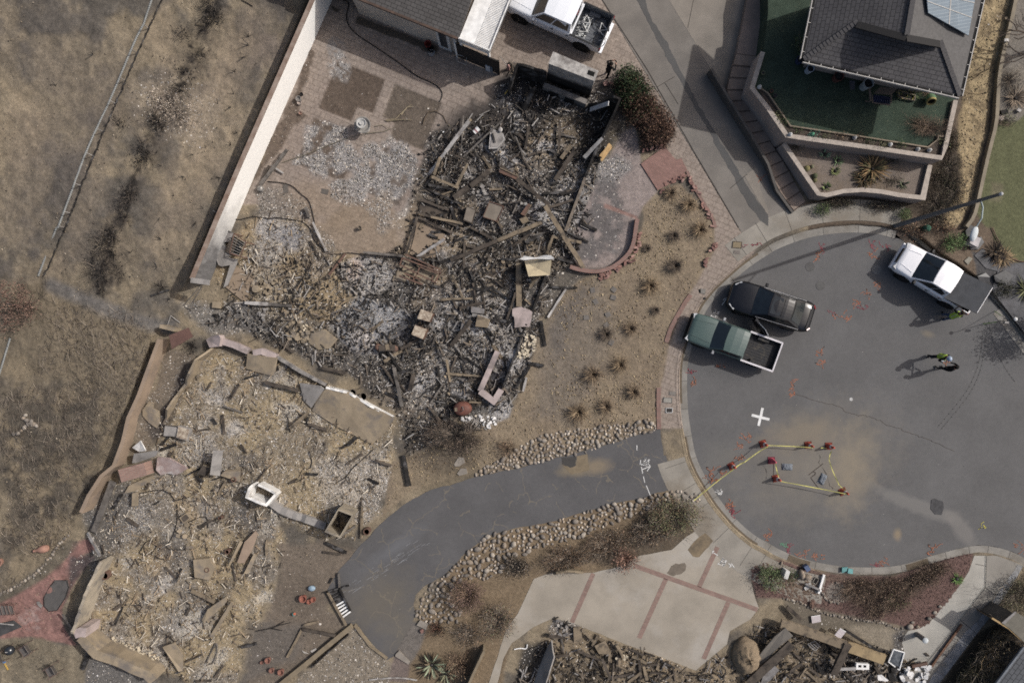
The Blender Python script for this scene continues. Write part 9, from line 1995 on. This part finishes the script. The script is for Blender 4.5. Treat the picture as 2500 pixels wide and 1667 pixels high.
# lids, covers, boxes
def lid(tl,pts,c,lb,h=.02,rim=nO,z=.01,name='meter_lid',cat='cover'):
 q=PP(tl,pts,z);o=MB().pr(q,z,z+h).bd(name,mat('lid_%d_%d'%(c[0],c[2]),c,tP(x*.9 for x in c),s=8),nO,lb,cat)
 if rim:
  for i in rG(4):MB().bq(q[i]+Vc((0,0,h+.004)),q[(i+1)%4]+Vc((0,0,h+.004)),.035,.02).bd('rim',mat('lid_rim_%d'%rim[0],rim),o)
lid('t23','1522,95 1582,100 1578,142 1516,137',(134,120,94),'tan utility cover on the paver sidewalk near the upper drive',rim=(92,84,74));lid('t23','1530,155 1570,158 1568,182 1526,178',(120,112,106),'grey utility cover below the tan one')
lid('t23','1300,418 1334,425 1330,458 1298,450',(126,122,116),'tilted grey meter cover beside an open hole');lid('t23','1285,425 1302,422 1302,450 1290,448',(20,20,20),'open black meter hole in the sidewalk',h=.008)
lid('t23','1085,1125 1128,1128 1125,1155 1082,1150',(124,118,112),'grey meter cover above the concrete one');lid('t23','1045,1168 1102,1172 1100,1205 1042,1200',(150,146,138),'pale concrete meter cover',rim=(120,116,110));lid('t23','1060,1240 1105,1240 1103,1272 1060,1272',(58,54,52),'dark meter cover with a white rim',rim=(196,196,194))
lid('t24','1350,228 1382,200 1408,212 1376,256',(140,136,124),'pale meter cover in the soil behind the white pickup',z=.03)
for t_,s,r,l,z,c in(('t23','1327,487',.07,'small round dark cap in the sidewalk',.02,(50,48,48)),('t24','748,290',.28,'round manhole cover in the shadow of the white pickup',RZ+.006,(112,112,112)),('t24','290,270',.26,'faint round manhole cover below the lamp shadow',RZ+.006,(94,93,92)),('t24','362,400',.26,'faint round manhole cover in the middle of the street',RZ+.006,(94,93,92)),('t24','572,1180',.1,'small white ringed survey cap in the street',RZ+.006,(186,186,184))):
 q=Q(t_,s,z);MB().lt([(r,0),(r,.006),(r*.86,.008),(r*.84,.005),(.001,.006)],22,MTr(q)).bd('round_cover',mat('lid_%d_%d'%(c[0],c[2]),c),nO,l,'cover')
q=PP('t34','1125,305 1150,298 1205,320 1210,360 1195,410 1150,405 1120,370',RZ+.008);MB().pr(q,RZ+.004,RZ+.02).bd('black_sheet',mat(0,(56,56,58),(72,72,74),s=6,rough=.4),nO,'crumpled black plastic sheet on the street at lower right','sheet')
def bin_(tl,pts,z,h,c,lb,name,cat,lidc=nO):
 q=[P(a,b,z)for a,b in N(tl,pts)];cc=sum(q,Vc())/4;e=em(name,Vc((cc.x,cc.y,z-h)),lb,cat);MB().pr([p.lerp(cc,.04)for p in q],z-h,z-.04).bd('body',mat('bin_%d_%d'%(c[0],c[2]),c,fn=.06),e);MB().pr(q,z-.04,z).bd('lid',mat('bin_%d_%d'%((lidc or c)[0],(lidc or c)[2]),lidc or c,fn=.06),e);return e
bin_('z11','632,112 684,130 648,232 600,212',.55,.55,(206,206,202),'white plastic bin in the mulch beside the green shrub','storage_bin','bin');bin_('z11','860,72 912,45 950,105 900,140',.3,.3,(84,98,128),'blue box at the kerb beside the boulders','storage_box','box')
bin_('z11','1352,78 1425,72 1410,125 1350,150',.03,.09,(96,150,150),'left one of two teal plastic lids in the gutter','teal_cover','cover');bin_('z11','1435,88 1492,100 1490,160 1422,150',.05,.09,(104,164,164),'right one of two teal plastic lids in the gutter','teal_cover','cover')
lid('z11','1008,200 1050,225 1010,295 968,265',(24,23,23),'open black meter hole in the mulch soil',h=.02,rim=(140,134,124),z=.03)
e=em('mailbox_post',GQ('z11','1080,290'),'broken white mailbox post lying with a grey crossbar','post')
for s,w_,m,z in(('1115,168 1045,408',.12,mPw,.12),('875,285 1055,360',.1,mMt,.22),('1060,368 1082,376',.1,mPw,.22)):a,b=PP('z11',s,z);MB().bq(a,b,w_,w_).bd('bar',m,e)
for s,l in(('860,335 900,310 925,335 880,368','white grid tile below the grey crossbar'),('905,285 940,278 948,300 915,308','small white grid tile above the other')):lid('z11',s,(176,172,168),l,z=.06,name='grid_tile',cat='tile',rim=(196,194,190))
M_SIGN=mat(0,(204,198,200),(150,138,140),s=34,fn=.2,fs=80)
for s,l,z in(('952,708 1068,688 1080,775 965,797','white sheet with faded print lying flat in the burnt corner',.12),('1325,860 1400,905 1325,1005 1255,945','pinkish white sheet with faded print lying at a slant',.7)):
 q=PP('z11',s,z);o=MB().pr(q,z-.02,z).bd('printed_sheet',M_SIGN,nO,l,'sheet');MB().bq(q[0]+Vc((0,0,.006)),q[1]+Vc((0,0,.006)),.03,.012).bd('edge',mPw,o)
e=em('white_basin',Q('z11','1615,1355',0),'white double-socket basin frame in the burnt corner','basin');q=PP('z11','1535,1310 1700,1318 1700,1392 1530,1392',.5);MB().pr(q,.35,.5).bd('tray',mPw,e)
for s in('1562,1332 1600,1334 1598,1362 1562,1362','1628,1334 1662,1336 1660,1364 1628,1364'):MB().pr(PP('z11',s,.5),.502,.51).bd('opening',mBk,e)
tmb('z11','1310,1385 1530,1378',40,mLg,'pale bent sheet running into the white basin','bent_strip','strip',z=(.3,.35),h=.06)
sb('white_board','z11','1808,1465 1860,1460 1950,1530 1920,1545 1815,1530',(.5,.5,.4,.4,.45),.04,M_ASHW,'white board with a pointed end at the bottom of the burnt corner','board')
e=em('grill_rack',Q('z11','980,1085',0),'blackened grill rack in the burnt corner','grill')
for k in rG(4):a,b=PP('z11','%d,%d %d,%d'%(905+k*36,1060-k*8+k*6,985+k*30,1140-k*12),.25);MB().bq(a,b,.05,.04).bd('bar',mMt,e)
q=PP('z11','905,1065 1000,1025 1060,1075 1010,1150',.22)
for i in rG(4):MB().bq(q[i],q[(i+1)%4],.03).bd('frame_bar',mLg,e)
x,y=N('z11','110,1200')[0];mb=MB();p=G(x,y,-.1);mb.sp(p,1.0,24,10,(.85,1.05,.75),tR);mb.v=[v+Vc((rC.gauss(0,.03),rC.gauss(0,.03),rC.gauss(0,.04)))for v in mb.v];mb.bd('earth_heap',mat(0,(140,122,98),s=5,fn=.25,bump=.9),nO,'rounded heap of tan earth beside the dented garage door','heap',smooth=tR)
# trash can, window frame,
p=GQ('z12','570,935',.0);e=em('trash_can',Vc((p.x,p.y,.01)),'round grey can casting a shadow on the pale walk','trash can');MB().lt([(.15,0),(.15,.8),(.16,.82)],16,MTr((p.x,p.y,.012))).bd('body',mMt,e);MB().lt([(.165,.82),(.1,.86),(.03,.87),(.001,.87)],16,MTr((p.x,p.y,.012))).bd('lid',mat(0,(188,194,196)),e)
e=em('window_frame',Q('z12','310,1250',0),'white window frame leaning over ash at the lower end of the pale walk','window frame');q=[P(a,b,z)for(a,b),z in zip(N('z12','270,1130 410,1170 345,1395 205,1290'),(.5,.5,.2,.2))]
for i in rG(4):MB().bq(q[i],q[(i+1)%4],.06,.06).bd('bar',mPw,e)
MB().add([p.lerp(sum(q,Vc())/4,.05)-Vc((0,0,.02))for p in q],[(0,1,2,3)]).bd('pane',mat(0,(120,124,128),(84,88,92),s=6,rough=.3,fn=.25),e)
for s,l in(('240,1370 330,1350 355,1400 260,1470','dark panel below the leaning white window frame'),('200,1440 300,1440 330,1540 220,1540','second dark panel at the bottom edge')):sb('charred_board','z12',s,(.2,.25,.2,.2),.05,mCh,l,'panel')
sb('white_board','z12','360,1480 450,1430 560,1568 400,1568',(.2,.3,.2,.2),.04,mPl,'pale grey board at the end of the walk','board')
sb('flat_box','z12','668,1185 700,1178 742,1215 715,1228',(.08,.08,.08,.08),.07,mBr,'brown box piece on the pale walk','box')
# lower left: chairs, umbrella
M_CH=mat(0,(112,92,84),s=4,rough=.6);mSe=mat(0,(104,98,94),s=6)
def chair(loc,deg,lb):
 e=em('patio_chair',loc,lb,'chair','burnt patio chairs',math.radians(deg))
 MB().box((0,0,.42),(.5,.5,.03)).bd('seat',mSe,e,lo=tR);MB().bq((-.27,0,.48),(-.52,0,.95),.5,.03).bd('backrest',mSe,e,lo=tR)
 for s in(-1,1):
  MB().tu([(.3,s*.28,.0),(.28,s*.28,.64),(-.3,s*.28,.64),(-.56,s*.27,1.0)],.018,5).bd('arm_frame',M_CH,e,lo=tR)
  MB().tu([(-.3,s*.28,.64),(-.36,s*.28,0)],.018,5).bd('leg',M_CH,e,lo=tR)
 MB().tu([(.27,-.28,.42),(.27,.28,.42)],.02,5).bd('front_bar',M_CH,e,lo=tR)
for s,d,l in(('350,1160',214,'burnt patio chair at the corner of the red brick patio, uppermost of the three'),('640,1390',210,'burnt patio chair on the tan ground, nearest the lower ruin'),('30,1250',200,'burnt patio chair at the left edge beside the black kettle grill')):q=GQ('z17',s);chair((q.x,q.y,q.z),d,l)
e=em('wagon_chair',GQ('z17','70,740'),'burnt lounger with hooped armrests at the left edge of the brick patio','lounger')
for k,x in eN((0,50,90,140)):a,b=PP('z17','%d,690 %d,800'%(x,x+30),.5);MB().tu([a-Vc((0,0,.4)),a,b,b-Vc((0,0,.4))],.02,5).bd('hoop',M_CH,e)
MB().pr(PP('z17','-60,690 140,690 160,780 -60,800',.35),.33,.36).bd('seat',mSe,e);mb=MB();p=Q('z17','140,710',.5);mb.tu([p+Vc((.26*math.cos(a),.3*math.sin(a),0))for a in[math.pi*i/9 for i in rG(19)]],.012,5,False);mb.bd('wheel_ring',M_CH,e)
p=GQ('z17','180,1150');e=em('kettle_grill',p,'black round kettle grill between two burnt chairs','grill');mt=MTr(p);MB().lt([(.12,.25),(.26,.4),(.27,.5),(.22,.62),(.1,.7),(.001,.72)],18,mt).bd('kettle',mat(0,(40,44,50),rough=.25,spec=.6),e,smooth=tR);MB().box(p+Vc((0,0,.73)),(.12,.04,.04)).bd('handle',mLg,e)
for a in(0,2.1,4.2):MB().tu([p+Vc((.12*math.cos(a),.12*math.sin(a),.35)),p+Vc((.25*math.cos(a),.25*math.sin(a),0))],.015,5).bd('leg',M_CH,e)
q= PP('z17','630,400 760,400 780,480 740,600 650,740 560,750 505,690 500,600 560,480',.06);o=MB().pr(q,.0,.07).bd('oval_table',mat(0,(92,89,87),s=3),nO,'dark oval table top lying on the red brick patio','table top')
MB().tu([p+Vc((0,0,.02))for p in q+q[:1]],.02,5,False).bd('rim',mCh,o)
sb('fallen_umbrella','z17','-60,900 150,860 245,930 -60,1060',(.15,.2,.1,.1),.06,mat(0,(76,75,76),(60,60,61),s=4),'burnt dark umbrella cloth lying at the left edge','umbrella');tmb('z17','-40,885 150,905',8,mLg,'pale pole of the burnt umbrella','umbrella_pole','pole',z=(.2,.2));sb('flat_slate','z17','412,645 440,640 480,690 465,715 425,680',(.05,)*5,.04,mPl,'small grey slab near the whitish bricks','slate')
p=GQ('z17','480,40');d=Vc((-1,-.22,0)).normalized();mt=MTr(p+Vc((.5,.1,.2)))@d.to_track_quat('Z','Y').to_matrix().to_4x4();o=MB().lt([(.05,0),(.17,.05),(.22,.25),(.2,.45),(.1,.65),(.075,.82),(.1,.88),(.06,.86),(.055,.7)],18,mt).bd('clay_urn',mat(0,(164,122,104),s=5,fn=.1),nO,'long-necked terracotta urn lying on the slope','urn',smooth=tR);MB().lt([(.055,.84),(.001,.84)],14,mt).bd('mouth',mBk,o)
p=GQ('z17','10,185');MB().lt([(.18,0),(.24,.2),(.25,.24),(.18,.24),(.15,.1),(.001,.1)],18,MTr(p)).bd('clay_pot',mat(0,(164,122,104)),nO,'terracotta pot cut by the left edge of the photo','pot')
tmb('z17','45,1330 90,1415',9,mat(0,(186,150,60)),'yellow handle of a toy shovel on the tan ground','toy_shovel','toy',z=(.02,.02));tmb('z17','10,1325 60,1328',20,mat(0,(64,112,160)),'blue blade piece beside the yellow toy handle','toy_piece','toy',z=(.02,.02))
# court pots and fence
for s,l,c,r in(('333,975','larger terracotta pot of the pair in the lower court',(150,92,76),.2),('372,1000','cream pot right of the larger terracotta one',(150,140,112),.13),('400,985','round tan stone behind the cream pot',(150,138,116),.14),('90,1400','terracotta pot at the lower left of the court',(140,96,82),.16),('45,1420','small terracotta pot left of the other',(136,96,84),.09),('115,1470','terracotta pot in a group near the bottom edge',(142,100,86),.14),('180,1480','terracotta pots broken near the bottom edge',(140,104,90),.17)):
 p=GQ('t32',s);MB().lt([(r*.7,0),(r,r*1.5),(r*1.08,r*1.6),(r*.8,r*1.6),(r*.6,r),(.001,r*.9)],16,MTr(p)).bd('clay_pot',mat('clay_%d'%c[0],c,tP(x*.85 for x in c),s=7),nO,l,'pot')
p=GQ('t32','388,910');MB().sp(p+Vc((0,0,.12)),.18,12,7,(1.2,.9,.8)).bd('blue_jug',mat(0,(104,132,156),(150,168,180),s=6,rough=.25),nO,'blue-grey glazed jug above the terracotta pots','jug');p=GQ('t32','265,1088');o=MB().sp(p+Vc((0,0,.1)),.11,12,8).bd('ball',mat(0,(92,164,156),fn=.05),nO,'small teal and orange ball in the lower court','ball');MB().sp(p+Vc((.03,.02,.13)),.09,10,6).bd('patch',mat(0,(190,96,66)),o)
e=em('picket_gate',GQ('t32','570,1020'),'fallen picket gate, half white and half charred, lying at the edge of the asphalt','gate')
for s,m,w_ in(('490,935 620,1170',mTn,.12),('570,810 575,920',mGr,.1),('575,915 650,1070',mCh,.1),('470,945 640,895',mCh,.08)):a,b=PP('t32',s,.16);MB().bq(a,b,w_,.1).bd('rail',m,e)
for k in rG(9):
 f=k/8;a=(505+90*f,955+160*f);b=(585+65*f,920+155*f)
 if k in(3,):b=(a[0]+.4*(b[0]-a[0]),a[1]+.4*(b[1]-a[1]))
 p,q=P(*N('t32','%f,%f'%a)[0],.12),P(*N('t32','%f,%f'%b)[0],.12);MB().bq(p,q,.09,.03).bd('picket',mPw if k>3 else mCh,e)
tmb('t32','505,880 525,845',12,mCh,'charred chip above the fallen picket gate',z=(.03,.03));lid('t32','315,1340 345,1355 365,1365 330,1360',(176,170,162),'white scrap in the bottom court',z=.03,name='white_scrap',cat='scrap');lid('t32','375,1345 412,1325 418,1335 385,1358',(176,170,162),'second white scrap in the bottom court',z=.03,name='white_scrap',cat='scrap')
sb('grey_paver','t32','1105,1170 1130,1135 1185,1160 1170,1200',(.12,)*4,.08,mat(0,(142,134,124)),'tilted pale paver at the end of the cobbles','paver');sb('grey_paver','t32','960,1370 985,1345 1060,1420 1050,1440 960,1385',(.1,)*5,.08,mat(0,(142,134,124)),'pinkish paver corner by the agave','paver')
wire('t32','780,1545 880,1535 960,1530 1040,1535 1110,1548',.05,mLg,'pale burst pipe at the bottom edge','pipe',name='burst_pipe');wire('t31','1420,1430 1460,1340 1490,1280 1500,1340 1470,1430 1440,1440',.04,mGr,'bent grey downpipe at the right of the lower ruin','pipe',name='bent_pipe');wire('t33','15,1335 60,1325 100,1335 105,1300',.035,mPw,'white pipe elbow at the garage corner','pipe',name='pipe_elbow')
sb('tan_board','z13','1185,625 1335,545 1420,705 1385,745 1250,740',(.35,.35,.3,.3,.3),.06,mTn,'square tan board in the muddy garage debris','board');sb('tan_board','z13','880,360 1000,350 1010,560 890,580',(.22,.22,.2,.2),.05,mTn,'flat tan sheet near the garage corner','board');sb('tan_board','z13','1490,900 1640,970 1635,985 1500,925',(.3,.3,.25,.25),.06,mTn,'pointed tan board below the white stones','board')
# survey pole, kerbside things
e=em('survey_pole',Q('z7','1715,1155',RZ),'green and black survey pole on a bipod leaning at the right kerb','survey pole')
b0=Q('z7','1400,1180',RZ);b1=Q('z7','1745,1130',RZ+1.5);tpt=Q('z7','1845,1113',RZ+2.0);b2=Q('z7','1555,1005',RZ);b0=Vc((b0.x,b0.y,RZ));M_PG=mat(0,(132,184,60));
MB().tu([b0,b0.lerp(b1,.55)],.02,6).bd('lower_tube',M_PG,e);MB().tu([b0.lerp(b1,.55),b1,tpt],.016,6).bd('upper_tube',mTr,e);MB().tu([b2,b2.lerp(b1,.5)],.018,6).bd('bipod_leg',M_PG,e);MB().tu([b2.lerp(b1,.5),b1],.014,6).bd('bipod_rod',mTr,e)
MB().lt([(.09,-.03),(.1,.02),(.05,.06),(.001,.07)],14,MTr(tpt)).bd('antenna',mPw,e);p=Q('z7','1715,1160',RZ+1.2);MB().box(p,(.22,.1,.12)).bd('controller',mMt,e)
q=Q('t24','1072,10',0);o=MB().lt([(.2,0),(.2,.35),(.13,.5),(.001,.55)],14,MTr(q)).bd('green_utility_post',mat(0,(62,104,84),fn=.06),nO,'green rounded utility post behind the kerb','utility post');MB().lt([(.24,0),(.24,.04)],14,MTr(q)).bd('base',mRs,o)
bin_('t24','1420,52 1468,75 1445,135 1388,105',.45,.45,(190,184,184),'pale utility box standing on black plastic near the lawn','utility_box','utility box')
for s,zz,l in(('1365,20 1400,-20 1440,0 1400,60 1370,60',.2,'black plastic bag left of the pale utility box'),('1440,335 1500,310 1530,340 1520,400 1480,400',.3,'black plastic bag at the kerb beside the white pickup'),('1560,330 1640,290 1690,330 1640,390 1570,370',.2,'black plastic sheet heap on the dark bank'),('1380,110 1470,60 1490,100 1450,150 1400,150',.1,'black plastic skirt under the pale utility box')):
 q=PP('t24',s,zz);fixn(MB().pr(q,.0,[zz*rC.uniform(.6,1.2)for _ in q]).bd('plastic_bag',mat(0,(56,56,58),(72,72,74),s=6,rough=.4),nO,l,'plastic bag'))
mb=MB();q=PP('t24','1420,190 1480,140 1560,250 1763,240 1900,260 1900,820 1763,720 1640,560 1540,430 1580,300 1500,280',.02);mb.pr(q,.0,.035);mb.bd('weed_fabric',mat(0,(88,88,92),(66,66,69),s=2.5,rough=.6,fn=.15,pa=(46,45,46),ps=1.2,bump=.6),nO,'grey landscape fabric spread over the bank at the right edge','fabric')
wire('t24','1545,0 1570,60 1620,150 1690,225 1800,240',.03,mRs,'brown edging strip round the lower lawn','edging',name='lawn_edging')
mb=MB();q=GQ('t14','1603,812');mb.lt([(.17,0),(.17,.05),(.001,.06)],16,MTr(q));mb.bd('round_paver',mat(0,(176,160,150)),nO,'round pale stepping disc right of the concrete edging','stepping stone');tmb('t14','1600,775 1650,770',26,mCh,'black oblong plate above the round stepping disc','black_plate','plate',z=(.1,.1));tmb('t14','1625,280 1655,280',18,mLg,'white block on the concrete edging','white_block','block',z=(.35,.35));tmb('t14','1630,130 1645,125',14,mTn,'tan block beside the concrete edging','tan_block','block',z=(.2,.2));tmb('t14','1715,755 1735,770',20,mLg,'white stone right of the concrete edging','white_stone','stone',z=(.05,.05))
# things on the turf
def plr(tl,xy,r,h,c,lb,soil=tR):
 p=Q(tl,xy,TZ);e=em('planter',p,lb,'planter');MB().lt([(r*.8,0),(r,h),(r*1.06,h+.02),(r*.9,h+.02),(r*.85,h*.8)],20,MTr(p)).bd('pot',mat('planter_%d'%c[0],c,fn=.06),e,smooth=False)
 MB().lt([(r*.88,h*.85),(.001,h*.87)],16,MTr(p)).bd('soil',mBd,e);return e
plr('z9','790,620',.2,.42,(176,184,196),'white barrel planter at the left corner of the hip-roof house');plr('z9','1240,740',.26,.4,(104,62,54),'dark red round planter under the eave');plr('z9','1680,870',.27,.6,(168,172,174),'tall white barrel planter beside the swing');plr('z9','640,470',.2,.35,(50,60,92),'dark blue pot left of the house corner');plr('z9','265,1018',.1,.12,(64,62,66),'small dark pot on the turf near the edging');plr('z9','205,945',.09,.14,(116,72,60),'tiny clay pot beside the small dark one');plr('z9','70,660',.1,.15,(130,130,96),'small yellow-green pot at the left of the turf');plr('z9','740,100',.13,.2,(150,160,164),'pale bowl by the left eave')
p=Q('z10','1060,960',TZ);e=em('tipped_planter',p,'green and yellow striped barrel planter tipped over on the turf','planter');d=Vc((-.1,-.9,.45)).normalized();mt=MTr(p+Vc((.05,.2,.22)))@d.to_track_quat('Z','Y').to_matrix().to_4x4();MB().lt([(.001,0),(.2,.0),(.26,.2),(.24,.34)],20,mt).bd('barrel',mat(0,(70,112,86),(96,122,84),s=5),e);MB().lt([(.245,.34),(.24,.46),(.2,.46),(.18,.3)],20,mt).bd('yellow_band',mat(0,(156,142,86)),e);MB().lt([(.2,.36),(.001,.36)],16,mt).bd('soil',mBk,e)
e=em('garden_swing',Q('z10','350,920',TZ),'brown garden swing seat with blue striped cushion and canopy','swing');q= PP('z10','225,860 490,900 470,1025 190,985',TZ+.45)
s_=MB().pr(q,TZ+.4,TZ+.46).bd('seat',mat(0,(52,62,96),(40,46,70),s=3),e)
for k in rG(8):a,b=q[0].lerp(q[1],(k+.5)/8),q[3].lerp(q[2],(k+.5)/8);MB().bq(a+Vc((0,0,.02)),b+Vc((0,0,.02)),.04,.02).bd('slat',mat(0,(38,44,66)),s_)
MB().pr( PP('z10','320,735 590,765 500,860 225,835',TZ+1.0),TZ+.95,[TZ+1.02,TZ+1.02,TZ+.97,TZ+.97]).bd('canopy',mat(0,(104,92,82),s=3),e)
for s,z in(('150,760 165,960',1.0),('500,860 490,1000',.7),('190,985 480,1030',.5),('80,965 170,975',.3),('190,860 200,980',.7)):a,b=PP('z10',s,TZ+z);MB().bq(a,b,.09 if z>.9 else .05,.05).bd('frame_bar',mat(0,(112,100,90)),e)
e=em('folding_chair',Q('z9','1510,850',TZ),'dark grey folding seat left of the tall white planter','chair');MB().pr( PP('z9','1475,840 1550,845 1545,910 1480,905',TZ+.5),TZ+.46,TZ+.5).bd('seat',mat(0,(78,80,88)),e);MB().pr( PP('z9','1470,765 1555,770 1550,840 1475,835',TZ+.8),TZ+.74,TZ+.78).bd('backrest',mat(0,(78,80,88)),e)
e=em('raised_bed',Q('z10','740,880',TZ),'low wooden bed of small plants right of the swing','garden bed');q=PP('z10','600,800 870,870 860,955 620,905',TZ+.12)
for i in rG(4):MB().bq(q[i],q[(i+1)%4],.05,.12).bd('board',mat(0,(138,124,106)),e)
MB().pr(q,TZ+.005,TZ+.08).bd('soil',mBd,e);lvm(random.Random(2),260,ellip(.8,.3,.4,0,0),.09,GREEN+[(150,140,60)]).bd('herbs',mLf,e,loc=sum(q,Vc())/4-wloc(e),lo=tR)
for s,l,c in(('300,928','green ornament in the narrow bed',(92,168,130)),('592,952','white stone ornament in the narrow bed',(184,180,176)),('835,1000','white figurine on the retaining wall bed',(196,196,194)),('1025,1032','white ornament left of the last one on the bed',(190,188,184)),('1105,1038','white ornament nearest the bed corner',(190,188,184)),('148,930','white cap on the retaining wall corner',(196,200,204)),('-62,604','white cap on the wall bend beside the steps',(190,192,196))):
 p=Q('t14',s,TZ+(.15 if 'cap' in l else .02));MB().lt([(.09,0),(.12,.06),(.07,.14),(.08,.2),(.001,.25)],10,MTr(p)).bd('garden_ornament',mat('ornament_%d'%c[0],c),nO,l,'ornament')
